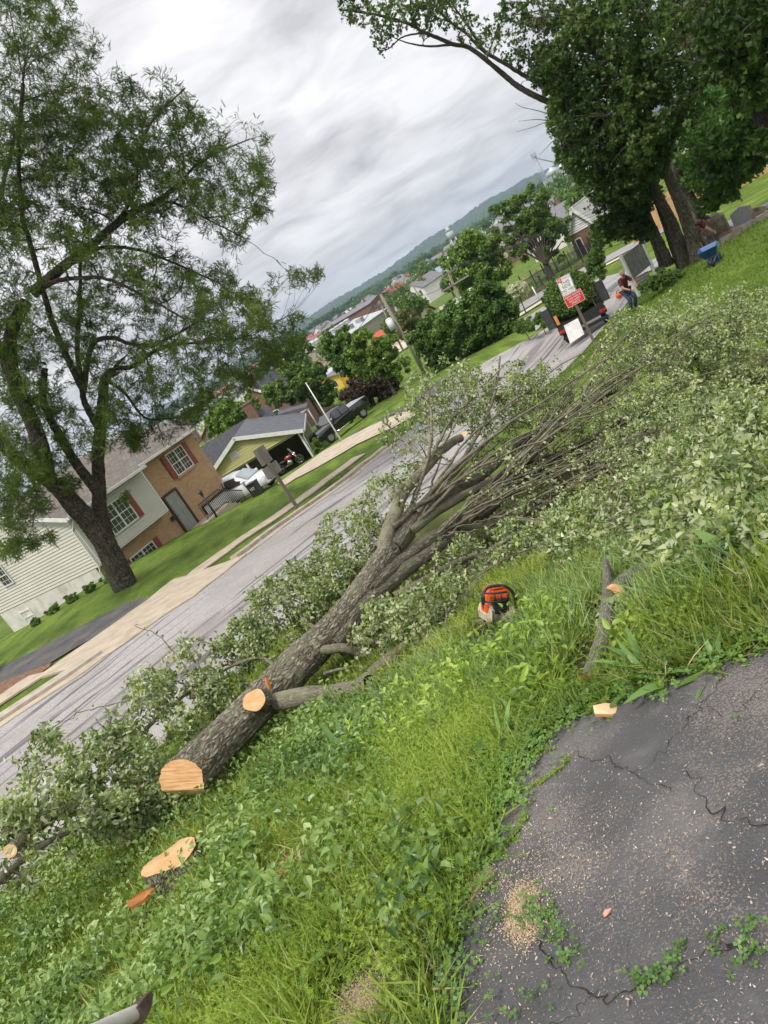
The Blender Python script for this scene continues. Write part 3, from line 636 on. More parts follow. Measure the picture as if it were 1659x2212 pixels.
# ---------------------------------------------------------------- the felled tree
bark_m = barkmat('pear_bark', (.06, .05, .036), (.19, .17, .122), (.31, .285, .215), 1.35, .8, (.20, .205, .13))
limb_m = barkmat('pear_limb_bark', (.075, .062, .043), (.18, .16, .11), (.27, .25, .18), 2.0, .4, (.24, .245, .15))
twig_m = mat('pear_twig', [(.06, .042, .03), (.13, .10, .07), (.2, .17, .12)], .8, 14)
pear_leaf = leafmat('pear_leaf', [(.04, .08, .015), (.095, .16, .032), (.20, .275, .068), (.38, .44, .16), (.64, .67, .38)], .28, .42, .38, 2.2, .45, pos=[0, .25, .5, .8, 1], under=(.48, .51, .33))
def woodmat(name, base, rings, mid, ringscale=40, c=(0, 0, 0)):
    m, t = nm(name); L = t.links.new
    o = N(t, 'ShaderNodeOutputMaterial'); b = N(t, 'ShaderNodeBsdfPrincipled'); L(b.outputs[0], o.inputs[0]); b.inputs['Roughness'].default_value = .75; b.inputs['Specular IOR Level'].default_value = .2
    tc = N(t, 'ShaderNodeTexCoord'); mp = N(t, 'ShaderNodeMapping'); L(tc.outputs['UV'], mp.inputs[0])
    wv = N(t, 'ShaderNodeTexWave', wave_type='RINGS', rings_direction='Z'); L(mp.outputs[0], wv.inputs['Vector']); wv.inputs['Scale'].default_value = ringscale; wv.inputs['Distortion'].default_value = 2.5; wv.inputs['Detail'].default_value = 3; wv.inputs['Detail Scale'].default_value = 1.5
    n = N(t, 'ShaderNodeTexNoise'); L(tc.outputs['UV'], n.inputs['Vector']); n.inputs['Scale'].default_value = 9; n.inputs['Detail'].default_value = 7
    n2 = N(t, 'ShaderNodeTexNoise'); q = N(t, 'ShaderNodeMapping'); L(tc.outputs['UV'], q.inputs[0]); q.inputs['Scale'].default_value = (14, 160, 1); L(q.outputs[0], n2.inputs['Vector']); n2.inputs['Scale'].default_value = 1; n2.inputs['Detail'].default_value = 3
    r = N(t, 'ShaderNodeValToRGB'); L(n.outputs[0], r.inputs[0]); e = r.color_ramp.elements; e[0].position = .38; e[0].color = base + (1,); e[1].position = .65; e[1].color = mid + (1,)
    mr = N(t, 'ShaderNodeMath', operation='MULTIPLY'); L(wv.outputs['Fac'], mr.inputs[0]); mr.inputs[1].default_value = .62
    mi = N(t, 'ShaderNodeMix', data_type='RGBA'); L(mr.outputs[0], mi.inputs[0]); L(r.outputs[0], mi.inputs[6]); mi.inputs[7].default_value = rings + (1,)
    L(mi.outputs[2], b.inputs['Base Color']); bp = N(t, 'ShaderNodeBump'); bp.inputs['Strength'].default_value = .5; bp.inputs['Distance'].default_value = .004; L(n2.outputs[0], bp.inputs['Height']); L(bp.outputs[0], b.inputs['Normal'])
    return m
cut_m = woodmat('fresh_cut_wood', (.62, .36, .17), (.50, .24, .09), (.72, .47, .26))
cutpale_m = woodmat('pale_split_wood', (.72, .50, .27), (.60, .38, .17), (.80, .60, .37), 12)
cutred_m = woodmat('red_cut_wood', (.55, .20, .06), (.42, .13, .04), (.66, .30, .11), 14)
def Pg(px, py): g = G(px, py); return math.hypot(g[0], g[1])
def PX(l, c=1): return np.array([P(q[0], q[1], min(q[2], Pg(q[0], q[1] + 6) * .975) if c else q[2]) for q in l])
def thick(path, rs, name, m, parent, sides=72, step=.016, amp=.012, seed=0, lumpy=.14):
    # a dense trunk surface with furrowed bark
    p = smooth(path, 8); L = np.r_[0, np.cumsum(vlen(np.diff(p, axis=0)))]; n = int(L[-1] / step)
    s = np.linspace(0, L[-1], n); q = np.stack([np.interp(s, L, p[:, k]) for k in range(3)], 1)
    k = np.interp(s, np.linspace(0, L[-1], len(rs)), rs)
    T = unit(np.gradient(q, axis=0)); U = unit(np.cross(T, np.array([.31, .17, .94]))); W = np.cross(T, U)
    a = np.linspace(0, 2 * np.pi, sides, endpoint=False); A, S = np.meshgrid(a, s); R = k[:, None] * np.ones_like(A)
    cx = np.stack([np.cos(A) * R * 38, np.sin(A) * R * 38, S * 11], -1)
    b1 = np.abs(fbm(cx, 4, seed) - .5) * 2; lump = fbm(np.stack([np.cos(A) * 2, np.sin(A) * 2, S * 2.2], -1), 3, seed + 9) - .5
    R = R * (1 + lumpy * lump) + (np.minimum(b1, .45) - .22) * amp * np.clip(R / .12, .3, 1.2)
    V = q[:, None] + (U[:, None] * np.cos(A)[..., None] + W[:, None] * np.sin(A)[..., None]) * R[..., None]
    i, j = np.meshgrid(np.arange(n - 1), np.arange(sides), indexing='ij'); j2 = (j + 1) % sides
    f = np.stack([i * sides + j, i * sides + j2, (i + 1) * sides + j2, (i + 1) * sides + j], -1).reshape(-1, 4)
    uv = np.stack([A * .17, S], -1).reshape(-1, 2)
    o = fastmesh(name, V.reshape(-1, 3), f, m, parent, smooth=True, uv=uv)
    return o, V, q
def capmesh(name, ring, m, parent, push=0.0, notch=None, seed=0, rim=.0):
    # the sawn face over a ring of points; saw marks and a slight dome, uv in metres
    ring = np.asarray(ring); c = ring.mean(0); n = len(ring); nr = 14
    t = np.linspace(0, 1, nr)[1:]; V = [c] + [c + (ring - c) * q for q in t]; V = np.vstack([V[0][None]] + V[1:])
    u = unit(ring[0] - c); nn = unit(np.cross(ring[0] - c, ring[n // 4] - c)); w_ = np.cross(nn, u)
    r = V - c; uu, ww = r @ u, r @ w_
    V = V + nn[None] * ((fbm(np.stack([uu * 12, ww * 55, uu * 0], -1), 3, seed) - .5) * .008 + push)[:, None]
    F1 = np.array([(0, 1 + j, 1 + (j + 1) % n) for j in range(n)])
    i, j = np.meshgrid(np.arange(nr - 2), np.arange(n), indexing='ij'); j2 = (j + 1) % n
    F2 = np.stack([1 + i * n + j, 1 + (i + 1) * n + j, 1 + (i + 1) * n + j2, 1 + i * n + j2], -1).reshape(-1, 4)
    return fastmesh(name, V, [F1, F2], m, parent, smooth=True, uv=np.stack([uu, ww], -1))
ft = empty('felled_tree', (0, 0, 0), 0, 'large felled tree with sawn butt end and leafy crown sprawled over the grassy bank', 'tree')
SK = Skel(3)
trunk_path = PX([(392, 1690, 6.3), (450, 1630, 6.45), (520, 1560, 6.65), (590, 1490, 6.88), (650, 1428, 7.1), (705, 1375, 7.25), (752, 1318, 7.45), (795, 1256, 7.7), (835, 1198, 8.05), (880, 1150, 8.4)])
trunk_r = [.195, .178, .174, .182, .186, .155, .133, .126, .128, .11]
# the butt is sawn on a slant: build the tube, then shear its first rings onto the saw plane
trunk_o, TV, TQ = thick(trunk_path, trunk_r, 'trunk', bark_m, ft, 144, .012, .02, 2)
me = trunk_o.data
AX = unit(TQ[8] - TQ[0]); YI = np.array(Y) - AX * (np.array(Y) @ AX); UPV = unit(YI); C0 = TQ[0]; VD = unit(-C0); R0 = .20
N1 = unit(-AX * 1.0 + VD * .62 + UPV * .12); N2 = unit(-AX * .75 + VD * .55 - UPV * .95); H0 = -.30
def shear(q):                     # how far along the axis the saw planes lie for a point q across the butt
    h = q @ UPV; t1 = -(q @ N1) / (AX @ N1); k = h - H0 * R0; qc = q - np.multiply.outer(k, UPV)
    t2 = -(qc @ N1) / (AX @ N1) - ((q - qc) @ N2) / (AX @ N2)
    return np.where(k > 0, t1, t2)
def butt():
    n = 144; co = np.empty(len(me.vertices) * 3, np.float32); me.vertices.foreach_get('co', co); co = co.reshape(-1, 3).astype(float)
    k = int(.45 / .012); r0 = None
    for i in range(k):
        w_ = 1 - i / k; q = co[i * n:(i + 1) * n] - TQ[i]; q = q - np.outer(q @ AX, AX)
        co[i * n:(i + 1) * n] += AX[None] * (shear(q) * w_)[:, None]
        if i == 0: r0 = q
    me.vertices.foreach_set('co', co.astype(np.float32).ravel()); me.update()
    return r0
ringq = butt()
def butt_face():
    n = len(ringq); nr = 18; V, UVs = [], []
    for i in range(nr + 1):
        q = ringq * (i / nr) * (1 - .012 * (i == nr)); wob = (fbm(np.stack([q @ UPV * 90, q @ np.cross(AX, UPV) * 9, 0 * q[:, 0]], -1), 3, 3) - .5) * .009
        V.append(C0 + q + AX * (shear(q) + wob - .001)[:, None]); UVs.append(np.stack([q @ np.cross(AX, UPV), q @ UPV], 1))
    i, j = np.meshgrid(np.arange(nr), np.arange(n), indexing='ij'); j2 = (j + 1) % n
    f = np.stack([i * n + j, i * n + j2, (i + 1) * n + j2, (i + 1) * n + j], -1).reshape(-1, 4); UVs = np.vstack(UVs)
    hh = UVs[:, 1][f].mean(1)
    return fastmesh('sawn_face', np.vstack(V), f[:, ::-1], [cut_m, cutpale_m], ft, mi=(hh < H0 * R0).astype(int), uv=UVs)
butt_face()
# sawn branch stub facing the camera, saw scars
def disc_at(px, py, d, rpx, name, m, parent, facing=None, push=.0, sq=1.0, wob=.12, seed=1, stub=None, barkm=None, rz=0):
    c = P(px, py, d); nn = unit(-c) if facing is None else unit(np.asarray(facing, float)); u = unit(np.cross(nn, [0, 0, 1])); v = np.cross(u, nn)
    if rz: u, v = u * math.cos(rz) + v * math.sin(rz), v * math.cos(rz) - u * math.sin(rz)
    r = rpx / F * (c @ FW); rg = random.Random(seed); ph = [rg.uniform(0, 6.28) for _ in range(3)]; k = 40
    rr = [r * (1 + wob * (math.sin(2 * a + ph[0]) * .5 + math.sin(3 * a + ph[1]) * .4 + .3 * math.sin(5 * a + ph[2]))) for a in np.linspace(0, 2 * np.pi, k, endpoint=False)]
    an = np.linspace(0, 2 * np.pi, k, endpoint=False)
    rg_ = np.array([c + nn * push + (u * math.cos(a) + v * sq * math.sin(a)) * q for a, q in zip(an, rr)])
    capmesh(name, rg_, m, parent, seed=seed)
    if stub:
        back = rg_ + (-nn * stub)[None]; base = c - nn * stub; back = base + (back - base) * 1.12
        mid = (rg_ + back) / 2; V = np.vstack([rg_, mid, back]); f = []
        for i in range(2):
            for j in range(k): f.append((i * k + j, i * k + (j + 1) % k, (i + 1) * k + (j + 1) % k, (i + 1) * k + j))
        fastmesh('stub', V, np.array(f), barkm or bark_m, parent, smooth=True, uv=np.array([(j * .02, i * .05) for i in range(3) for j in range(k)]))
vdir = P(549, 1512, 6.6); 
disc_at(549, 1513, 6.48, 26, 'branch_cut', cut_m, ft, facing=unit(-vdir) * .9 + np.array([-.35, 0, .25]), wob=.1, seed=4, stub=.12, sq=.9)
# limbs: the joined stem and main limbs traced from the photograph
limbs = [
 ([(850, 1185, 8.1), (880, 1140, 8.4), (915, 1105, 8.7), (960, 1075, 9.1), (1010, 1045, 9.5), (1060, 1010, 10), (1110, 965, 10.5), (1180, 920, 11.2), (1260, 880, 12), (1340, 840, 12.8)], .125, .03),
 ([(830, 1195, 8.0), (838, 1150, 8.2), (850, 1120, 8.35), (862, 1085, 8.5), (870, 1050, 8.7)], .10, .075),
 ([(858, 1090, 8.5), (885, 1050, 8.8), (925, 1005, 9.2), (965, 965, 9.7), (1000, 940, 10.0)], .075, .055),   # stubbed limb
 ([(845, 1140, 8.2), (885, 1105, 8.5), (900, 1060, 8.8), (915, 1020, 9.0), (930, 960, 9.4), (932, 900, 9.8), (925, 850, 10.2)], .05, .015),
 ([(900, 1110, 8.5), (940, 1060, 9), (985, 1010, 9.5), (1020, 960, 10), (1055, 890, 10.6), (1075, 820, 11.2), (1080, 770, 11.6)], .045, .012),
 ([(960, 1070, 9.1), (1005, 1020, 9.6), (1060, 985, 10.2), (1110, 970, 10.7), (1180, 960, 11.4)], .05, .02),
 ([(795, 1275, 7.6), (830, 1240, 7.8), (875, 1205, 8.1), (930, 1165, 8.4), (990, 1135, 8.8), (1060, 1080, 9.3), (1130, 1035, 9.9), (1200, 990, 10.5), (1290, 940, 11.2), (1400, 890, 12)], .12, .035),
 ([(880, 1150, 8.3), (935, 1110, 8.7), (990, 1078, 9.1), (1060, 1040, 9.6), (1130, 1000, 10.2), (1220, 980, 10.8), (1320, 960, 11.5), (1420, 940, 12.2)], .085, .025),
 ([(720, 1395, 7.15), (750, 1350, 7.3), (790, 1300, 7.5), (840, 1260, 7.75), (880, 1228, 7.95), (935, 1190, 8.3), (985, 1150, 8.7), (1040, 1110, 9.1), (1110, 1060, 9.6), (1180, 1020, 10.1)], .13, .05),
 ([(985, 1140, 8.7), (1040, 1135, 8.8), (1100, 1118, 9.0), (1180, 1090, 9.4), (1260, 1040, 9.9), (1340, 1000, 10.4), (1440, 970, 11)], .055, .018),
 ([(1040, 1110, 9.1), (1080, 1060, 9.4), (1120, 1010, 9.9), (1170, 970, 10.4), (1230, 900, 11), (1290, 800, 11.8), (1340, 740, 12.3), (1400, 680, 12.8)], .055, .012),
 ([(850, 1290, 7.6), (900, 1265, 7.7), (950, 1235, 7.95), (1010, 1205, 8.3), (1060, 1185, 8.6), (1120, 1150, 9)], .06, .03),
 ([(735, 1410, 7.1), (790, 1370, 7.2), (850, 1340, 7.35), (930, 1300, 7.6), (1000, 1240, 8), (1060, 1190, 8.4)], .055, .025),
 ([(1110, 1118, 8.9), (1180, 1130, 8.8), (1260, 1120, 8.8), (1350, 1090, 9), (1450, 1060, 9.3), (1560, 1050, 9.3)], .035, .012),
 ([(1180, 1020, 10.1), (1280, 1010, 10.0), (1380, 1000, 10.0), (1500, 985, 9.9), (1620, 1000, 9.6)], .04, .012),
 ([(600, 1515, 6.6), (650, 1506, 6.4), (710, 1500, 6.3), (770, 1490, 6.3), (808, 1480, 6.35)], .10, .085),      # low limb towards the right
 ([(775, 1485, 6.35), (800, 1460, 6.5), (840, 1425, 6.7), (885, 1392, 6.9), (935, 1352, 7.4), (985, 1310, 7.6), (1020, 1275, 7.8), (1050, 1235, 8.1)], .078, .05),
 ([(690, 1405, 7.05), (740, 1400, 7.0), (790, 1412, 6.95), (850, 1405, 7), (905, 1390, 7.1), (960, 1365, 7.25), (1050, 1340, 7.4)], .06, .022),
 ([(800, 1480, 6.6), (815, 1500, 6.55), (830, 1525, 6.5)], .045, .02), ([(830, 1470, 6.6), (870, 1440, 6.7), (920, 1400, 7), (960, 1360, 7.3)], .04, .02),
 ([(700, 1455, 6.9), (740, 1445, 6.8), (780, 1440, 6.8), (800, 1465, 6.7)], .022, .01), ([(760, 1385, 7.1), (800, 1385, 7.0), (850, 1392, 7.0)], .03, .018),
 ([(640, 1440, 7.2), (600, 1440, 7.5), (560, 1420, 7.8), (500, 1440, 8), (430, 1480, 8.1)], .03, .012),
 ([(700, 1370, 7.4), (660, 1340, 7.8), (620, 1300, 8.2), (570, 1290, 8.6)], .03, .01), ([(830, 1190, 8.1), (800, 1160, 8.5), (780, 1110, 8.9), (800, 1060, 9.3)], .03, .01),
 ([(925, 1000, 9.3), (880, 960, 9.6), (850, 930, 9.9), (820, 905, 10.1)], .025, .008),
 ([(1260, 880, 12), (1330, 820, 12.6), (1420, 770, 13.2), (1520, 740, 13.4), (1640, 720, 13.2)], .03, .01), ([(1290, 940, 11.2), (1400, 870, 11.8), (1500, 830, 12), (1640, 800, 11.8)], .035, .012),
 ([(1200, 990, 10.5), (1330, 960, 10.6), (1450, 920, 10.8), (1600, 880, 10.8)], .035, .012), ([(1180, 920, 11.2), (1240, 830, 11.9), (1300, 740, 12.4), (1330, 700, 12.6)], .03, .009),
]
for i, (l, r0, r1) in enumerate(limbs):
    r0 *= .84; p = smooth(PX(l), 7); k = min(r0, .05) * .10; SK.add(p, r0, r1, 0, k, .8)
big = [(p, r) for p, r, l in SK.paths if r[0] >= .045]; sml = [(p, r) for p, r, l in SK.paths if r[0] < .045]
for i, (p, r) in enumerate(big): thick(p[::3] if len(p) > 12 else p, r[::3] if len(p) > 12 else r, 'limb', limb_m if r[0] < .09 else bark_m, ft, 40, .022, .012, 20 + i)
for i, (p, r) in enumerate(sml): tubes('limb', [(p, r)], 12, limb_m, ft)
disc_at(1002, 938, 10.02, 9, 'branch_cut', cutpale_m, ft, facing=(.2, -.6, .7), seed=8, sq=.6)
# saw scars: shallow orange cuts on the bark
def scar(l, wpx, name='saw_scar', m=None):
    p = PX(l); n = len(p); vd = unit(-p.mean(0)); V, f = [], []
    for i in range(n):
        t = unit(p[min(i + 1, n - 1)] - p[max(i - 1, 0)]); s = unit(np.cross(t, vd)); ww = wpx / F * 6.6 * (math.sin(math.pi * (i + .6) / (n + .2)) ** .6)
        V += [p[i] - s * ww, p[i] + vd * .012, p[i] + s * ww]
    for i in range(n - 1): f += [(3 * i, 3 * i + 1, 3 * i + 4, 3 * i + 3), (3 * i + 1, 3 * i + 2, 3 * i + 5, 3 * i + 4)]
    V = np.array(V); fastmesh(name, V, np.array(f), m or cutred_m, ft, uv=V[:, :2])
scar([(574, 1463, 6.72), (578, 1475, 6.71), (582, 1487, 6.70), (584, 1496, 6.70)], 5)
scar([(576, 1500, 6.70), (590, 1495, 6.71), (605, 1490, 6.72), (614, 1487, 6.75)], 3)
scar([(630, 1500, 6.58), (634, 1508, 6.57), (639, 1514, 6.57)], 4)
def camxy(p):
    dep = p @ FW; dx = (p @ RT) / dep * F; dy = -(p @ UP) / dep * F; return np.stack([CX + dx * cr + dy * sr, CY - dx * sr + dy * cr], 1), dep
# crown: attraction points through the volume the brush fills
rgc = np.random.RandomState(5)
crown = [(1300, 900, 11.2, 130, 1.6), (1420, 830, 12, 150, 1.8), (1560, 800, 12, 150, 1.6), (1450, 960, 10.5, 150, 1.5), (1600, 960, 9.8, 140, 1.4), (1350, 1060, 9.3, 120, 1.0), (1480, 1090, 8.6, 130, .9),
 (1620, 1080, 8.2, 120, .8), (1250, 1090, 9, 90, .8), (1160, 1180, 8.3, 100, .6), (1300, 1200, 7.9, 90, .5), (1100, 950, 11, 100, 1), (960, 850, 10.8, 90, 1), (1080, 850, 11.4, 80, .8), (900, 940, 10, 90, .9),
 (850, 1060, 9, 70, .8), (760, 1180, 8.8, 90, .7), (640, 1320, 8.3, 110, .6), (560, 1380, 8.2, 80, .5), (1180, 860, 11.8, 90, 1), (1360, 740, 12.8, 80, 1), (1480, 720, 13, 90, 1.2), (1620, 700, 13, 80, 1.2), (1420, 690, 13, 50, .8), (1560, 725, 12, 110, 1.2), (1640, 705, 12, 100, 1.2), (1450, 740, 12.2, 90, 1.1), (1350, 790, 12, 80, 1.0), (1020, 860, 10.6, 80, .9), (1130, 870, 11.2, 90, .9),
 (1000, 1250, 8, 110, .5), (860, 1380, 7.2, 110, .35), (950, 1340, 7.5, 110, .4), (1100, 1080, 9.4, 120, .8), (700, 1260, 8.3, 80, .5), (1250, 980, 10.2, 110, 1.2), (1560, 1170, 7.6, 90, .5), (1450, 1200, 7, 90, .4), (1620, 1190, 7, 70, .4), (1380, 1130, 7.6, 100, .5), (1250, 1180, 7.6, 90, .4), (1640, 980, 9, 120, .8), (800, 1130, 8.9, 60, .6)]
def settle(p, lo=.06):
    z = H(p[:, 0], p[:, 1]); p[:, 2] = np.maximum(p[:, 2], z + lo); return p
crown = [(b[0], b[1], min(b[2], Pg(b[0], b[1] + 10) * (.93 if b[0] > 1150 and b[1] < 1150 else .97))) + tuple(b[3:]) for b in crown]
nx_, nd_ = camxy(SK.nodes); pool = np.where((SK.rad > .035) & (nx_[:, 0] > 845) & (nx_[:, 0] < 1130) & (nx_[:, 1] < 1200))[0]
far_b = [b for b in crown if b[0] > 930 and b[1] < 1110]
for T_ in settle(blobpts(far_b, 62, rgc), .25):          # the long straight water-sprout limbs of the crown
    c_ = rgc.choice(pool, 14); v_ = T_ - SK.nodes[c_]; co_ = np.einsum('ij,ij->i', unit(v_), SK.dirs[c_]); j_ = c_[np.argmax(co_)]; a_ = SK.nodes[j_]; dd = np.linalg.norm(T_ - a_); m_ = a_ + SK.dirs[j_] * dd * .30 + [0, 0, .05 * dd]
    if np.max(co_) < .80: continue
    t = np.linspace(0, 1, 22)[:, None]; p_ = a_ * (1 - t) ** 2 + 2 * m_ * t * (1 - t) + T_ * t * t; p_[1:] += np.cumsum(rgc.normal(0, .02, (21, 3)), 0); p_ = settle(p_, .08); r_ = rgc.uniform(.012, .030); SK.add(p_, r_, .006, 1)
SK.grow(settle(blobpts(crown, 50, rgc), .2), .6, .03, .01, 1, .10, 8, .05)
SK.grow(settle(blobpts(crown, 950, rgc), .1), .6, .014, .005, 2, .10, 7, .03, maxlen=2.5, minr=.006)
SK.grow(settle(blobpts(crown, 8200, rgc), .04), .6, .008, .003, 3, .2, 5, .03, maxlen=1.2)
for p_, r_, l_ in [q for q in SK.paths if q[2] == 1]: tubes('branch', [(p_, r_)], 7, limb_m, ft)
SK.mesh('twigs', twig_m, ft, 2, 3, 4)
o1, d1 = SK.pts(3, 18, .3, 1.0)
o2, d2 = SK.pts(2, 8, .5, 1.0); o1 = np.vstack([o1, o2]); d1 = np.vstack([d1, d2])
PT = [ovate(.66, .22, .25, .45), ovate(.6, .35, .1, .4), ovate(.7, -.1, .45, .5), ovate(.55, .5, .3, .4)]
def leaves(name, o, d, size, m, parent, rg, tm, upw=.3, fw=.35, jit=.02, var=.3):
    n = len(o); o = o + rg.normal(0, jit, o.shape); return scatter(name, tm, o, frames(n, rg, (0, 0, 1), upw, d, fw), size * rg.uniform(1 - var, 1 + var, n), m, parent, rg)
def clear(o, d, reach=11, pr=.72, rmin=.03):      # twigs lie behind and under the heavy limbs rather than over them
    big_ = np.vstack([p for p, r, l in SK.paths if (l == 0 and r[0] > rmin) or (l == 1 and r[0] > .017)]); bx, bd = camxy(big_); ox, od = camxy(o); keep = np.ones(len(o), bool)
    for i in range(0, len(o), 4000):
        dd = np.linalg.norm(ox[i:i + 4000, None] - bx[None], axis=2); j = dd.argmin(1); near = (dd.min(1) < reach) & (od[i:i + 4000] < bd[j] + .1); keep[i:i + 4000] = ~(near & (rgc.rand(len(j)) < pr))
    return o[keep], d[keep]
def gaps(o, d, f, lo, soft=.05, seed=9): k = rgc.rand(len(o)) < np.clip((fbm(o * f, 3, seed) - lo) / soft, .06, 1); return o[k], d[k]
o1, d1 = clear(o1, d1); o1, d1 = gaps(o1, d1, 2.3, .40)
leaves('foliage', settle(o1, .02), d1, .041, pear_leaf, ft, rgc, PT, .14)
#print('fallen leaves', len(o1), 'nodes', len(SK.nodes))
# ---------------------------------------------------------------- ground cover on the bank
rgg = np.random.RandomState(11)
DP = [tuple(p[:2]) for p in DRIVE]
def vis(x, y, z, pad=90):         # inside the camera's frame (with a margin), so that nothing is grown where no one could look
    q = np.stack([x, y, z], -1); dep = q @ FW; dx = (q @ RT) / np.maximum(dep, .01) * F; dy = -(q @ UP) / np.maximum(dep, .01) * F
    px = CX + dx * cr + dy * sr; py = CY - dx * sr + dy * cr
    return (dep > .2) & (px > -pad) & (px < 1659 + pad) & (py > -pad) & (py < 2212 + pad), px, py
def groundpts(n, dmin, dmax, pw=1.0, edge=True, onroad=False):
    out = []; tot = 0
    while tot < n:
        d = (rgg.uniform(dmin ** pw, dmax ** pw, n)) ** (1 / pw); a = rgg.uniform(rad(-48), rad(48), n); x, y = d * np.sin(a), d * np.cos(a); z = H(x, y)
        k, px, py = vis(x, y, z, 140)
        if not onroad:
            k &= ~inpoly(x, y, ROADP)
        if edge: k &= ~inpoly(x, y, DP)
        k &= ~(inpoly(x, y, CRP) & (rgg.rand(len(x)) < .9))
        for c_, r_ in KEEP: k &= (np.hypot(x - c_[0], y - c_[1]) > r_) | (rgg.rand(len(x)) < .16)
        q = np.stack([x, y, z], 1)[k]; out.append(q); tot += len(q)
    q = np.vstack(out)[:n]; return q
ROADP = road_poly
KEEP = [(P(1083, 1345, Pg(1083, 1345) - .1), .34), (P(1060, 1375, Pg(1060, 1375)), .28), (P(1090, 1390, Pg(1090, 1390)), .26), (P(700, 1540, Pg(700, 1540)), .14), ] + [(P(a, b, Pg(a, b)), .17) for a, b in ((640, 1530), (680, 1525), (720, 1520), (760, 1515), (800, 1512), (830, 1520), (800, 1480), (850, 1450), (900, 1420), (430, 1735), (470, 1690), (510, 1650), (550, 1610), (590, 1570), (620, 1550), (950, 1380))] + [(P(366, 1852, 5.2), .34), (P(310, 1950, 4.75), .2), (P(640, 1880, Pg(640, 1890)), .20), (P(625, 1910, Pg(625, 1910)), .14), (P(790, 2170, Pg(790, 2170)), .2), (P(755, 1770, Pg(755, 1770)), .08)] + [(P(a, b, Pg(a, b)), .19) for a, b in ((1272, 1480), (1278, 1455), (1288, 1430), (1298, 1400), (1306, 1370), (1312, 1340), (1318, 1310), (1330, 1300), (1345, 1290), (1365, 1275), (1395, 1262), (1312, 1270), (1310, 1240), (1370, 1300))]
CRP = [tuple(G(*q)[:2]) for q in ((900, 1330), (960, 1290), (1150, 1215), (1300, 1190), (1480, 1190), (1700, 1140), (1720, 640), (1500, 680), (1300, 770), (1100, 900), (900, 1000), (800, 1150))]
grass_m = leafmat('grass_blade', [(.07, .11, .016), (.16, .225, .03), (.27, .345, .05), (.44, .47, .13)], .35, .55, .5, .9, .3)
bluegrass_m = leafmat('long_grass_blade', [(.06, .115, .035), (.12, .20, .06), (.20, .30, .10), (.34, .42, .20)], .35, .5, .45, 1.2, .4)
vine_m = leafmat('creeper_leaf', [(.045, .10, .022), (.11, .195, .04), (.22, .33, .08), (.42, .50, .22)], .3, .38, .5, 1.1, .5)
weed_m = leafmat('bright_weed_leaf', [(.10, .17, .024), (.20, .31, .042), (.33, .46, .07), (.48, .58, .16)], .38, .45, .45, 1.5, .4)
dark_m = leafmat('clover_leaf', [(.055, .13, .028), (.11, .21, .04), (.20, .33, .07)], .3, .45, .4, 2, .4)
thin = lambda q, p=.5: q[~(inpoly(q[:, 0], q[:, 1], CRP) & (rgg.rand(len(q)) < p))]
def pick(q, fn):                  # keep points with a probability that depends on where they lie in the bank
    _, px, py = vis(q[:, 0], q[:, 1], q[:, 2]); pr = fn(px, py, q); return q[rgg.rand(len(q)) < pr]
def zone(px, py, cx, cy, rx, ry=None, ang=-32):
    ry = ry or rx; a = rad(ang); dx, dy = px - cx, py - cy; u = (dx * math.cos(a) + dy * math.sin(a)) / rx; v = (-dx * math.sin(a) + dy * math.cos(a)) / ry
    return np.clip(1.6 - (u * u + v * v) * 1.1, 0, 1)
bare = lambda px, py: 1 - np.clip(zone(px, py, 640, 1890, 80, 44) + zone(px, py, 795, 2165, 95, 75) + .6 * zone(px, py, 760, 1760, 60, 30), 0, 1) * .93
TB = [blade(.032, .35), blade(.026, .6), blade(.034, .15), blade(.022, .85), blade(.03, 1.1)]
# short turf everywhere on the bank
q = groundpts(215000, 1.4, 11, .9); q = pick(q, lambda px, py, q: bare(px, py) * (.45 + .55 * vnoise(q * [1.5, 1.5, 0], 3))); q = thin(q)
n = len(q); scatter('grass', TB, q, upframes(n, rgg, .45), rgg.uniform(.05, .20, n), grass_m, rg=rgg)
tag(bpy.data.objects['grass'], 'bright green grass covering the bank', None, None, 'stuff')
# long bluish grass round the chainsaw and up the right edge
lg = lambda px, py, q: np.clip(zone(px, py, 1230, 1360, 260, 110) + zone(px, py, 1480, 1240, 260, 90) + .6 * zone(px, py, 760, 1590, 260, 70) + .35 * zone(px, py, 1000, 1480, 300, 90), 0, 1) * bare(px, py)
q = pick(groundpts(70000, 2.2, 9.5, 1.0), lg); n = len(q)
tag(scatter('long_grass', [blade(.022, .55, 4), blade(.018, .9, 4), blade(.026, .3, 4)], q, upframes(n, rgg, .55), rgg.uniform(.11, .26, n), bluegrass_m, rg=rgg), 'long bluish grass beside the chainsaw', None, None, 'stuff')
# creeper carpet at lower left, on short stems
vz = lambda px, py, q: np.clip(zone(px, py, 330, 1960, 520, 260) + .9 * zone(px, py, 130, 2120, 420, 240) + .75 * zone(px, py, 560, 1690, 330, 120) + .4 * zone(px, py, 860, 1950, 200, 150), 0, 1) * (.3 + .7 * (vnoise(q * [2.2, 2.2, 0], 8) > .38)) * bare(px, py)
q = pick(groundpts(46000, 1.6, 8.5, 1.0), vz); n = len(q); q[:, 2] += rgg.uniform(.02, .16, n) + .12 * vnoise(q * [3, 3, 0], 12)
tag(scatter('creeper', [ovate(.62, .18, .15, .15), ovate(.55, .3, .3, .15), lowleaf(.5)], q, frames(n, rgg, (0, -.25, 1), .62), rgg.uniform(.026, .060, n), vine_m, rg=rgg), 'glossy oval leaved creeper carpeting the lower left of the bank', None, None, 'stuff')
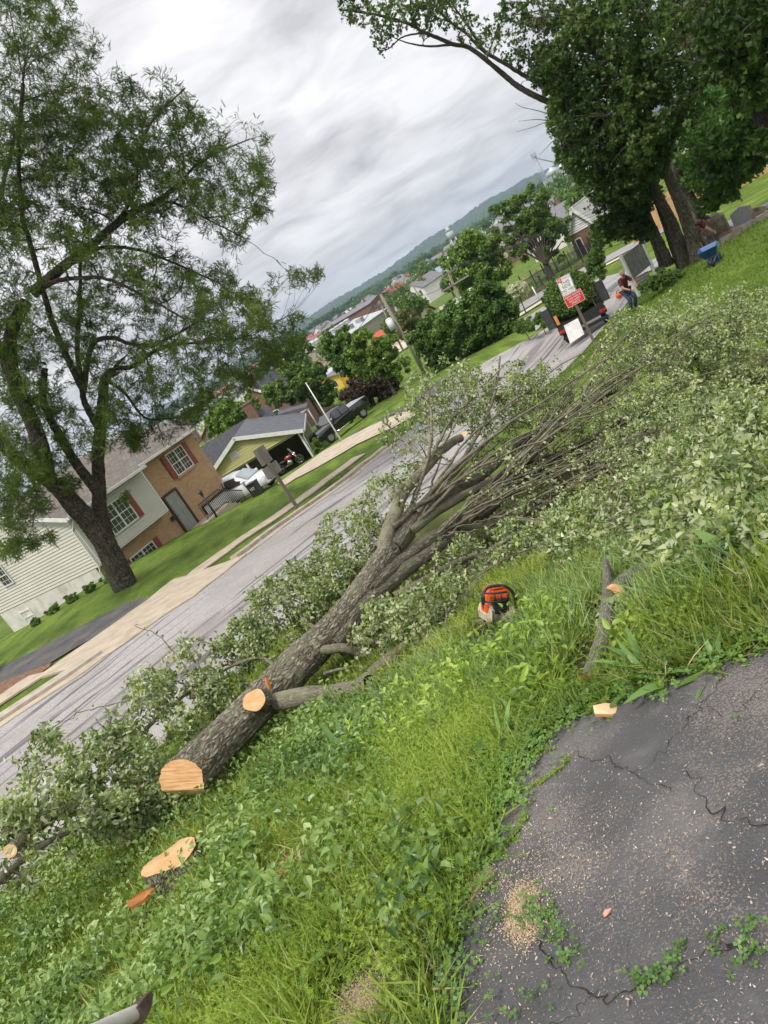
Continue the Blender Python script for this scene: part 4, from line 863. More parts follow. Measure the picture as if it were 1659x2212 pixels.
# feathery bedstraw: thin stems with whorls
def whorl(k=6):
    v, f = [], []
    for w_ in range(7):
        z = .1 + w_ * .14; x = .3 * (z ** 2); r = .075 * (1.15 - z * .6)
        for i in range(k):
            a = 2 * math.pi * i / k + w_; b = len(v); v += [(x, 0, z), (x + r * .5 * math.cos(a) - .007 * math.sin(a), r * .5 * math.sin(a) + .007 * math.cos(a), z + .02), (x + r * math.cos(a), r * math.sin(a), z + .025), (x + r * .5 * math.cos(a) + .007 * math.sin(a), r * .5 * math.sin(a) - .007 * math.cos(a), z + .02)]; f.append((b, b + 1, b + 2, b + 3))
    b = len(v); v += [(0, -.006, 0), (0, .006, 0), (.25, .003, 1), (.25, -.003, 1)]; f.append((b, b + 1, b + 2, b + 3)); return v, f
bz = lambda px, py, q: np.clip(zone(px, py, 700, 1990, 330, 260) + zone(px, py, 900, 1850, 280, 200) + zone(px, py, 1010, 1600, 240, 110) + .8 * zone(px, py, 560, 2180, 330, 150) + .5 * zone(px, py, 1330, 1480, 260, 60), 0, 1) * bare(px, py) * (.25 + .75 * vnoise(q * [2.5, 2.5, 0], 31))
q = pick(groundpts(30000, 1.4, 5.2, 1.0), bz); n = len(q)
tag(scatter('bedstraw', [whorl(6), whorl(7)], q, upframes(n, rgg, .8), rgg.uniform(.10, .24, n), weed_m, rg=rgg), 'feathery yellow green bedstraw sprawling over the bank', None, None, 'stuff')
# broad soft weeds in patches
wz = lambda px, py, q: np.clip(zone(px, py, 1110, 1420, 150, 60) + zone(px, py, 1250, 1480, 160, 50) + .6 * zone(px, py, 430, 1640, 200, 80) + .8 * zone(px, py, 900, 1560, 160, 60) + .5 * zone(px, py, 230, 1840, 160, 60), 0, 1)
q = pick(groundpts(26000, 1.8, 7, 1.0), wz); n = len(q); q[:, 2] += rgg.uniform(.03, .2, n)
tag(scatter('broadleaf_weeds', [ovate(.5, .1, .3, .2), ovate(.42, .25, .4, .2)], q, frames(n, rgg, (0, 0, 1), .6), rgg.uniform(.028, .062, n), weed_m, rg=rgg), 'soft bright green broad leaved weeds on the bank', None, None, 'stuff')
# dead straw and last year's stems through the green
straw_m = leafmat('dry_straw', [(.16, .12, .06), (.32, .26, .14), (.48, .42, .27)], .1, .8, .3, 2)
q = pick(groundpts(9000, 1.5, 8, 1.0), lambda px, py, q: .2 + .8 * (vnoise(q * [1.8, 1.8, 0], 44) > .55)); n = len(q); q[:, 2] += rgg.uniform(.01, .07, n)
tag(scatter('dry_straw', [blade(.014, .8, 3), blade(.02, 1.1, 3)], q, upframes(n, rgg, 1.1), rgg.uniform(.05, .17, n), straw_m, rg=rgg), 'dry straw and dead stems lying among the green plants', None, None, 'stuff')
# clover near the asphalt edge
def clover():
    v, f = [], []
    for a in (90, 210, 330):
        a = rad(a); b = len(v); c, s = math.cos(a), math.sin(a)
        for (r, w_) in ((0, 0), (.35, .3), (.8, .38), (.95, .15), (.88, 0), (.95, -.15), (.8, -.38), (.35, -.3)): v.append((c * r - s * w_, s * r + c * w_, .10 * r))
        f.append(tuple(range(b, b + 8)))
    b = len(v); v += [(-.03, 0, 0), (.03, 0, 0), (.03, 0, -1.6), (-.03, 0, -1.6)]; f.append((b, b + 1, b + 2, b + 3)); return v, f
e = np.array(EDGE); CL = []
def near_edge(n, spread, bias=0):
    i = rgg.randint(0, len(e) - 1, n); t = rgg.rand(n)[:, None]; p = e[i] * (1 - t) + e[i + 1] * t; p = p + rgg.normal(0, spread, p.shape) + unit(p) * bias; return np.c_[p, H(p[:, 0], p[:, 1])]
q = near_edge(5200, .09, .11); n = len(q); q[:, 2] += rgg.uniform(.04, .10, n)
tag(scatter('clover', [clover()], q, upframes(n, rgg, .35), rgg.uniform(.009, .019, n), dark_m, rg=rgg), 'clover growing along the edge of the asphalt', None, None, 'stuff')
q = near_edge(4200, .05, .05); n = len(q)
tag(scatter('grass_fringe', TB, q, upframes(n, rgg, .7), rgg.uniform(.04, .13, n), grass_m, rg=rgg), 'grass leaning over the edge of the asphalt', None, None, 'stuff')
lawn_m = leafmat('lawn_blade', [(.055, .105, .016), (.10, .17, .026), (.15, .235, .038), (.22, .31, .06)], .3, .6, .4, .5, .25)
# far lawns: coarser, larger blades
q = groundpts(90000, 9, 34, 1.25); q = thin(q[(q[:, 0] > q[:, 1] * -.05)], .9); n = len(q)
tag(scatter('lawn_grass', [blade(.10, .4, 2), blade(.08, .7, 2)], q, upframes(n, rgg, .5), rgg.uniform(.03, .085, n) * (.7 + vlen(q[:, :2]) / 30), lawn_m, rg=rgg), 'mown lawn and rough grass beyond the brush pile', None, None, 'stuff')
# weeds in the cracks of the asphalt: each patch a plant
def patch(pts, n, r, label, size=.0125, tall=.035):
    n = int(n * .62); size *= .9; r *= .85
    g = np.array([G(*p)[:3] for p in pts]); i = rgg.randint(0, len(g), n); p = g[i] + np.c_[rgg.normal(0, r, (n, 2)), np.zeros(n)]; p[:, 2] = H(p[:, 0], p[:, 1]) + .05 + rgg.uniform(.005, tall, n)
    a = scatter('clover_plant', [clover()], p, upframes(n, rgg, .45), rgg.uniform(.6, 1.2, n) * size, dark_m if size < .02 else weed_m, rg=rgg)
    return tag(a, label, 'clover', 'weeds growing through the cracked asphalt')
patch([(1175, 1985), (1200, 2000), (1190, 2020), (1165, 2010), (1215, 2035)], 150, .028, 'dark clover clump beside the sawdust on the asphalt')
patch([(1235, 2060), (1250, 2085), (1262, 2100)], 70, .025, 'small clover clump just below the larger clump on the asphalt')
patch([(1400, 2165), (1425, 2160), (1450, 2150), (1480, 2135), (1500, 2120), (1490, 2100)], 110, .018, 'clover clump in the long crack at the foot of the asphalt', .0125)
patch([(1565, 2070), (1580, 2060)], 22, .016, 'tiny clover tuft in the crack right of the long clump')
patch([(1640, 2060), (1655, 2100), (1640, 2120)], 50, .022, 'clover clump at the right hand edge of the asphalt', .0125)
patch([(1180, 2195), (1215, 2200), (1160, 2205)], 30, .02, 'sparse clover sprig at the bottom of the asphalt', .011)
patch([(1605, 1580)], 7, .008, 'single clover seedling on the bare asphalt near its top right', .013, .02)
# ---------------------------------------------------------------- near things
# stump
def stump():
    t = empty('tree_stump', (0, 0, 0), 0, 'freshly cut low tree stump ringed by creeper below the felled trunk', 'stump')
    c = P(366, 1850, 5.1); k = 48; an = np.linspace(0, 2 * np.pi, k, endpoint=False)
    u = unit(np.array([.93, -.36, .02])); v = unit(np.array([.36, .93, .03]))
    r = .17 * (1 + .16 * np.sin(2 * an + 1.2) + .12 * np.sin(3 * an + 2.1) + .05 * np.sin(5 * an)); el = np.stack([np.cos(an) * r * 1.08, np.sin(an) * r * .85], 1)
    ring = c + el[:, :1] * u + el[:, 1:] * v; ring[:, 2] += .025 * np.sin(an * 2 + .4); ring[:, :2] += (vnoise(np.stack([an * 14, an * 0, an * 0], 1), 3)[:, None] - .5) * .012
    capmesh('sawn_face', ring[::-1], cutsaw_m, t, seed=12)
    rows = []
    for i in range(13):
        q = i / 12; rr = ring.copy(); rr[:, :2] = c[:2] + (ring[:, :2] - c[:2]) * (1 + .16 * q ** 1.5); rr[:, 2] -= q * .34
        ns = (fbm(np.stack([np.cos(an) * 7, np.sin(an) * 7, an * 0 + q * 3], -1), 3, 4) - .5) * .045 * min(1, q * 8); rr[:, :2] += unit(ring[:, :2] - c[:2]) * ns[:, None]; rows.append(rr)
    i, j = np.meshgrid(np.arange(12), np.arange(k), indexing='ij'); f = np.stack([i * k + j, i * k + (j + 1) % k, (i + 1) * k + (j + 1) % k, (i + 1) * k + j], -1).reshape(-1, 4)
    fastmesh('bark', np.vstack(rows), f, bark_m, t, smooth=True, uv=np.array([(a * .2, i * .03) for i in range(13) for a in an]))
cutsaw_m = woodmat('rough_sawn_wood', (.52, .31, .15), (.40, .21, .08), (.64, .43, .24), 26)
stump()
def wedge(name, pts, h, m, label, cat='wood chip', m2=None):
    # a split wedge: polygon on the ground given by pixels, with thickness
    g = np.array([P(*p) for p in pts]); n = len(g); top = g + [0, 0, h]; mb = MB(); vs = list(g) + list(top)
    mb.add(vs, [list(range(n, 2 * n))], 0); mb.add(vs, [(i, (i + 1) % n, n + (i + 1) % n, n + i) for i in range(n)], 1); mb.add(vs, [list(range(n))[::-1]], 1)
    bm_ = mb.build(name, [m, m2 or m], None, .003); return tag(bm_, label, cat)
dw = Pg(1325, 1540) - .14
wedge('wood_wedge', [(1288, 1548, dw - .0), (1284, 1530, dw + .03), (1310, 1524, dw + .07), (1366, 1530, dw + .07), (1348, 1540, dw + .03), (1325, 1549, dw)], .013, cutpale_m, 'pale orange felling wedge of wood lying at the asphalt edge', 'wood wedge', cutred_m)
wedge('wood_chip', [(284, 1966, 4.62), (278, 1955, 4.64), (300, 1935, 4.7), (325, 1922, 4.76), (338, 1923, 4.74), (312, 1950, 4.66)], .02, cutred_m, 'orange split chip of wood lying among creeper below the stump')
# stones
stone_m = mat('field_stone', [(.17, .13, .11), (.30, .25, .21), (.42, .37, .31)], .9, 9, 8, bump=.6, bscale=30)
def stone(px, py, d, r, sq, label, rz=0, seed=1, m=None):
    c = P(px, py, d); mb = MB(); mb.ell((0, 0, 0), (r, r * .75, r * sq), 20, 12, wob=.16, seed=seed); o = mb.build('stone', m or stone_m); o.location = c; o.rotation_euler = (.2, .15, rz)
    return tag(o, label, 'stone', 'stones in the grass')
stone(1118, 1468, Pg(1118, 1478), .085, .45, 'flat pinkish stone half buried in weeds above the asphalt', .4, 1)
stone(1100, 1548, Pg(1100, 1560), .10, .6, 'large pinkish stone behind the broad dock plant', .9, 2)
stone(1058, 1478, Pg(1058, 1486), .045, .7, 'small stone left of the flat pinkish stone', 0, 3)
stone(708, 1535, Pg(708, 1548), .075, .8, 'small grey stone under the low limb of the trunk', 0, 4)
stone(924, 1555, Pg(924, 1562), .06, .8, 'brownish stone in weeds between trunk and dock plant', 1, 5)
stone(755, 1770, Pg(755, 1775), .04, .7, 'small pale stone in the open grass below the trunk', 1, 7)
# plantain / dock rosettes
dock_m = leafmat('dock_leaf', [(.06, .13, .025), (.11, .21, .04), (.19, .31, .07)], .3, .4, .3, 4, .45)
def strap(wd=.1, k=6, arch=.5):
    v, f = [], []
    for i in range(k + 1):
        t = i / k; ww = wd * (math.sin(math.pi * min(1, t * .93 + .07)) ** .7) * (.25 + .75 * t if t < .35 else 1); z = t * (1 - arch * t) * .9; x = t * (.55 + .45 * t)
        v += [(x, -ww, z + ww * .25), (x, 0, z), (x, ww, z + ww * .25)]
        if i: b = 3 * (i - 1); f += [(b, b + 1, b + 4, b + 3), (b + 1, b + 2, b + 5, b + 4)]
    return v, f
def rosette(px, py, n, size, label, m=None, wd=.10, name='dock_plant', cat='plant', arch=.55, seed=0, tilt=.25):
    g = G(px, py); rg = np.random.RandomState(seed + int(px)); pos = np.zeros((n, 3)) + rg.normal(0, .012, (n, 3)) * [1, 1, 0]
    fr = upframes(n, rg, tilt); a = np.linspace(0, 6.28 * 2.6, n) + rg.normal(0, .3, n); z = fr[:, :, 2]; x = np.stack([np.cos(a), np.sin(a), 0 * a], 1); x = unit(x - z * np.einsum('ij,ij->i', x, z)[:, None]); fr = np.stack([x, np.cross(z, x), z], 2)
    o = scatter(name, [strap(wd, 7, arch), strap(wd * 1.15, 7, arch + .25), strap(wd * .85, 7, arch - .2)], pos, fr, rg.uniform(.6, 1.1, n) * size, m or dock_m, rg=rg, smooth=True); o.location = g
    return tag(o, label, cat, 'broad leaved rosettes on the bank')
rosette(1115, 1650, 44, .24, 'tall upright dock rosette at the edge of the asphalt', wd=.055, arch=.6)
rosette(1040, 1930, 16, .20, 'plantain rosette spreading beside the lower asphalt edge', wd=.07, arch=.75)
rosette(1010, 1790, 13, .19, 'plantain rosette in yellowish weeds left of the asphalt', wd=.075, arch=.7)
rosette(755, 1640, 26, .36, 'large dock clump below the trunk with long strap leaves', wd=.07, arch=.75)
rosette(780, 2060, 10, .17, 'plantain rosette low in the middle of the bank', wd=.075, arch=.8)
rosette(1415, 1486, 30, .26, 'dock rosette above the orange wood wedge', wd=.07, arch=.6)
rosette(1450, 1495, 12, .22, 'dock rosette right of the one above the wood wedge', wd=.075, arch=.7)
rosette(95, 2060, 34, .36, 'clump of arching strap leaves at the left edge', wd=.035, arch=.75, name='lily_clump', seed=3)
rosette(150, 2040, 26, .30, 'second clump of arching strap leaves beside the leftmost one', wd=.035, arch=.75, name='lily_clump', seed=5)
rosette(660, 2180, 12, .22, 'plantain rosette at the foot of the bank', wd=.10, arch=.8)
rosette(1560, 1470, 12, .17, 'small leafy rosette at the top right asphalt edge', wd=.09, arch=.7)
rosette(1640, 1230, 12, .3, 'broad leaved dock at the right edge under the brush', wd=.08, arch=.7)
# upright seedlings
def seedling(px, py, h, n, label, lean=.2, size=.05, m=None, d=None):
    g = G(px, py) if d is None else P(px, py, d); rg = np.random.RandomState(int(px * 7 + py)); top = np.array([rg.normal(0, lean) * h, rg.normal(0, lean) * h, h]); t = np.linspace(0, 1, 8)[:, None]
    p = top * t + np.array([.2, .1, 0]) * h * t * (1 - t); r = empty('seedling', g, 0, label, 'seedling', 'broadleaf seedlings on the bank'); tubes('stem', [(p, np.linspace(.004, .0015, 8))], 5, twig_m, r)
    i = np.linspace(1.5, 7, n); b = np.minimum(i.astype(int), 6); f = (i - b)[:, None]; pos = p[b] * (1 - f) + p[b + 1] * f; a = np.arange(n) * 2.4; d_ = np.stack([np.cos(a), np.sin(a), .35 + 0 * a], 1)
    scatter('leaf', [ovate(.5, .15, .2, .12)], pos, frames(n, rg, (0, 0, 1), .75, unit(d_), .8), rg.uniform(.7, 1.2, n) * size, m or vine_m, r, rg); return r
for (a, b, h_, n_, l_) in ((490, 1640, .34, 9, 'leafy seedling standing in front of the trunk near its sawn end'), (445, 1625, .22, 8, 'smaller leafy seedling left of the one before the trunk'), (640, 1960, .22, 9, 'seedling with paired leaves below the bare earth patch'),
    (730, 1700, .3, 10, 'slim seedling in creeper below the middle of the trunk'), (360, 2000, .26, 14, 'glossy leaved seedling below the orange chip'), (560, 2000, .2, 8, 'pale seedling beside the sawdust on bare earth'),
    (905, 1420, .3, 10, 'seedling in long grass left of the pale sapling leaves'), (1130, 1440, .25, 14, 'bright seedling with large leaves above the flat stone'), (1160, 1420, .22, 12, 'bright seedling right of the one above the flat stone'), (420, 1770, .3, 12, 'seedling rising behind the stump')):
    seedling(a, b, h_, n_, l_, size=.06 if n_ > 10 else .05, m=weed_m if 'bright' in l_ else None)
# loose sticks and logs
def stick(name, l, rs, m, label, cat, ends=None, sides=12, cap=None):
    t = empty(name, (0, 0, 0), 0, label, cat); p = smooth(PX(l), 6); r = np.interp(np.linspace(0, 1, len(p)), np.linspace(0, 1, len(rs)), rs)
    if rs[0] > .03: thick(PX(l), rs, 'bark', m, t, 36, .015, .01, 7)
    else: tubes('bark', [(p, r)], sides, m, t)
    for e_, (q, w_) in (ends or {}).items():
        c = p[0] if e_ == 0 else p[-1]; nn = unit((c - p[1 if e_ == 0 else -2])); u = unit(np.cross(nn, [0, 0, 1])); v = np.cross(u, nn); an = np.linspace(0, 2 * np.pi, 28, endpoint=False)
        capmesh('sawn_end', c + nn * .003 + (u * np.cos(an)[:, None] + v * np.sin(an)[:, None]) * (r[0 if e_ == 0 else -1] * 1.0), q, t, seed=int(w_))
    return t, p
grey_bark = barkmat('lichened_bark', (.07, .062, .048), (.16, .15, .115), (.27, .27, .20), 1.6, .5, (.25, .27, .18))
stick('cut_pole', [(1272, 1466, Pg(1272, 1470) - .22), (1290, 1420, Pg(1290, 1428) - .28), (1306, 1370, Pg(1306, 1380) - .34), (1312, 1320, Pg(1312, 1335) - .4), (1313, 1270, Pg(1313, 1290) - .45), (1309, 1215, Pg(1309, 1240) - .5)], [.034, .036, .033, .028, .026, .022], grey_bark, 'lichened cut pole lying up the bank right of the chainsaw', 'cut branch', {0: (cutred_m, 3)})
stick('cut_log', [(1329, 1282, Pg(1329, 1295) - .42), (1350, 1262, Pg(1350, 1275) - .32), (1385, 1240, Pg(1385, 1250) - .2), (1430, 1215, Pg(1430, 1225))], [.050, .055, .055, .045], grey_bark, 'short thick log with round orange sawn end beside the cut pole', 'log', {0: (cut_m, 2)})
stick('stick', [(475, 2205, 2.9), (488, 2160, 3.0), (500, 2110, 3.05), (515, 2072, 3.15)], [.010, .009, .008, .005], twig_m, 'dark snapped stick leaning in the grass near the photo foot', 'stick')
stick('stick', [(1005, 1400, 5.0), (1020, 1370, 5.3), (1060, 1340, 5.6), (1100, 1310, 5.8), (1160, 1270, 6.1)], [.012, .011, .01, .007, .004], twig_m, 'thin dark branch lying across the chainsaw', 'stick')
stick('stick', [(1350, 1412, 5.0), (1440, 1365, 5.4), (1520, 1310, 5.7), (1600, 1250, 6.1)], [.010, .010, .008, .006], twig_m, 'long thin branch across the grass right of the cut pole', 'stick')
stick('stick', [(1185, 1740, 2.12), (1205, 1715, 2.18), (1238, 1670, 2.28)], [.0035, .003, .002], twig_m, 'short twig lying on the asphalt beside the creeping weed', 'stick')
# angle grinder-like broken prop: a weathered board end with a pale tube poking in at the lower left
bt = empty('broken_post', (0, 0, 0), 0, 'broken pale tube and dark splintered wood poking in at the bottom left', 'broken post')
pm = PX([(190, 2235, 2.75), (300, 2185, 2.9)]); tubes('pale_tube', [(np.array([pm[0] * (1 - t) + pm[1] * t for t in np.linspace(0, 1, 6)]), np.full(6, .026))], 14, mat('pale_tube', [(.42, .39, .35), (.62, .59, .55)], .7, 6), bt)
mb = MB(); mb.tube(PX([(293, 2200, 2.87), (306, 2178, 2.92), (324, 2148, 2.98)]), [.040, .036, .014], 5, smooth=False); mb.build('splintered_wood', mat('dark_broken_wood', [(.03, .018, .013), (.075, .05, .038), (.12, .09, .07)], .9, 14, 6, bump=.6, bscale=60), bt)
# creeping stems of bedstraw over the asphalt
def runner(l, label, n=40):
    r = empty('creeping_weed', (0, 0, 0), 0, label, 'weed', 'weeds creeping over the asphalt'); p = smooth(np.array([G(*q) + [0, 0, .065] for q in l]), 8); tubes('stem', [(p, np.linspace(.003, .0012, len(p)))], 5, weed_m, r)
    t = np.linspace(0, len(p) - 1.01, n); i = t.astype(int); pos = p[i] + (p[i + 1] - p[i]) * (t - i)[:, None]; rg = np.random.RandomState(n); pos = np.repeat(pos, 6, 0); scatter('leaf', [lowleaf(.25, 0)], pos, frames(len(pos), rg, (0, 0, 1), .5), rg.uniform(.012, .026, len(pos)), weed_m, r, rg)
runner([(1085, 1745), (1120, 1742), (1170, 1725), (1215, 1700), (1250, 1665)], 'long bedstraw stem reaching out over the asphalt')
runner([(1050, 1920), (1090, 1880), (1125, 1840), (1160, 1790)], 'bedstraw stem below the long one on the asphalt', 34)
runner([(1140, 1690), (1165, 1655), (1210, 1645)], 'short bedstraw stem beside the dock rosette', 20)
# sawdust heaps
dust_m = mat('sawdust', [(.50, .36, .21), (.66, .52, .34), (.75, .62, .44)], .95, 60, 5, bump=1, bscale=160, bdist=.01)
reddust_m = mat('red_sawdust', [(.40, .17, .06), (.55, .27, .12), (.62, .38, .20)], .95, 50, 5, bump=1, bscale=160, bdist=.01)
def heap(pts, n, r, m, label, kindname='sawdust', size=.0034, dz=.066):
    g = np.array([G(*p) for p in pts]); i = rgg.randint(0, len(g), n); p = g[i] + np.c_[rgg.normal(0, r, (n, 2)), np.zeros(n)]; dd = vlen((p - g[i])[:, :2]); p[:, 2] = H(p[:, 0], p[:, 1]) + dz + np.exp(-(dd / r) ** 2) * r * .22 * rgg.rand(n)
    T = [([(0, 0, 0), (1, .2, .1), (.8, .7, 0), (0, .5, .2)], [(0, 1, 2, 3)])]
    return tag(scatter(kindname, T, p, frames(n, rgg, (0, 0, 1), .4), rgg.uniform(.5, 1.4, n) * size, m, rg=rgg), label, None, None, 'stuff')
heap([(1150, 2000), (1138, 2025), (1160, 1985), (1145, 1970), (1165, 2045)], 9000, .024, dust_m, 'pale sawdust on the asphalt')
heap([(1052, 1940), (1068, 1925), (1040, 1955)], 4500, .018, dust_m, 'pale sawdust at the asphalt edge')
heap([(630, 1870), (615, 1900), (640, 1850), (600, 1915), (650, 1885)], 9000, .055, reddust_m, 'orange sawdust on bare earth', dz=.03, size=.005)
heap([(765, 2180), (790, 2160), (830, 2190), (800, 2205), (780, 2200)], 14000, .055, dust_m, 'pale sawdust at the foot of the bank', dz=.02)
heap([(1110, 1950), (1180, 1900), (1100, 2090), (1210, 1980)], 1600, .09, dust_m, 'scattered sawdust', size=.004)
# seeds and leaf litter strewn over the asphalt
seed_m = leafmat('maple_seed_litter', [(.12, .08, .055), (.28, .21, .16), (.44, .36, .29), (.66, .59, .49)], .1, .7, .3, 3, .2)
n = 120000; x = rgg.uniform(-1.2, 3.6, n); y = rgg.uniform(.3, 4.2, n); k = inpoly(x, y, DP); x, y = x[k], y[k]; dn = fbm(np.stack([x * 2.1, y * 2.1, 0 * x], -1), 4, 77); cd_ = crackdist(x, y)
k = rgg.rand(len(x)) < np.clip((dn - .45) * 6, .10, 1) + np.exp(-(cd_ / .03) ** 2) * .5; x, y = x[k], y[k]; n = len(x)
z = H(x, y) + drivefn(x, y) + .002
T = [([(0, -.15, 0), (.25, -.22, .02), (1, 0, .05), (.25, .2, .02)], [(0, 1, 2, 3)]), ([(0, 0, 0), (.3, -.3, .02), (.9, -.25, .08), (1, .1, .02), (.4, .2, 0)], [(0, 1, 2, 3, 4)]), ([(0, -.06, 0), (1, -.04, .04), (1, .04, .04), (0, .06, 0)], [(0, 1, 2, 3)])]
tag(scatter('seed_litter', T, np.stack([x, y, z], 1), frames(n, rgg, (0, 0, 1), .8), rgg.uniform(.0035, .011, n) * rgg.choice([.7, 1, 1.6], n, p=[.66, .32, .02]), seed_m, rg=rgg), 'maple seeds and litter strewn over the asphalt', None, None, 'stuff')
# one pink seed wing
o = scatter('seed_wing', [ovate(.5, .2, .1, .5)], np.array([G(1318, 2030) + [0, 0, .062]]), frames(1, np.random.RandomState(3), (0, 0, 1), .9), np.array([.035]), mat('pink_seed', [(.55, .22, .18), (.65, .32, .25)], .6, 20))
tag(o, 'single pink winged seed lying on the asphalt', 'seed')
# ---------------------------------------------------------------- brush pile at the left, cut limbs
bl = empty('cut_limb', (0, 0, 0), 0, 'long sawn limb with leafy twigs lying between the street and the stump', 'cut branch')
S2 = Skel(21)
l2 = [([(22, 1838, 6.0), (60, 1805, 6.3), (110, 1765, 6.6), (160, 1728, 6.9), (200, 1695, 7.1), (222, 1650, 7.4), (232, 1600, 7.7), (238, 1540, 8.0)], .045, .018),
      ([(-30, 1925, 5.6), (20, 1880, 5.9), (80, 1835, 6.1), (130, 1805, 6.3), (200, 1780, 6.5), (280, 1755, 6.7)], .035, .012),
      ([(222, 1665, 7.3), (270, 1620, 7.5), (330, 1560, 7.8), (400, 1500, 8.0), (480, 1440, 8.2), (540, 1420, 8.3)], .028, .012),
      ([(240, 1745, 6.8), (290, 1715, 6.9), (345, 1670, 7.1)], .025, .015), ([(120, 1760, 6.6), (200, 1748, 6.6), (300, 1745, 6.6), (370, 1740, 6.6)], .018, .008)]
for l, a, b in l2: S2.add(smooth(PX(l), 6), a, b, 0, .004, .8)
for p_, r_, _ in S2.paths: tubes('limb', [(p_, r_)], 12, limb_m, bl)
pp_, pr_ = S2.paths[0][0], S2.paths[0][1]; nn_ = unit(pp_[0] - pp_[1]); uu_ = unit(np.cross(nn_, [0, 0, 1])); vv_ = np.cross(uu_, nn_); an_ = np.linspace(0, 2 * np.pi, 24, endpoint=False)
capmesh('sawn_end', pp_[0] + nn_ * .004 + (uu_ * np.cos(an_)[:, None] + vv_ * np.sin(an_)[:, None]) * pr_[0] * 1.02, cutpale_m, bl, seed=3)
lb = [(330, 1500, 8, 80, .5), (420, 1440, 8.1, 90, .5), (520, 1400, 8.2, 70, .4), (260, 1590, 7.7, 80, .5), (180, 1660, 7.2, 80, .5), (100, 1720, 6.8, 90, .45), (300, 1660, 7.2, 80, .4), (40, 1790, 6.3, 90, .4), (150, 1790, 6.4, 90, .35),
      (250, 1760, 6.6, 70, .3), (30, 1880, 5.9, 60, .3), (400, 1560, 7.6, 60, .4), (480, 1500, 7.8, 70, .4), (60, 1650, 7.6, 50, .4), (340, 1740, 6.7, 50, .25), (100, 1600, 8.3, 40, .4), (560, 1360, 8.3, 60, .5)]
lb = [(b[0], b[1], min(b[2], Pg(b[0], b[1] + 12) * .98), b[3] * .78, b[4] * .8) for b in lb]
S2.grow(settle(blobpts(lb, 120, rgc), .12), .6, .018, .008, 1, .10, 7, .05); S2.grow(settle(blobpts(lb, 2200, rgc), .04), .6, .007, .003, 2, .16, 6, .02, maxlen=1)
S2.mesh('twigs', twig_m, bl, 1, 2, 5)
for l in ([(330, 1500, 8), (260, 1520, 8.3), (190, 1535, 8.6), (130, 1560, 8.8), (60, 1590, 9)], [(230, 1640, 7.6), (160, 1640, 8), (90, 1660, 8.2), (60, 1600, 8.4)], [(400, 1440, 8.2), (350, 1380, 8.5), (290, 1350, 8.8)]):
    S2.add(smooth(PX(l), 5), .008, .003, 2, .01); tubes('twig', [S2.paths[-1][:2]], 5, twig_m, bl)
o1, d1 = S2.pts(2, 10, .3, 1.0); o1, d1 = gaps(o1, d1, 2.6, .44); leaves('foliage', settle(o1, .02), d1, .046, pear_leaf, bl, rgc, PT, .15)
# second, smaller cut branch at the right of the chainsaw
b3 = empty('cut_branch', (0, 0, 0), 0, 'small leafy cut branch fallen over the round sawn log on the right', 'cut branch')
S3 = Skel(23)
for l, a, b in (([(1430, 1215, 6.6), (1455, 1160, 6.9), (1440, 1110, 7.2), (1430, 1060, 7.6), (1465, 1000, 8), (1480, 960, 8.4)], .026, .01), ([(1340, 1265, 5.7), (1400, 1270, 5.7), (1380, 1330, 5.4), (1310, 1365, 5.2)], .012, .006), ([(1430, 1215, 6.6), (1520, 1180, 6.5), (1600, 1130, 6.7), (1680, 1080, 7)], .022, .01), ([(1310, 1190, 6.1), (1270, 1215, 6.0), (1180, 1190, 6.1), (1160, 1150, 6.2)], .01, .004)):
    S3.add(smooth(PX(l), 6), a, b, 0, .006, .8); tubes('limb', [S3.paths[-1][:2]], 9, limb_m, b3)
lb = [(1480, 1130, 6.9, 90, .4), (1580, 1110, 6.9, 90, .4), (1450, 1040, 7.6, 80, .4), (1400, 1200, 6.4, 60, .25), (1350, 1330, 5.4, 40, .15), (1240, 1200, 6.1, 70, .2), (1620, 1180, 6.5, 60, .3), (1500, 1230, 6.3, 60, .2)]
lb = [(b[0], b[1], min(b[2], Pg(b[0], b[1] + 12) * .97)) + tuple(b[3:]) for b in lb]
S3.grow(settle(blobpts(lb, 420, rgc), .04), .6, .007, .0025, 2, .18, 6, .02, maxlen=1.4); S3.mesh('twigs', twig_m, b3, 2, 2, 5)
o1, d1 = S3.pts(2, 15, .3, 1.0); leaves('foliage', settle(o1, .02), d1, .045, pear_leaf, b3, rgc, PT, .2)
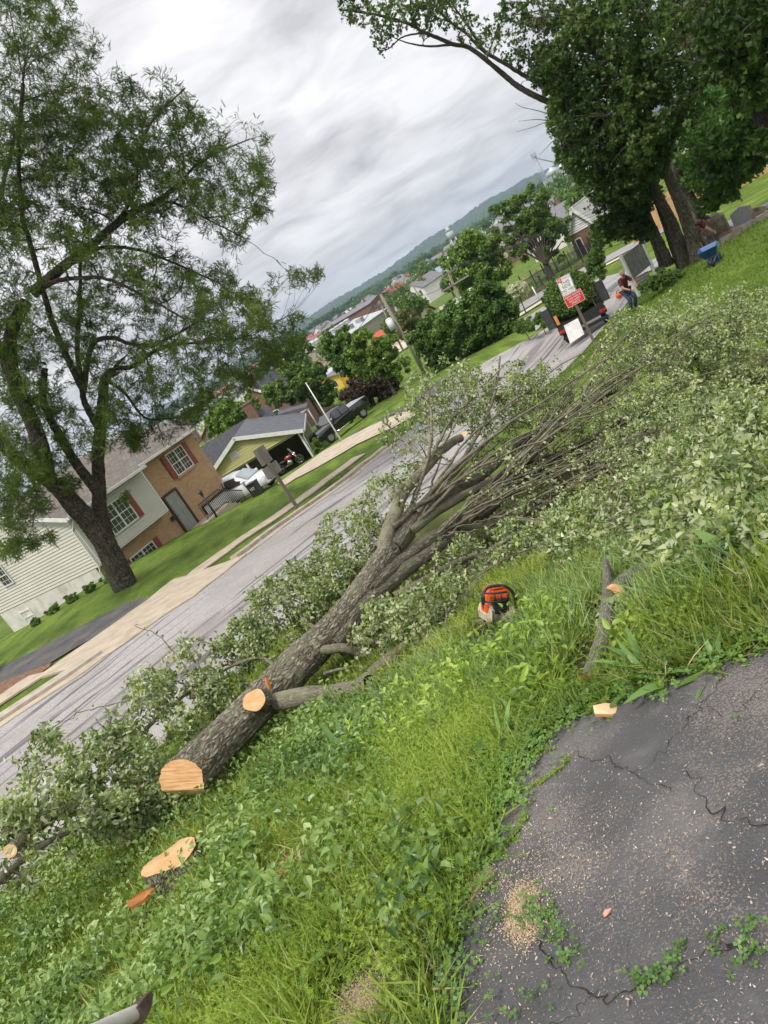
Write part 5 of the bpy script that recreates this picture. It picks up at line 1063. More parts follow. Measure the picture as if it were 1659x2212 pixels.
# ---------------------------------------------------------------- chainsaw, standing upright with its bar towards the camera's left
org = mat('orange_plastic', [(.58, .075, .015), (.72, .12, .025)], .4, 8, spec=.5)
crm = mat('cream_plastic', [(.22, .17, .11), (.45, .38, .26), (.58, .51, .38)], .6, 14, 6, bump=.1)
def chainsaw():
    dS = Pg(1090, 1345) - .22; c = P(1078, 1336, dS)
    yaw = math.atan2(c[1], c[0]) - math.pi / 2 + rad(6)                     # local -y faces the camera
    t = empty('chainsaw', c, yaw, 'orange and cream chainsaw standing in the grass under the limbs', 'chainsaw')
    t.rotation_euler = (Matrix.Rotation(yaw, 4, 'Z') @ Matrix.Rotation(rad(24), 4, 'Y') @ Matrix.Rotation(rad(-8), 4, 'X')).to_euler(); t.scale = (.88,) * 3
    mb = MB(); mb.prism([(-.125, 0), (.105, -.01), (.115, .10), (.09, .13), (-.105, .13), (-.13, .07)], 'y', -.10, .16); mb.build('engine_housing', crm, t, .010)
    mb = MB(); mb.prism([(.02, -.015), (.118, -.015), (.122, .075), (.03, .085)], 'y', -.135, -.09); mb.build('sprocket_cover', crm, t, .008)
    mb = MB(); mb.box((-.005, -.108, .125), (.125, .04, .115)); 
    for k in range(5): mb.box((-.005, -.131, .085 + k * .02), (.11, .012, .008))
    mb.box((-.005, -.136, .125), (.05, .012, .05)); mb.build('muffler', dark_plastic, t, .004)
    mb = MB(); mb.prism([(-.085, .13), (.085, .13), (.098, .215), (.07, .262), (-.045, .262), (-.082, .215)], 'y', -.07, .15); mb.build('top_cover', org, t, .014)
    mb = MB(); mb.box((.0, -.02, .2665), (.10, .12, .006)); mb.build('cover_ridge', org, t, .002)
    mb = MB(); mb.prism([(-.135, .09), (-.105, .09), (-.10, .15), (-.13, .15)], 'y', -.10, .02); mb.build('side_fin', org, t, .004)
    mb = MB(); mb.prism([(-.1, .02), (-.04, .02), (-.04, .105), (-.1, .115)], 'y', -.125, -.10); mb.build('oil_pump_cover', crm, t, .006)
    # front handguard: a framed black grille
    mb = MB()
    for z in (.165, .235): mb.tube([(-.135, -.115, z + .018), (-.05, -.135, z + .006), (.06, -.13, z)], .0085, 8)
    for x in (-.135, -.05, .005, .058): mb.tube([(x, -.118 if x < -.1 else -.132, .168 + (.018 if x < -.1 else .006 if x < 0 else 0)), (x, -.122 if x < -.1 else -.135, .238 + (.018 if x < -.1 else .006 if x < 0 else 0))], .008, 8)
    mb.build('hand_guard', dark_plastic, t)
    mb = MB(); mb.tube([Vector(v) for v in smooth([(-.12, -.05, .10), (-.135, -.06, .2), (-.09, -.06, .275), (0, -.055, .285), (.09, -.05, .255), (.145, -.04, .17), (.15, -.03, .06)], 5)], .013, 10); mb.build('front_handle', dark_plastic, t)
    mb = MB(); mb.tube([Vector(v) for v in smooth([(.09, .12, .22), (.10, .22, .20), (.09, .33, .14), (.06, .36, .06), (.03, .28, .01), (.02, .15, .01)], 5)], .018, 10); mb.build('rear_handle', org, t)
    # guide bar with the chain round it, pointing down into the grass towards the camera
    a = Vector((-.075, -.12, .07)); d = Vector((-.36, -1.0, -.40)).normalized(); s = Vector((0, 0, 1)) - d * d.z; s.normalize(); nrm = d.cross(s)
    def bar(L, hw, th, name, m):
        out = [(0, -hw), (L - hw, -hw)] + [(L - hw + hw * math.cos(q), hw * math.sin(q)) for q in np.linspace(-1.4, 1.4, 9)] + [(L - hw, hw), (0, hw)]
        vs = [a + d * u + s * v + nrm * (k * th) for k in (-1, 1) for u, v in out]; n = len(out); mb = MB()
        mb.add(vs, [list(range(n)), list(range(n, 2 * n))] + [(i, (i + 1) % n, n + (i + 1) % n, n + i) for i in range(n)]); return mb.build(name, m, t), out
    b_, out = bar(.42, .035, .0025, 'guide_bar', mat('bar_steel', [(.16, .16, .16), (.35, .35, .34)], .35, 12, metal=.8))
    mb = MB()
    L = 0
    for i in range(len(out) - 1):
        p, q = Vector(out[i]), Vector(out[i + 1]); k = max(1, int((q - p).length / .012))
        for j in range(k):
            m_ = p.lerp(q, (j + .5) / k); dr = (q - p).normalized(); on_ = Vector((dr.y, -dr.x)); cen = a + d * (m_.x + on_.x * .004) + s * (m_.y + on_.y * .004)
            h_ = .008 if j % 3 else .013; ax = (d * dr.x + s * dr.y) * .0052; ay = (d * on_.x + s * on_.y) * h_ * .5; az_ = nrm * .0035
            vs = [cen + ax * e1 + ay * e2 + az_ * e3 for e1 in (-1, 1) for e2 in (-1, 1) for e3 in (-1, 1)]; mb.add(vs, [(0, 1, 3, 2), (4, 6, 7, 5), (0, 4, 5, 1), (2, 3, 7, 6), (0, 2, 6, 4), (1, 5, 7, 3)])
    mb.build('chain', black_metal, b_)
    mb = MB(); mb.tube([(.02, -.14, .035), (.02, -.15, .035)], .011, 6); mb.tube([(.075, -.14, .03), (.075, -.15, .03)], .011, 6); mb.build('bar_nuts', grey_metal, t)
chainsaw()
# ---------------------------------------------------------------- standing trees
locust_leaf = leafmat('locust_leaf', [(.024, .050, .006), (.052, .095, .011), (.098, .155, .019), (.175, .245, .034)], .42, .5, .5, .45, .3)
locust_bark = barkmat('locust_bark', (.022, .018, .014), (.06, .05, .037), (.11, .094, .07), .7, .9, (.085, .08, .055))
maple_leaf = leafmat('maple_leaf', [(.016, .04, .006), (.034, .075, .011), (.065, .12, .020), (.13, .20, .038)], .35, .45, .5, .5, .35)
maple_bark = barkmat('maple_bark', (.03, .025, .018), (.075, .064, .048), (.13, .115, .088), .6, .7, (.07, .085, .04))
def bigtree(name, label, limbs, blobs, d0, leaf, bark, n1, n2, n3, per, lsize, tm, r0=.1, seed=1, droop=.02, thickmin=.14, jit=.01, upw=.3, fw=.4, lens=(4.5, 1.8), cat='tree', shell=0, gap=.385):
    t = empty(name, (0, 0, 0), 0, label, cat); s = Skel(seed); rg = s.rg
    for l, a, b in limbs:
        p = smooth(np.array([P(*q) for q in l]), 7); s.add(p, a, b, 0, min(a * .06, .02), .85)
    for k, (p, r, _) in enumerate(list(s.paths)):
        nm_ = 'trunk' if k == 0 else 'limb'
        if r[0] >= thickmin: thick(p[::4], r[::4], nm_, bark, t, 44, .06, .05, seed + k)
        else: tubes(nm_, [(p, r)], 10, bark, t)
    s.grow(blobpts(blobs, n1, rg, shell), .55, r0 * .8, .02, 1, .10, 9, droop, maxlen=12, minr=.03)
    for p, r, l in [q for q in s.paths if q[2] == 1]: tubes('branch', [(p, r)], 6, bark, t)
    s.grow(blobpts(blobs, n2, rg, shell), .6, .03, .008, 2, .16, 7, droop, maxlen=lens[0], minr=.012)
    s.grow(blobpts(blobs, n3, rg, shell), .6, .01, .004, 3, .2, 5, droop, maxlen=lens[1])
    s.mesh('twigs', twig_m, t, 2, 3, 4)
    o, d = s.pts(3, per, .15, 1.0); o2, d2 = s.pts(2, max(2, per // 2), .5, 1.0); o = np.vstack([o, o2]); d = np.vstack([d, d2]); n = len(o)
    k = rg.rand(len(o)) < np.clip((fbm(o * .75, 3, seed) - gap) / .05, .05, 1); o = o[k]; d = d[k]; n = len(o)
    scatter('foliage', tm, o + rg.normal(0, lsize * .3, o.shape), frames(n, rg, (0, 0, 1), upw, d, fw), lsize * rg.uniform(.65, 1.25, n), leaf, t, rg)
    return t, s
loc_limbs = [
 ([(272, 1272, 29), (240, 1200, 29), (210, 1147, 29), (177, 1110, 28.9), (135, 1063, 28.8), (102, 1030, 28.7)], .46, .29),
 ([(102, 1035, 28.7), (92, 985, 28.6), (78, 930, 28.5), (45, 860, 28.2), (20, 780, 28), (30, 700, 27.8), (70, 634, 27.5)], .30, .18),
 ([(110, 1040, 28.7), (60, 1010, 28.2), (5, 960, 27.5), (-60, 880, 27), (-110, 780, 26.5)], .26, .12),
 ([(235, 1185, 29), (222, 1135, 29.2), (212, 1080, 29.3), (212, 1010, 29.5), (217, 930, 29.6), (220, 870, 29.8), (228, 820, 30), (249, 796, 30)], .30, .16),
 ([(211, 1062, 29.3), (180, 1022, 29.2), (150, 980, 29), (122, 928, 28.9), (102, 890, 28.9), (92, 840, 29), (99, 778, 29)], .20, .10),
 ([(215, 930, 29.6), (186, 877, 29.5), (176, 836, 29.4), (167, 748, 29.3), (172, 660, 29.2), (174, 554, 29)], .14, .06),
 ([(70, 634, 27.5), (120, 590, 27.6), (176, 546, 27.7), (246, 488, 28), (286, 458, 28.2), (339, 436, 28.4), (387, 400, 28.6), (440, 387, 28.8)], .19, .06),
 ([(176, 836, 29.4), (140, 760, 29), (110, 686, 28.6), (66, 528, 28), (48, 462, 27.8), (40, 330, 27.5), (50, 180, 27)], .13, .06),
 ([(180, 849, 29.4), (198, 748, 29), (240, 730, 28.6), (280, 742, 28.2), (335, 744, 27.8), (420, 700, 27.4)], .11, .04),
 ([(88, 620, 27.5), (130, 605, 27.3), (180, 600, 27), (240, 605, 26.8), (330, 650, 26.5), (400, 690, 26.2)], .09, .03),
 ([(172, 560, 27.7), (220, 535, 28.4), (300, 540, 29), (380, 570, 29.6), (470, 610, 30)], .08, .03),
 ([(339, 436, 28.4), (380, 440, 28), (440, 470, 27.6), (520, 510, 27.2)], .06, .02), ([(387, 400, 28.6), (420, 360, 28.8), (470, 330, 29), (540, 300, 29)], .05, .02),
 ([(246, 488, 28), (290, 420, 28.6), (300, 340, 29), (330, 260, 29.4), (400, 190, 29.8)], .07, .025),
 ([(249, 796, 30), (290, 790, 29.6), (350, 750, 29.2), (430, 740, 28.6), (520, 730, 28)], .10, .03), ([(45, 860, 28.2), (0, 760, 29), (-20, 640, 29.4), (-10, 480, 29.6), (30, 300, 29.8)], .16, .06),
 ([(228, 820, 30), (270, 850, 30.2), (310, 900, 30.2), (350, 905, 30), (420, 900, 29.8)], .07, .02)]
lb = [(50, 40, 28, 75), (130, 30, 28, 50), (60, 160, 28, 90), (160, 100, 28, 42), (210, 80, 28, 22), (150, 210, 28, 60), (40, 290, 28, 100), (130, 310, 28, 90), (220, 260, 28, 62), (300, 220, 28.5, 52), (370, 210, 29, 42), (265, 180, 28.5, 25),
      (420, 250, 29, 35), (230, 340, 28.5, 80), (330, 320, 28.5, 75), (430, 330, 28.6, 70), (505, 290, 28.8, 45), (560, 290, 28.8, 24), (60, 420, 28, 110), (170, 440, 28, 90), (290, 410, 28.2, 80), (400, 400, 28.3, 70), (500, 380, 28.5, 62), (560, 350, 28.6, 28), (575, 400, 28.6, 20),
      (520, 440, 28, 45), (560, 450, 27.6, 25), (500, 510, 27.6, 38), (440, 460, 27.8, 50), (340, 500, 28.2, 65), (60, 560, 28, 110), (190, 560, 28, 80), (300, 580, 28, 60), (400, 570, 28.6, 40), (470, 600, 28.6, 40), (410, 640, 28, 60), (520, 640, 28, 40), (590, 620, 28, 26), (640, 600, 28, 22), (680, 590, 28, 16), (560, 670, 28, 45), (640, 690, 28, 28),
      (60, 700, 28, 100), (200, 680, 28.4, 70), (310, 660, 28, 60), (460, 690, 27.6, 65), (560, 720, 27.6, 50), (620, 730, 27.8, 38), (390, 740, 27.8, 70), (500, 760, 27.8, 62), (580, 780, 28, 38), (60, 830, 28.5, 80), (180, 780, 29, 60), (290, 780, 29, 60), (330, 840, 29.4, 55), (420, 820, 29, 55), (490, 830, 28.8, 45), (540, 820, 28.6, 28),
      (250, 900, 29.6, 45), (340, 910, 29.8, 38), (400, 900, 29.6, 35), (120, 900, 28.6, 60), (20, 950, 27.6, 60), (150, 960, 29, 35), (30, 1060, 27.4, 50), (20, 1130, 27.4, 42), (80, 1090, 27.8, 34), (20, 1190, 27.4, 30), (110, 1160, 28, 16), (60, 1170, 27.6, 26), (290, 960, 29.6, 22), (270, 1075, 29.4, 16), (150, 1050, 28.2, 25), (200, 950, 28.4, 45), (290, 940, 28.6, 40), (110, 1010, 28.2, 40), (360, 950, 29, 26), (60, 1000, 27.6, 60), (430, 870, 28.8, 40), (240, 860, 28.6, 50), (-60, 400, 28, 120), (-60, 700, 28, 100), (-40, 200, 28, 90)]
lb = [b if len(b) > 4 else b + (3.2 if b[3] > 40 else 1.6, 1.0 if b[3] > 30 else 1.6) for b in lb]
bigtree('locust_tree', 'huge spreading locust tree with feathery leaves on the lawn before the pale house', loc_limbs, lb, 29, locust_leaf, locust_bark, 95, 950, 8200, 14, .185, [pinnate(7, .17), pinnate(6, .2)], .12, 7, .03, .2, upw=.35, fw=.45)
# arching tree: leaning trunk at the upper right, bare-ish limbs sweeping left
lean = [([(1990, 690, 20), (1880, 520, 20.5), (1760, 390, 21), (1659, 268, 21.5), (1602, 174, 22), (1567, 122, 22.5), (1530, 40, 23), (1500, -60, 23)], .30, .16), ([(1602, 174, 22), (1540, 150, 22), (1480, 100, 22)], .10, .04), ([(1659, 268, 21.5), (1700, 100, 22), (1720, 0, 22)], .14, .06)]
bigtree('leaning_tree', 'dark leaning tree trunk under heavy foliage at the upper right corner', lean, [(1600, 20, 21.5, 110, 2, 1.1), (1660, 110, 21.5, 80, 1.6), (1500, 20, 22, 90, 1.6), (1620, 200, 21.3, 45, 1), (1550, 100, 21.5, 70, 1.5), (1650, 300, 21.5, 30, .8), (1590, 130, 21, 60, 1)], 22, maple_leaf, barkmat('dark_bark', (.012, .01, .008), (.035, .03, .023), (.06, .052, .04), .5, .8), 24, 260, 1500, 9, .15, [maple(), lowleaf(.8)], .1, 31, .03, .2)
arch_limbs = [
 ([(1473, 578, 32.5), (1450, 512, 32.5), (1425, 440, 32.4), (1400, 380, 32.3), (1370, 320, 32.2), (1340, 290, 32), (1290, 268, 31.6), (1240, 246, 31.2), (1202, 226, 31), (1126, 191, 30.8), (1068, 145, 30.6), (1022, 107, 30.5), (981, 96, 30.4), (917, 70, 30.3), (888, 52, 30.2), (800, 30, 30), (732, 20, 30)], .2, .03),
 ([(1290, 268, 31.6), (1250, 230, 31.4), (1207, 203, 31.2), (1161, 180, 31), (1103, 145, 30.8), (1045, 110, 30.6), (1010, 75, 30.5), (952, 29, 30.4), (930, -20, 30.3)], .12, .03),
 ([(1045, 110, 30.6), (1010, 55, 30.5), (985, 20, 30.5), (960, -20, 30.5)], .06, .02), ([(981, 96, 30.4), (930, 100, 30.2), (890, 95, 30), (860, 85, 29.8), (830, 70, 29.7)], .045, .012), ([(917, 70, 30.3), (870, 80, 30.2), (840, 105, 30), (820, 110, 30)], .035, .01)]
ab = [(770, 15, 30, 40, 1.4), (830, 40, 30, 45, 1.4), (820, 95, 30, 22, .8), (880, 10, 30, 48, 1.6), (920, 35, 30, 42, 1.4), (960, 0, 30, 50, 1.6), (1000, 55, 30.3, 42, 1.4), (1050, 85, 30.4, 40, 1.6), (1110, 115, 30.6, 36, 1.4), (1150, 140, 30.8, 36, 1.4), (1200, 175, 31, 30, 1.2)]
_, s_ = bigtree('arching_tree', 'tall maple trunk whose long sparse limb arches left over the sky', arch_limbs, ab, 24, maple_leaf, maple_bark, 22, 200, 640, 6, .13, [lowleaf(.7), maple()], .05, 31, 0, .14, lens=(3, 1.3))
for l in ([(1235, 262, 31), (1165, 240, 31), (1130, 232, 31), (1112, 222, 31)], [(1240, 270, 31), (1190, 262, 31), (1150, 275, 31), (1115, 285, 31)], [(1190, 262, 31), (1160, 258, 31), (1120, 262, 31)], [(1240, 275, 31), (1200, 300, 31), (1180, 320, 31), (1165, 335, 31)]):
    tubes('dead_twig', [(smooth(np.array([P(*q) for q in l]), 5), np.linspace(.02, .005, 5 * (len(l) - 1) + 1))], 5, twig_m, _)
# group of maples: one crown each, standing close together
MT = [maple(), maple(), lowleaf(.8)]
bigtree('maple_tree', 'dark leafy maple, front trunk nearest the blue wheelbarrow', [([(1508, 572, 30.5), (1490, 494, 30.5), (1462, 422, 30.4), (1436, 361, 30.3), (1412, 300, 30.2), (1395, 220, 30), (1385, 130, 30), (1380, 30, 30)], .25, .08), ([(1436, 361, 30.3), (1460, 280, 29.8), (1500, 200, 29.4), (1560, 120, 29)], .15, .05), ([(1412, 300, 30.2), (1350, 220, 29.8), (1300, 150, 29.4), (1260, 60, 29)], .15, .05)],
        [(1330, 60, 29.5, 110, 3, 1.2), (1450, 80, 29.5, 120, 3, 1.2), (1240, 120, 29.5, 80, 2.5), (1330, 190, 29.3, 90, 2.5, 1.2), (1430, 210, 29.5, 100, 2.5), (1560, 60, 30, 110, 3), (1250, 40, 29.8, 80, 2.5), (1170, 60, 29.8, 60, 2), (1110, 50, 30, 45, 1.6), (1280, 260, 29.2, 70, 2), (1370, 300, 29.3, 70, 2)],
        30, maple_leaf, maple_bark, 60, 700, 4600, 11, .135, MT, .12, 41, .02, .2, upw=.3, fw=.3)
bigtree('maple_tree', 'dark leafy maple, second trunk of the close row left of the wheelbarrow', [([(1483, 580, 31.5), (1465, 512, 31.4), (1436, 451, 31.3), (1408, 397, 31.2), (1385, 340, 31), (1360, 270, 30.8), (1335, 190, 30.6)], .24, .08)],
        [(1290, 330, 30.5, 70, 2), (1350, 400, 30.5, 50, 1.5), (1240, 250, 30, 60, 2, 1.2), (1230, 330, 30.3, 36, 1.4), (1300, 420, 30.6, 40, 1.3), (1390, 340, 30.2, 60, 1.6), (1225, 190, 30, 50, 2), (1190, 140, 30, 50, 2)],
        30, maple_leaf, maple_bark, 40, 420, 3000, 11, .135, MT, .1, 43, .04, .2, upw=.3, fw=.3)
bigtree('maple_tree', 'slim maple, third trunk of the close row with leaves hanging low', [([(1447, 572, 32.5), (1426, 523, 32.4), (1408, 483, 32.3), (1385, 430, 32.2), (1370, 370, 32)], .19, .07), ([(1408, 483, 32.3), (1370, 470, 31.8), (1330, 480, 31.4)], .06, .02)],
        [(1350, 480, 31.5, 45, 1.2), (1370, 430, 31.8, 40, 1.2), (1300, 500, 31.6, 30, 1), (1385, 500, 31.6, 26, .8)], 32, maple_leaf, maple_bark, 16, 150, 1000, 8, .17, MT, .06, 45, .06, .2)
bigtree('maple_tree', 'leftmost slender maple trunk of the close row', [([(1433, 578, 33), (1417, 534, 33), (1404, 500, 33), (1392, 460, 32.9), (1380, 400, 32.8)], .15, .08)], [(1400, 420, 33, 35, 1.2), (1370, 380, 33, 40, 1.2)], 33, maple_leaf, maple_bark, 6, 60, 380, 8, .17, MT, .06, 47, .02, .2)
bigtree('old_tree', 'old grey tree with knotted trunk behind the maples near the carved gravestone', [([(1522, 520, 38), (1513, 497, 38), (1498, 465, 38), (1484, 430, 38), (1472, 400, 37.8), (1462, 375, 37.5)], .45, .3), ([(1470, 395, 37.8), (1500, 340, 37), (1560, 320, 36), (1620, 300, 35)], .22, .06), ([(1465, 380, 37.5), (1450, 320, 37), (1470, 250, 36.5)], .25, .08)],
        [(1530, 360, 36.5, 60, 2.5), (1590, 330, 36, 65, 2.5, 1.1), (1640, 280, 35.5, 60, 2), (1560, 270, 36, 70, 2.5, 1.1), (1500, 300, 37, 60, 2.5), (1620, 350, 36, 34, 1.4), (1560, 400, 36.5, 40, 1.6), (1530, 430, 37, 30, 1.2), (1640, 200, 36, 70, 2.5), (1570, 190, 36.5, 60, 2.5)],
        37, leafmat('old_tree_leaf', [(.03, .08, .012), (.06, .14, .022), (.10, .20, .035), (.15, .27, .06)], .4, .5, .4, .4), barkmat('grey_bark', (.05, .042, .034), (.13, .115, .095), (.21, .19, .16), .5, .8, (.16, .15, .12)), 40, 420, 2200, 9, .2, MT, .12, 49, .03, .2)
# mid-distance trees: each with crown and trunk
def leafcard(k=5, seed=0):        # a small spray of leaves for trees too far to show single ones
    rg = random.Random(seed); v, f = [], []
    for i in range(k):
        a = rg.uniform(0, 6.28); r = rg.uniform(.1, .6); c = Vector((r * math.cos(a), r * math.sin(a), rg.uniform(-.3, .3))); b = len(v); s = rg.uniform(.3, .5); u = Vector((rg.gauss(0, 1), rg.gauss(0, 1), rg.gauss(0, 1))).normalized(); w_ = u.orthogonal().normalized()
        for p in (c - u * s, c + w_ * s * .5, c + u * s, c - w_ * s * .5): v.append(tuple(p))
        f.append((b, b + 1, b + 2, b + 3))
    return v, f
LC = [leafcard(5, i) for i in range(5)]
def midtree(name, label, base, blobs, leaf, n, size, tr=.2, group=None, bark=None, seed=1, stems=None, n1=12, cat='tree', dens=1.0, shell=.0):
    t = empty(name, (0, 0, 0), 0, label, cat, group); s = Skel(seed); rg = s.rg; b0 = base if len(base) == 3 and base[2] < 0 else P(*base) if base[2] > 0 else base
    b0 = np.array([b0[0], b0[1], h1(b0[0], b0[1]) - .1]); bc = np.average([P(*b[:3]) for b in blobs], 0, weights=[b[3] for b in blobs])
    top = b0 + (bc - b0) * np.array([.7, .7, .9]); tubes('trunk', [(smooth([b0, b0 * .6 + top * .4 + [0.0, 0, .1], top], 6), np.linspace(tr, tr * .4, 13))], 8, bark or maple_bark, t); s.add(np.linspace(b0, top, 12), tr, tr * .4)
    for q in stems or []:
        p = smooth(np.array([b0 + (P(1178, 566, 78) - b0) * .9, P(q[0] * .5 + 1176 * .5 + (q[0] - 1150) * .08, q[1] * .5 + 560 * .5, 79), P(q[0], q[1], 80)]), 6); s.add(p, tr * .32, .03); tubes('limb', [s.paths[-1][:2]], 6, bark or maple_bark, t)
    T = blobpts(blobs, n1, rg, .3); s.grow(T, .5, tr * .4, .02, 1, .08, 7, 0, maxlen=40, out=.6)
    if tr > .05: s.mesh('branches', bark or maple_bark, t, 1, 1, 5)
    # foliage gathered in tufts so that the crown has lit bulges and gaps
    n = int(n * 1.7); size *= .74; k = max(30, int(n / 50)); cen = blobpts(blobs, k, rg, shell); dist = np.linalg.norm(bc); rt = rg.uniform(.5, 1.0, k) * np.mean([b[3] for b in blobs]) / F * dist * .30
    i = rg.randint(0, k, n); q = unit(rg.normal(0, 1, (n, 3))) * (rg.uniform(.2, 1, n) ** .5)[:, None] * rt[i][:, None]; q[:, 2] *= .7; o = cen[i] + q; o = o[o[:, 2] > H(o[:, 0], o[:, 1]) + .05]; n = len(o)
    scatter('foliage', LC, o, frames(n, rg, (0, 0, 1), .3), size * rg.uniform(.6, 1.3, n), leaf, t, rg); return t
def fl(name, a, b, c, d, **k): return leafmat(name, [a, b, c, d], .3, .5, .35, .5, **k)
f_bright = fl('bright_foliage', (.06, .115, .018), (.11, .19, .03), (.17, .27, .045), (.25, .36, .07)); f_dark = fl('dark_foliage', (.04, .085, .016), (.072, .14, .026), (.115, .205, .04), (.18, .285, .065))
f_mid = fl('mid_foliage', (.05, .095, .018), (.085, .15, .028), (.13, .21, .042), (.19, .285, .065)); f_yel = fl('yellow_foliage', (.07, .12, .02), (.12, .20, .03), (.18, .28, .045), (.26, .36, .08))
f_brown = fl('copper_foliage', (.035, .025, .018), (.065, .042, .028), (.09, .062, .036), (.12, .09, .05)); f_pale = fl('pale_blossom', (.25, .30, .14), (.42, .45, .28), (.6, .6, .45), (.75, .74, .62))
f_olive = fl('olive_foliage', (.06, .075, .025), (.10, .12, .04), (.15, .165, .06), (.2, .21, .09))
midtree('round_tree', 'round bright green tree beyond the transformer pole', (1050, 640, 84), [(1027, 560, 84, 58), (1000, 590, 84, 40), (1060, 590, 84, 42), (1015, 525, 84, 36), (1050, 530, 84, 35), (975, 560, 84, 26), (1040, 630, 84, 40)], f_bright, 7000, .55, .3, seed=3)
t = midtree('fan_tree', 'vase shaped tree with fanned bare limbs beside the cemetery fence', (1190, 598, 78), [(1150, 440, 80, 48), (1110, 460, 80, 36), (1180, 470, 80, 40), (1090, 500, 80, 28), (1130, 500, 80, 34), (1200, 510, 80, 30), (1160, 490, 80, 42), (1075, 450, 80, 18), (1170, 540, 80, 24), (1100, 530, 80, 20), (1215, 490, 80, 20), (1120, 545, 80, 22), (1200, 550, 80, 22), (1150, 480, 79, 40), (1130, 520, 79, 26), (1180, 520, 79, 26)], f_mid, 6000, .42, .36, seed=4, n1=50, bark=barkmat('fan_bark', (.02, .017, .012), (.05, .042, .032), (.085, .072, .055), .6, .6), stems=[(1075, 450), (1095, 440), (1110, 430), (1125, 425), (1140, 415), (1155, 412), (1170, 425), (1185, 440), (1200, 460), (1212, 485), (1090, 490), (1085, 520), (1215, 520), (1130, 450), (1165, 440), (1195, 500)])
midtree('evergreen_bush', 'tall dark clipped evergreen by the street, right of its row', (1060, 735, 50), [(1060, 660, 50, 44), (1030, 650, 50, 36), (1085, 680, 50, 34), (1050, 700, 50, 44), (1090, 715, 50, 28), (1045, 625, 50, 22), (1010, 680, 50, 30)], f_dark, 7500, .36, .2, 'dark evergreens along the street', seed=5)
midtree('evergreen_bush', 'dark clipped evergreen in the middle of the row by the street', (1000, 775, 51), [(1000, 710, 51, 44), (975, 690, 51, 34), (1020, 740, 51, 36), (990, 750, 51, 30), (960, 720, 51, 30)], f_dark, 6500, .36, .2, 'dark evergreens along the street', seed=6)
midtree('evergreen_bush', 'dark evergreen at the left of its row, left of the utility pole', (940, 800, 53), [(940, 745, 53, 40), (915, 735, 53, 34), (950, 775, 53, 34), (925, 700, 53, 26), (965, 690, 53, 22)], f_dark, 5200, .36, .2, 'dark evergreens along the street', seed=7)
midtree('loose_tree', 'loose yellow green tree with open crown behind the utility pole', (830, 810, 60), [(800, 750, 60, 40), (770, 735, 60, 26), (820, 780, 60, 36), (840, 745, 60, 28), (790, 790, 60, 34), (855, 790, 60, 30), (765, 770, 60, 24)], f_yel, 3800, .38, .18, seed=8, n1=20)
midtree('loose_tree', 'olive brown sparse tree above the red roof', (880, 740, 70), [(880, 690, 70, 28), (900, 710, 70, 26), (870, 715, 70, 22)], f_olive, 1100, .5, .15, seed=9, n1=20)
midtree('round_tree', 'dark green tree in front of the pale warehouse roof', (745, 810, 66), [(735, 760, 66, 34), (720, 735, 66, 22), (750, 785, 66, 30), (740, 725, 66, 18)], f_dark, 2800, .42, .2, seed=10)
midtree('round_tree', 'mid green tree between the carport roof and the dark one', (670, 860, 66), [(640, 830, 66, 40), (600, 850, 66, 30), (680, 820, 66, 34), (700, 850, 66, 28)], f_mid, 4200, .42, .2, seed=11)
midtree('copper_tree', 'dark copper leaved tree behind the parked pickup', (810, 880, 64), [(790, 835, 64, 40), (820, 850, 64, 34), (765, 850, 64, 28), (840, 830, 64, 26), (800, 815, 64, 24)], f_brown, 5200, .36, .2, seed=12, n1=20)
midtree('round_tree', 'bright green tree behind the brick house roof', (500, 960, 76), [(490, 900, 76, 34), (460, 915, 76, 26), (520, 890, 76, 28), (540, 870, 76, 20), (490, 930, 76, 24)], f_bright, 3600, .5, .2, seed=13)
midtree('round_tree', 'green tree beside the yellow building in the valley', (620, 850, 90), [(590, 800, 90, 40), (630, 780, 90, 34), (650, 750, 90, 26), (560, 840, 90, 26)], f_mid, 3000, .6, .2, seed=14)
midtree('dogwood', 'low dogwood with pale cream blossom beside the white post', (1125, 655, 60), [(1120, 628, 60, 20), (1105, 640, 60, 15), (1135, 620, 60, 14)], f_pale, 1500, .24, .06, seed=15, n1=18)
midtree('shrub', 'low bright hedge shrub left of the loaded truck', (1170, 705, 42), [(1170, 690, 42, 16, .8), (1150, 697, 42, 14, .8), (1188, 684, 42, 12, .8)], f_mid, 1800, .16, .03, 'low hedge shrubs behind the truck', seed=16, cat='shrub')
midtree('shrub', 'low hedge shrub farther left of the loaded truck', (1135, 715, 43), [(1132, 704, 43, 15, .8), (1120, 712, 43, 10, .8)], f_mid, 1300, .16, .03, 'low hedge shrubs behind the truck', seed=17, cat='shrub')
midtree('small_tree', 'small dense tree with drooping foliage behind the loaded truck', (1292, 612, 44), [(1285, 570, 44, 20, .8), (1290, 550, 44, 18, .8), (1275, 590, 44, 14, .7), (1298, 520, 44, 16, .8), (1305, 490, 44, 16, .8), (1300, 590, 44, 12, .6)], f_dark, 2600, .22, .1, seed=18)
midtree('shrub', 'leafy shrubs around the feet of the maple row', (1440, 600, 29), [(1440, 598, 29, 16, .6), (1415, 610, 29, 16, .6), (1390, 618, 29, 12, .5), (1465, 592, 29.5, 12, .5), (1425, 590, 29.5, 12, .5)], f_mid, 3200, .10, .02, seed=19, cat='shrub')
midtree('shrub', 'bright round shrub at the corner of the carport', (690, 985, 51), [(686, 966, 51, 14, .6), (692, 975, 51, 12, .6), (680, 955, 51, 8, .5)], f_bright, 1200, .14, .03, seed=20, cat='shrub')
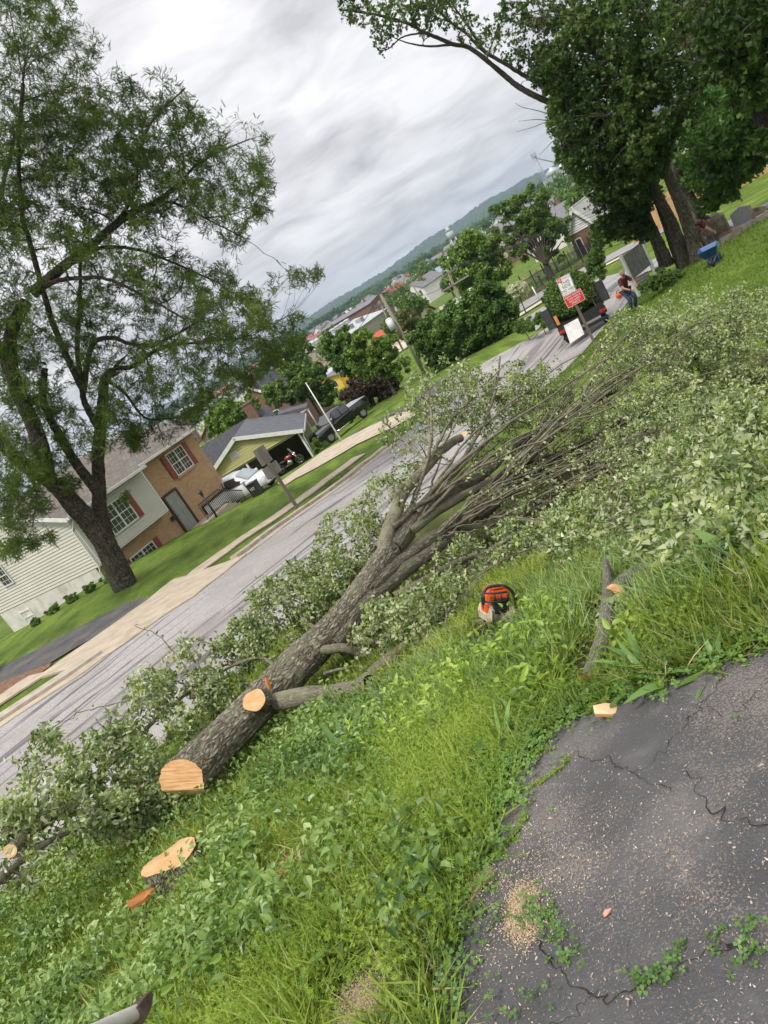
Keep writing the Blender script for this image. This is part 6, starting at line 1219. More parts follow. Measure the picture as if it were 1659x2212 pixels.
for px, py, r, lab in ((375, 1140, 9, 'dark strap leaved plants under the brick wall, nearest the siding'), (400, 1125, 9, 'dark strap leaved plants under the brick wall, middle clump'), (428, 1110, 9, 'dark leafy plants beside the porch lamp post'), (228, 1252, 12, 'climbing shrub at the downspout corner of the pale house'), (190, 1274, 11, 'scruffy shrub along the white foundation, second from the downspout'), (150, 1296, 11, 'scruffy shrub along the white foundation, near the basement window'), (110, 1318, 12, 'scruffy shrub left of the basement window'), (75, 1345, 9, 'low shrub at the far left corner of the pale house'), (285, 1208, 6, 'tiny shrub under the low window')):
    g = G(px, py + r * .8); d = math.hypot(g[0], g[1]); midtree('shrub', lab, (px, py + r, d), [(px, py, d - .1, r, .4), (px + r * .8, py - r * .6, d - .1, r * .8, .4)], f_dark if 'dark' in lab else f_mid, 900, .10, .02, 'foundation shrubs', seed=int(px), cat='shrub')
# ---------------------------------------------------------------- houses
brick_m = courses('orange_brick', (.38, .20, .085), (.48, .285, .13), (.42, .35, .26), .21, .075, .009, rot=(rad(90), 0, 0))
red_br = courses('red_brick', (.15, .07, .045), (.20, .10, .068), (.18, .15, .125), .21, .075, .009, rot=(rad(90), 0, 0))
shingle_m = courses('brown_shingles', (.13, .11, .095), (.19, .165, .14), (.06, .05, .045), .3, .14, .01, bump=.6)
gshingle_m = courses('grey_shingles', (.085, .09, .10), (.13, .135, .15), (.06, .062, .07), .3, .14, .008, bump=.6)
dshingle_m = courses('dark_shingles', (.035, .037, .042), (.06, .063, .07), (.02, .02, .025), .3, .14, .008, bump=.6)
side_w = siding('white_siding', (.60, .57, .50), 0); side_y = siding('yellow_siding', (.50, .48, .20), 0)
stucco = mat('white_stucco', [(.42, .39, .34), (.58, .55, .50), (.66, .64, .60)], .9, 1.6, 7, bump=.1)
shut_m = mat('red_shutter', [(.19, .035, .02), (.27, .06, .035)], .5, 8); door_m = mat('sage_door', [(.22, .24, .21), (.30, .32, .29)], .4, 3)
brown_trim = mat('brown_trim', [(.045, .02, .015), (.07, .035, .025)], .5, 8)
def clap(mb, x0, x1, z0, z1, y=0, step=.15, M=None):      # clapboards as real laps on a wall in the xz plane, facing -y
    k = int(math.ceil((z1 - z0) / step))
    for i in range(k):
        a, b = z0 + i * step, min(z0 + (i + 1) * step, z1)
        a += .034; mb.add([(x0, y - .06, a), (x1, y - .06, a), (x1, y - .045, b), (x0, y - .045, b), (x0, y, a), (x1, y, a)], [(0, 1, 2, 3), (4, 5, 1, 0)], 0, False, M)
def clap_poly(mb, poly, step=.15, M=None):                # clapboards clipped to a polygon (x,z)
    zs = [p[1] for p in poly]; z = min(zs)
    def span(zz):
        xs = []
        for (x1, z1), (x2, z2) in zip(poly, poly[1:] + poly[:1]):
            if (z1 - zz) * (z2 - zz) < 0 or (z1 == zz) != (z2 == zz): xs.append(x1 + (x2 - x1) * (zz - z1) / (z2 - z1))
        return (min(xs), max(xs)) if len(xs) > 1 else None
    while z < max(zs) - .01:
        a, b = span(z + .001), span(min(z + step, max(zs)) - .002)
        q = z + .034
        if a and b: mb.add([(a[0], -.06, q), (a[1], -.06, q), (b[1], -.045, min(z + step, max(zs))), (b[0], -.045, min(z + step, max(zs))), (a[0], 0, q), (a[1], 0, q)], [(0, 1, 2, 3), (4, 5, 1, 0)], 0, False, M)
        z += step
def window(par, M, x, z, w, h, cols=2, rows=2, shutter=None, muntin=(3, 2), sash=True, name='window'):
    fr = MB(); t = .06
    fr.box((x, -.04, z + t / 2), (w, .06, t), M=M); fr.box((x, -.04, z + h - t / 2), (w, .06, t), M=M)
    for s in range(cols + 1): fr.box((x - w / 2 + w * s / cols + (t / 2 if s == 0 else -t / 2 if s == cols else 0), -.0405, z + h / 2), (t * (1 if s in (0, cols) else 1.3), .06, h - 2 * t), M=M)
    fr.box((x, -.055, z + h / 2), (w - 2 * t, .03, .045), M=M) if sash else None
    o = fr.build(name, white, par); g = MB(); g.box((x, -.012, z + h / 2), (w - t, .01, h - t), M=M); g.build('pane', glass_dark, o)
    b = MB(); cw = w / cols
    for c in range(cols):
        for i in range(1, muntin[0]): b.box((x - w / 2 + cw * (c + i / muntin[0]), -.022, z + h / 2), (.018, .008, h - 2 * t), M=M)
        for i in range(1, muntin[1] * 2): b.box((x - w / 2 + cw * (c + .5), -.0225, z + h * i / (muntin[1] * 2)), (cw - t, .008, .018), M=M)
    b.build('muntins', white, o)
    if shutter:
        for s in (-1, 1):
            sh = MB(); sx = x + s * (w / 2 + .20); sh.box((sx, -.045, z + h / 2), (.36, .035, h + .04), M=M)
            for k in (.27, .73): sh.box((sx, -.068, z + h * k), (.24, .012, h * .36), M=M)
            sh.build('shutter', shutter, par)
def slab(mb, a, b, c, d, th=.12, mi=0):                    # a roof plane with thickness
    q = [Vector(v) for v in (a, b, c, d)]; n = (q[1] - q[0]).cross(q[3] - q[0]).normalized(); n = n if n.z > 0 else -n
    mb.add([v for v in q] + [v - n * th for v in q], [(0, 1, 2, 3), (7, 6, 5, 4), (0, 4, 5, 1), (1, 5, 6, 2), (2, 6, 7, 3), (3, 7, 4, 0)], mi)
HH = rad(34)
def hloc(px, py, d): return P(px, py, d)
def split_house():
    o = hloc(216, 1216, 36); rz = math.pi / 2 - HH; z0 = 0.0                      # local origin: lower front-left corner of the siding overhang
    t = empty('split_level_house', o, rz, 'pale sided and orange brick split level house with red shutters', 'house')
    L1, L2, D = 5.05, 10.0, 8.5; zt = 2.42; zb = -2.3; I = Matrix.Identity(4)
    SB = .45                                                                       # brick stands back under the overhang
    mb = MB(); clap(mb, 0, L1, 0, zt); mb.box((L1 / 2, .25, zt / 2), (L1, .495, zt)); mb.build('siding', side_w, t)
    mb = MB(); mb.box((.03, -.03, zt / 2), (.1, .05, zt)); mb.box((L1 - .03, -.03, zt / 2), (.1, .05, zt)); mb.box((L1 / 2, -.02, -.03), (L1, .06, .06)); mb.build('corner_trim', white, t)
    mb = MB(); mb.box((L1 / 2, SB + D / 2, zb / 2), (L1, D, -zb)); mb.box(((L1 + L2) / 2 + .0, SB + D / 2 + .002, (zt + .12 + zb - 1.5) / 2), (L2 - L1 + .1, D, zt + .12 - zb + 1.5)); mb.build('brick_wall', brick_m, t)
    # left side wall (faces -x): siding above a stucco foundation
    M = Matrix.Rotation(rad(-90), 4, 'Z'); mb = MB()
    WL = D + SB; M2 = Matrix.Translation((-.002, WL, 0)) @ M
    clap_poly(mb, [(0, -.15), (WL, -.15), (WL, zt), (WL / 2, zt + 1.75), (0, zt)], .15, M2); mb.prism([(0, -.15), (WL, -.15), (WL, zt), (WL / 2, zt + 1.70), (0, zt)], 'x', -.0015, .2); s_ = mb.build('side_siding', side_w, t)
    mb = MB(); mb.box((-.005, SB + D / 2, -1.6), (.06, D, 2.9)); mb.build('foundation', stucco, t)
    window(t, M2, WL * .22, -1.25, .95, .75, 1, 1, muntin=(1, 1), name='basement_window'); window(t, M2 @ Matrix.Translation((0, -.055, 0)), WL * .27, .95, .9, 1.1, 1, 2, muntin=(3, 2))
    # roof: ridge along the facade
    yr = (SB + D) / 2; mb = MB(); e = .45
    slab(mb, (-.35, -e, zt + .02), (L1 + .02, -e, zt + .02), (L1 + .02, yr, zt + 1.95), (-.35, yr, zt + 1.95)); slab(mb, (L1 + .02, -.1, zt + .16), (L2 + .35, -.1, zt + .16), (L2 + .35, yr, zt + 1.955), (L1 + .02, yr, zt + 1.955))
    slab(mb, (-.35, D + .9, zt + .02), (L2 + .35, D + .9, zt + .02), (L2 + .35, yr, zt + 1.95), (-.35, yr, zt + 1.95)); mb.build('roof', shingle_m, t)
    mb = MB(); mb.box((L1 / 2 - .17, -e - .05, zt - .02), (L1 + .38, .11, .13)); mb.box(((L1 + L2) / 2 + .18, -.15, zt + .12), (L2 - L1 + .34, .11, .13)); mb.box((-.37, (D + SB) / 4 - .2, zt - .1), (.03, .1, .1)); mb.build('gutter', white, t)
    for y0, y1 in ((-e, yr), (yr, D + .9)):
        mb = MB(); a = (-.38, y0, zt + (0 if y0 < yr - .1 else 1.93)); b = (-.38, y1, zt + (1.93 if y0 < yr - .1 else 0)); slab(mb, (a[0], a[1], a[2] + .02), (b[0], b[1], b[2] + .02), (b[0] + .05, b[1], b[2] + .02), (a[0] + .05, a[1], a[2] + .02), .18); mb.build('bargeboard', white, t)
    mb = MB(); mb.tube([(-.05, -.42, zt - .1), (-.06, -.3, zt - .25), (-.07, .1, zt - .6), (-.07, .1, -.1), (-.07, .28, -.35), (-.07, .30, -1.9)], .045, 6); mb.build('downspout', white, t)
    window(t, Matrix.Translation((0, -.055, 0)), 2.35, .55, 1.75, 1.35, 2, 2, shut_m); window(t, Matrix.Translation((0, SB, 0)), 2.6, -1.75, 1.75, 1.0, 2, 2, shut_m, name='lower_window')
    Mb = Matrix.Translation((0, SB, 0)); window(t, Mb, 8.1, .95, 1.45, 1.3, 2, 2, shut_m)
    mb = MB(); mb.box((8.1, SB - .04, .89), (1.7, .1, .09)); mb.build('window_sill', brick_m, t)
    # door with sidelight trim, lantern, mailbox
    dz = -1.55; d = MB(); d.box((6.15, SB - .03, dz + 1.02), (.92, .05, 2.04)); do = d.build('door', door_m, t); q = MB()
    for cx in (-.21, .21):
        for z_, h_ in ((.32, .42), (.98, .62), (1.66, .34)): q.box((6.15 + cx, SB - .062, dz + z_), (.3, .015, h_))
    q.build('door_panel', door_m, do, .004); k = MB(); k.ell((5.78, SB - .09, dz + .95), (.03, .03, .03), 8, 6); k.build('handle', black_metal, do)
    q = MB()
    for x_ in (5.62, 6.68): q.box((x_, SB - .05, dz + 1.07), (.12, .1, 2.18))
    q.box((6.15, SB - .05, dz + 2.12), (.94, .1, .12)); q.build('door_frame', brown_trim, t)
    q = MB(); q.box((5.3, SB - .12, dz + 1.72), (.12, .14, .22)); q.tube([(5.3, SB - .12, dz + 1.83), (5.3, SB - .12, dz + 1.93)], [.09, .01], 6); q.build('wall_lantern', black_metal, t, .004)
    q = MB(); q.box((5.42, SB - .1, dz + 1.0), (.34, .13, .2)); q.build('mailbox', black_metal, t, .006)
    # garage door down at the right
    g = MB(); g.box((8.7, SB - .02, -2.2), (2.2, .03, 2.1)); 
    for k_ in range(4): g.box((8.7, SB - .045, -3.1 + k_ * .52), (2.16, .02, .46))
    g.build('garage_door', white, t); g = MB(); g.box((8.7, SB - .05, -1.1), (2.4, .09, .1)); g.box((7.55, SB - .05, -2.2), (.1, .09, 2.1)); g.box((9.85, SB - .05, -2.2), (.1, .09, 2.1)); g.build('garage_frame', brown_trim, t)
    # landing, steps, railing
    q = MB(); q.box((6.8, SB - .75, dz - .4), (1.9, 1.45, .75))
    for k_ in range(5): q.box((7.95 + k_ * .3, SB - .85, dz - .40 - k_ * .17), (.3, 1.2, .75 - .0 * k_))
    q.build('steps', concrete, t)
    r = MB(); pts = [(6.0, SB - 1.42), (7.7, SB - 1.42)]; x = 6.0
    while x < 9.35:
        zz = dz - .02 if x < 7.75 else dz - .02 - (x - 7.75) * .57; r.box((x, SB - 1.42, zz + .48), (.022, .022, .9)); x += .125
    r.tube([(6.0, SB - 1.42, dz + .92), (7.75, SB - 1.42, dz + .92), (9.35, SB - 1.42, dz + .02)], .028, 6); r.tube([(6.0, SB - 1.42, dz + .12), (7.75, SB - 1.42, dz + .12), (9.35, SB - 1.42, dz - .78)], .02, 6); r.build('railing', black_metal, t)
    return t
split_house()
def gable_house(name, label, o, rz, L, W, h, rise, wall, roof, base=3, over=.3, wins=(), cat='house', group=None, chimney=None, wallmat2=None, trim=None):
    # ridge runs along local y (depth W); gable faces -y
    t = empty(name, o, rz, label, cat, group); mb = MB(); mb.prism([(-L / 2, -base), (L / 2, -base), (L / 2, h), (0, h + rise), (-L / 2, h)], 'y', 0, W); mb.build('wall', wall, t)
    mb = MB(); k = rise / (L / 2)
    for s in (-1, 1): slab(mb, (s * (L / 2 + over), -over, h - over * k + .1), (s * (L / 2 + over), W + over, h - over * k + .1), (0, W + over, h + rise + .1), (0, -over, h + rise + .1), .14)
    r = mb.build('roof', roof, t)
    if trim:
        mb = MB()
        for s in (-1, 1): slab(mb, (s * (L / 2 + over), -over - .04, h - over * k + .12), (s * (L / 2 + over), -over, h - over * k + .12), (0, -over, h + rise + .12), (0, -over - .04, h + rise + .12), .26)
        mb.build('bargeboard', trim, t)
    if chimney: mb = MB(); mb.box(chimney, (.7, .7, 2.0)); mb.box((chimney[0], chimney[1], chimney[2] + 1.03), (.8, .8, .12)); mb.build('chimney', red_br, r)
    for (side, x, z, w, h_) in wins:
        M = {'f': Matrix.Identity(4), 'l': Matrix.Translation((-L / 2, 0, 0)) @ Matrix.Rotation(rad(-90), 4, 'Z'), 'r': Matrix.Translation((L / 2, 0, 0)) @ Matrix.Rotation(rad(90), 4, 'Z')}[side]
        fr = MB(); fr.box((x, -.03, z), (w + .14, .05, h_ + .14), M=M); f = fr.build('window', white, t); g = MB(); g.box((x, -.062, z), (w, .012, h_), M=M); g.build('pane', glass_dark, f)
    return t
def carport_house():
    c = P(577, 962, 52); e = P(645, 930, 52); zb = e[2]; o = np.array([P(577, 990, 52)[0], 52, zb]); hw = 3.95; rise = 1.78; D = 9.5; k = rise / hw
    o[0] = e[0] - hw; t = empty('carport_house', o, rad(-3), 'low house with yellow siding gable and open carport beyond the white car', 'house')
    mb = MB(); clap_poly(mb, [(-hw, 0), (hw, 0), (0, rise)], .19); mb.prism([(-hw, 0), (hw, 0), (0, rise)], 'y', .0, .12); mb.build('gable_siding', side_y, t)
    mb = MB(); ov = .35
    slab(mb, (0, -.3, rise + .14), (0, D, rise + .14), (hw + ov, D, -ov * k + .14), (hw + ov, -.3, -ov * k + .14)); slab(mb, (0, -.3, rise + .14), (0, D, rise + .14), (-hw - ov, D, -ov * k + .14), (-hw - ov, -.3, -ov * k + .14)); rf = mb.build('roof', gshingle_m, t)
    mb = MB()
    for s in (-1, 1): slab(mb, (s * (hw + ov), -.36, -ov * k + .16), (s * (hw + ov), -.3, -ov * k + .16), (0, -.3, rise + .16), (0, -.36, rise + .16), .26)
    mb.box((hw + ov, D / 2 - .15, -ov * k), (.1, D, .14)); mb.build('fascia', white, t)
    mb = MB(); mb.box((-.65, -.06, .82), (.62, .06, .5)); v = mb.build('vent', white, t); mb = MB()
    for q in range(6): mb.box((-.65, -.1, .64 + q * .075), (.54, .03, .02))
    mb.build('louvres', grey_metal, v)
    for x_ in (-.3, hw - .1):
        mb = MB(); mb.box((x_, .1, -1.3), (.14, .14, 2.6)); mb.build('post', white, t)
    mb = MB(); mb.box((hw - .05, D / 2 + 1.2, -1.3), (.12, D - 2.4, 2.7)); mb.box((0, D - 2.2, -1.3), (2 * hw, .12, 2.7)); mb.box((-hw + .05, D / 2, -1.3), (.1, D, 2.7)); mb.build('carport_wall', mat('olive_wall', [(.16, .155, .085), (.22, .21, .12)], .8, 4), t)
    mb = MB(); mb.box((0, D / 2, -.08), (2 * hw - .2, D - .3, .06)); mb.build('ceiling', trimw, t)
    mb = MB(); mb.box((0, D / 2 - .3, -2.72), (2 * hw + .4, D + 1.0, .18)); mb.build('floor_slab', concrete, t)
    mb = MB(); mb.tube([(hw + .3, -.15, -.15), (hw + .1, -.05, -.45), (hw + .05, 0, -2.5)], .05, 6); mb.build('downspout', white, t)
    # porch at the rear right with railing
    mb = MB(); slab(mb, (hw - 1.6, D + .05, .95), (hw + .75, D + .05, .3), (hw + .75, D + 2.6, .3), (hw - 1.6, D + 2.6, .95), .2); mb.build('porch_roof', gshingle_m, t)
    mb = MB(); 
    for x_ in (hw - .6, hw + .1, hw + .65): mb.box((x_, D + .15, -1.2), (.1, .1, 2.6))
    mb.box((hw, D + .15, .1), (1.5, .1, .12)); mb.box((hw, D + .15, -1.4), (1.4, .05, .06)); mb.build('porch_frame', white, t)
    mb = MB(); mb.box((.6, D + 1, rise - .1), (.75, .75, 2.4)); mb.box((.6, D + 1, rise + 1.1), (.85, .85, .15)); mb.build('chimney', red_br, rf)
    return o, hw
CO, CHW = carport_house()
g = P(410, 1005, 60); gable_house('neighbour_house', 'dark grey roofed house peeping out between brick house and carport', (g[0], g[1] + 3, P(465, 985, 60)[2] - .3), rad(-80), 7, 7.0, -.5, 1.7, stucco, dshingle_m, wins=(('r', -2, -1.4, 1.2, 1),), chimney=(1.0, 5.8, 1.3))
g = P(585, 912, 84); gable_house('brick_gable_house', 'brown brick house with pale gable and porch left of the tall white pole', g, rad(-30), 7, 8, 1.5, 3.0, red_br, dshingle_m, trim=white, wins=(('f', -1.2, .2, .9, 1.3), ('f', 1.2, .2, .9, 1.3)), chimney=(-2, 5, 4.0))
# brick church-like house with a white gable at right
def gable_white():
    e = P(1258, 496, 82); t = gable_house('gable_house', 'brick house with large white gable beyond the cemetery lane', e, rad(-42), 3.0, 12, 0, 2.35, red_br, courses('pale_shingles', (.30, .29, .28), (.37, .36, .35), (.25, .24, .23), .3, .14, .008), base=4.2, wins=(('f', -.8, -1.5, .5, 1.8), ('r', 3, -1.6, 1.1, 1.3), ('r', 7, -1.6, 1.1, 1.3)), trim=white, over=.4)
    mb = MB(); clap_poly(mb, [(-1.5, 0), (1.5, 0), (0, 2.33)], .2, Matrix.Translation((0, -.01, 0))); mb.build('gable_siding', trimw, t); mb = MB(); mb.box((-1.7, -.3, -2.1), (.2, .2, 4.2)); mb.build('post', white, t)
gable_white()
# ---------------------------------------------------------------- street furniture, vehicles, people, graves
def text(txt, size, M, m, parent, name, ext=.002, align='CENTER', sx=1.0):
    cu = bpy.data.curves.new(name, 'FONT'); cu.body = txt; cu.size = size; cu.extrude = ext; cu.align_x = align; cu.align_y = 'CENTER'; cu.resolution_u = 3
    o = bpy.data.objects.new(name, cu); C.objects.link(o); dg = bpy.context.evaluated_depsgraph_get(); me = bpy.data.meshes.new_from_object(o.evaluated_get(dg)); C.objects.unlink(o); bpy.data.objects.remove(o)
    me.transform(M @ Matrix.Diagonal((sx, 1, 1, 1))); return link(name, me, m, parent)
def plate(w, h, r=.03, k=5):
    out = []
    for cx, cz, a0 in ((w / 2 - r, h / 2 - r, 0), (-w / 2 + r, h / 2 - r, 90), (-w / 2 + r, -h / 2 + r, 180), (w / 2 - r, -h / 2 + r, 270)):
        for i in range(k): a = rad(a0 + 90 * i / (k - 1)); out.append((cx + r * math.cos(a), cz + r * math.sin(a)))
    return out
sign_w = mat('sign_white', [(.72, .73, .72), (.80, .80, .79)], .4, 5); sign_r = mat('sign_red', [(.52, .035, .03), (.60, .05, .04)], .4, 5); ink = mat('sign_black', [(.02, .02, .02), (.03, .03, .03)], .5, 5); sign_back = mat('sign_back', [(.16, .15, .135), (.24, .225, .20)], .6, 8)
FRX = Matrix.Rotation(rad(90), 4, 'X')                       # text in the xz plane facing -y
def tp(x, z, y): return Matrix.Translation((x, y, z)) @ FRX
def sign_right():
    g = P(1288, 748, 28.3); top = P(1216, 598, 28.3); H_ = top[2] - g[2]; z0 = h1(g[0], g[1]) - .2
    fz = math.atan2(g[1], g[0]) - math.pi / 2; t = empty('sign_post', (g[0], g[1], z0), fz, 'wooden post with white no parking sign above a red permit parking sign', 'street sign')
    hh = top[2] - z0; mb = MB(); mb.box((0, 0, hh / 2), (.10, .10, hh)); mb.build('post', oldwood, t)
    w1, h1_ = .50, .66; tz = hh - .30; tz2 = tz - h1_ / 2 - .21; a = MB(); a.prism(plate(w1, h1_), 'y', -.066, -.058, Matrix.Translation((0, 0, tz)) @ Matrix.Rotation(rad(4), 4, 'Y')); s1 = a.build('white_sign', sign_w, t)
    R4 = Matrix.Translation((0, 0, tz)) @ Matrix.Rotation(rad(4), 4, 'Y')
    b = MB(); b.prism([(-.235, .17), (-.07, .17), (-.07, .315), (-.235, .315)], 'y', -.070, -.0665, R4); b.build('red_corner', sign_r, s1)
    b = MB(); o, i = plate(w1 - .015, h1_ - .015), plate(w1 - .035, h1_ - .035); n = len(o); b.add([(p[0], -.0675, p[1]) for p in o] + [(p[0], -.0675, p[1]) for p in i], [(k, (k + 1) % n, n + (k + 1) % n, n + k) for k in range(n)], 0, False, R4); b.build('border', ink, s1)
    text('NO', .15, R4 @ tp(-.152, .243, -.0705), sign_w, s1, 'lettering', sx=.8); text('PARKING', .085, R4 @ tp(.085, .245, -.068), sign_r, s1, 'lettering', sx=.78)
    text('THIS', .155, R4 @ tp(0, .10, -.068), ink, s1, 'lettering'); text('SIDE', .155, R4 @ tp(0, -.035, -.068), ink, s1, 'lettering'); text('2ND WED', .115, R4 @ tp(0, -.17, -.068), ink, s1, 'lettering', sx=.9); text('8 AM TO 12 PM', .06, R4 @ tp(0, -.262, -.068), ink, s1, 'lettering')
    w2, h2 = .66, .44; R5 = Matrix.Translation((.05, 0, tz2)) @ Matrix.Rotation(rad(0), 4, 'Y'); a = MB(); a.prism(plate(w2, h2), 'y', -.064, -.056, R5); s2 = a.build('red_sign', sign_r, t)
    b = MB(); o, i = plate(w2 - .015, h2 - .015), plate(w2 - .035, h2 - .035); b.add([(p[0], -.0655, p[1]) for p in o] + [(p[0], -.0655, p[1]) for p in i], [(k, (k + 1) % n, n + (k + 1) % n, n + k) for k in range(n)], 0, False, R5); b.build('border', sign_w, s2)
    for k, q in enumerate(('PERMIT PARKING', 'YORK FAIR &', 'DECLARED', 'EVENTS')): text(q, .088 if k else .078, R5 @ tp(0, .135 - k * .09, -.066), sign_w, s2, 'lettering', sx=.95)
sign_right()
def sign_left():
    g = G(645, 1101); d = math.hypot(g[0], g[1]); top = P(563, 968, d); z0 = g[2] - .1; t = empty('sign_post', (g[0], g[1], z0), math.atan2(g[1], g[0]) - math.pi / 2 + rad(24), 'wooden post carrying two brown sign backs beside the far walk', 'street sign')
    hh = top[2] - z0; mb = MB(); mb.box((0, 0, hh / 2), (.11, .11, hh)); mb.build('post', oldwood, t)
    a = MB(); a.prism(plate(.52, .68, .04), 'y', .06, .07, Matrix.Translation((0, 0, hh - .28))); a.build('sign_back', sign_back, t); a = MB(); a.prism(plate(.70, .46, .04), 'y', .06, .07, Matrix.Translation((0.0, 0, hh - .92))); a.build('sign_back', sign_back, t)
sign_left()
# vehicles -------------------------------------------------------
def paint(name, c, rough=.25): return mat(name, [c, tuple(v * .92 for v in c)], rough, 2, coat=.6)
car_w = paint('white_car_paint', (.72, .73, .74)); car_k = paint('black_truck_paint', (.008, .009, .011), .18); chrome = mat('chrome', [(.5, .5, .5), (.6, .6, .6)], .15, 3, metal=1); lamp_m = mat('headlight_glass', [(.5, .52, .55), (.65, .66, .7)], .08, 3, spec=.9); tail_m = mat('tail_lens', [(.35, .01, .01), (.5, .03, .02)], .2, 3)
def wheel(par, x, y, z, r, w, side):
    mb = MB(); mb.torus((x, y, z), r * .78, r * .24, 'y', 24, 8); t = mb.build('wheel', rubber, par); mb = MB(); mb.tube([(x, y - w * .35, z), (x, y + w * .35, z)], r * .60, 16)
    for k in range(5): a = 2 * math.pi * k / 5; mb.box((x + math.cos(a) * r * .3, y + side * w * .38, z + math.sin(a) * r * .3), (r * .2, .03, r * .2))
    mb.build('rim', grey_metal, t)
def loft(mb, secs, mi=0, smooth=True):      # secs: list of (x, [(y,z)...]) closed rings
    b = len(mb.v); n = len(secs[0][1]); vs = [(x, y, z) for x, r in secs for y, z in r]; mb.add(vs, [(i * n + j, i * n + (j + 1) % n, (i + 1) * n + (j + 1) % n, (i + 1) * n + j) for i in range(len(secs) - 1) for j in range(n)] , mi, smooth); mb.add([], [], mi)
    mb.f.append([b + j for j in range(n)][::-1]); mb.m.append(mi); mb.sm.append(False); mb.f.append([b + (len(secs) - 1) * n + j for j in range(n)]); mb.m.append(mi); mb.sm.append(False)
def ring(hw, z0, z1, r=.12, tw=None): tw = tw or hw; return [(-hw, z0 + r), (-hw * 1.0, (z0 + z1) * .5), (-tw, z1 - r * .6), (-tw + r, z1), (0, z1 + .02), (tw - r, z1), (tw, z1 - r * .6), (hw, (z0 + z1) * .5), (hw, z0 + r), (hw - r, z0), (-hw + r, z0)]
def suv():
    g = P(528, 1063, 43.2); z = P(562, 1068, 43.2)[2] + .18; t = empty('parked_car', (g[0], g[1], z), rad(-26), 'white compact suv parked nose out beside the brick house', 'car')
    mb = MB(); loft(mb, [(-2.1, ring(.74, .45, .95)), (-2.02, ring(.84, .32, 1.05)), (-1.2, ring(.88, .26, 1.06)), (0, ring(.885, .25, 1.04)), (.9, ring(.885, .25, 1.03)), (1.35, ring(.87, .27, 1.0)), (1.9, ring(.82, .28, .90)), (2.08, ring(.72, .36, .78))]); mb.build('body', car_w, t)
    mb = MB(); loft(mb, [(-1.98, ring(.76, .95, 1.05, .05, .70)), (-1.75, ring(.78, .95, 1.56, .1, .62)), (-1.2, ring(.80, .95, 1.66, .12, .62)), (-.3, ring(.80, .95, 1.67, .12, .62)), (.35, ring(.80, .95, 1.56, .12, .60)), (1.1, ring(.80, .95, 1.05, .05, .74))]); mb.build('cabin', car_w, t)
    mb = MB(); mb.add([(.40, -.58, 1.55), (.40, .58, 1.55), (1.10, .70, 1.06), (1.10, -.70, 1.06)], [(0, 1, 2, 3)], M=Matrix.Translation((.035, 0, .03))); w_ = mb.build('windscreen', mat('windscreen_glass', [(.22, .27, .28), (.34, .38, .38)], .05, 1, spec=.9), t)
    for s in (-1, 1):
        mb = MB(); W3 = lambda a, b, c, d: mb.add([(a[0], s * .87, a[1]), (b[0], s * .82, (a[1] + b[1]) / 2 + .06), (b[0] * .5 + b[0] * .5, s * .73, b[1]), (c[0], s * .73, c[1]), (c[0], s * .82, (c[1] + d[1]) / 2 + .06), (d[0], s * .87, d[1])], [(0, 1, 4, 5), (1, 2, 3, 4)]); W3((1.0, 1.06), (.42, 1.50), (-.35, 1.56), (-.35, 1.06)); W3((-.42, 1.06), (-.42, 1.56), (-1.15, 1.54), (-1.2, 1.06)); W3((-1.28, 1.08), (-1.24, 1.5), (-1.68, 1.44), (-1.8, 1.12)); mb.build('side_window', glass_dark, t)
        mb = MB(); mb.ell((.85, s * .98, 1.10), (.09, .12, .09), 10, 8); mb.build('mirror', car_w, t)
        mb = MB(); mb.ell((1.80, s * .64, .80), (.24, .16, .10), 14, 8); mb.build('headlight', lamp_m, t)
        mb = MB(); mb.torus((1.28, s * .82, .34), .38, .05, 'y', 24, 6); mb.torus((-1.28, s * .82, .34), .38, .05, 'y', 24, 6); mb.build('wheel_arch', dark_plastic, t)
        mb = MB(); mb.ell((1.99, s * .55, .42), (.06, .09, .06), 8, 6); mb.build('fog_light', lamp_m, t)
        for x in (-1.28, 1.28): wheel(t, x, s * .80, .34, .34, .2, s)
    mb = MB(); mb.prism([(-.34, .56), (.34, .56), (.42, .80), (-.42, .80)], 'x', 2.03, 2.10); g_ = mb.build('grille', dark_plastic, t, .01); mb = MB()
    for k in range(9): mb.box((2.11, -.32 + k * .08, .68), (.015, .02, .2))
    mb.torus((2.12, 0, .69), .06, .012, 'x', 14, 6); mb.build('grille_bars', chrome, g_)
    mb = MB(); mb.box((2.09, 0, .46), (.02, .5, .13)); mb.build('number_plate', ink, t); mb = MB(); mb.box((2.0, 0, .33), (.1, 1.2, .16)); mb.build('lower_intake', dark_plastic, t, .02)
suv()
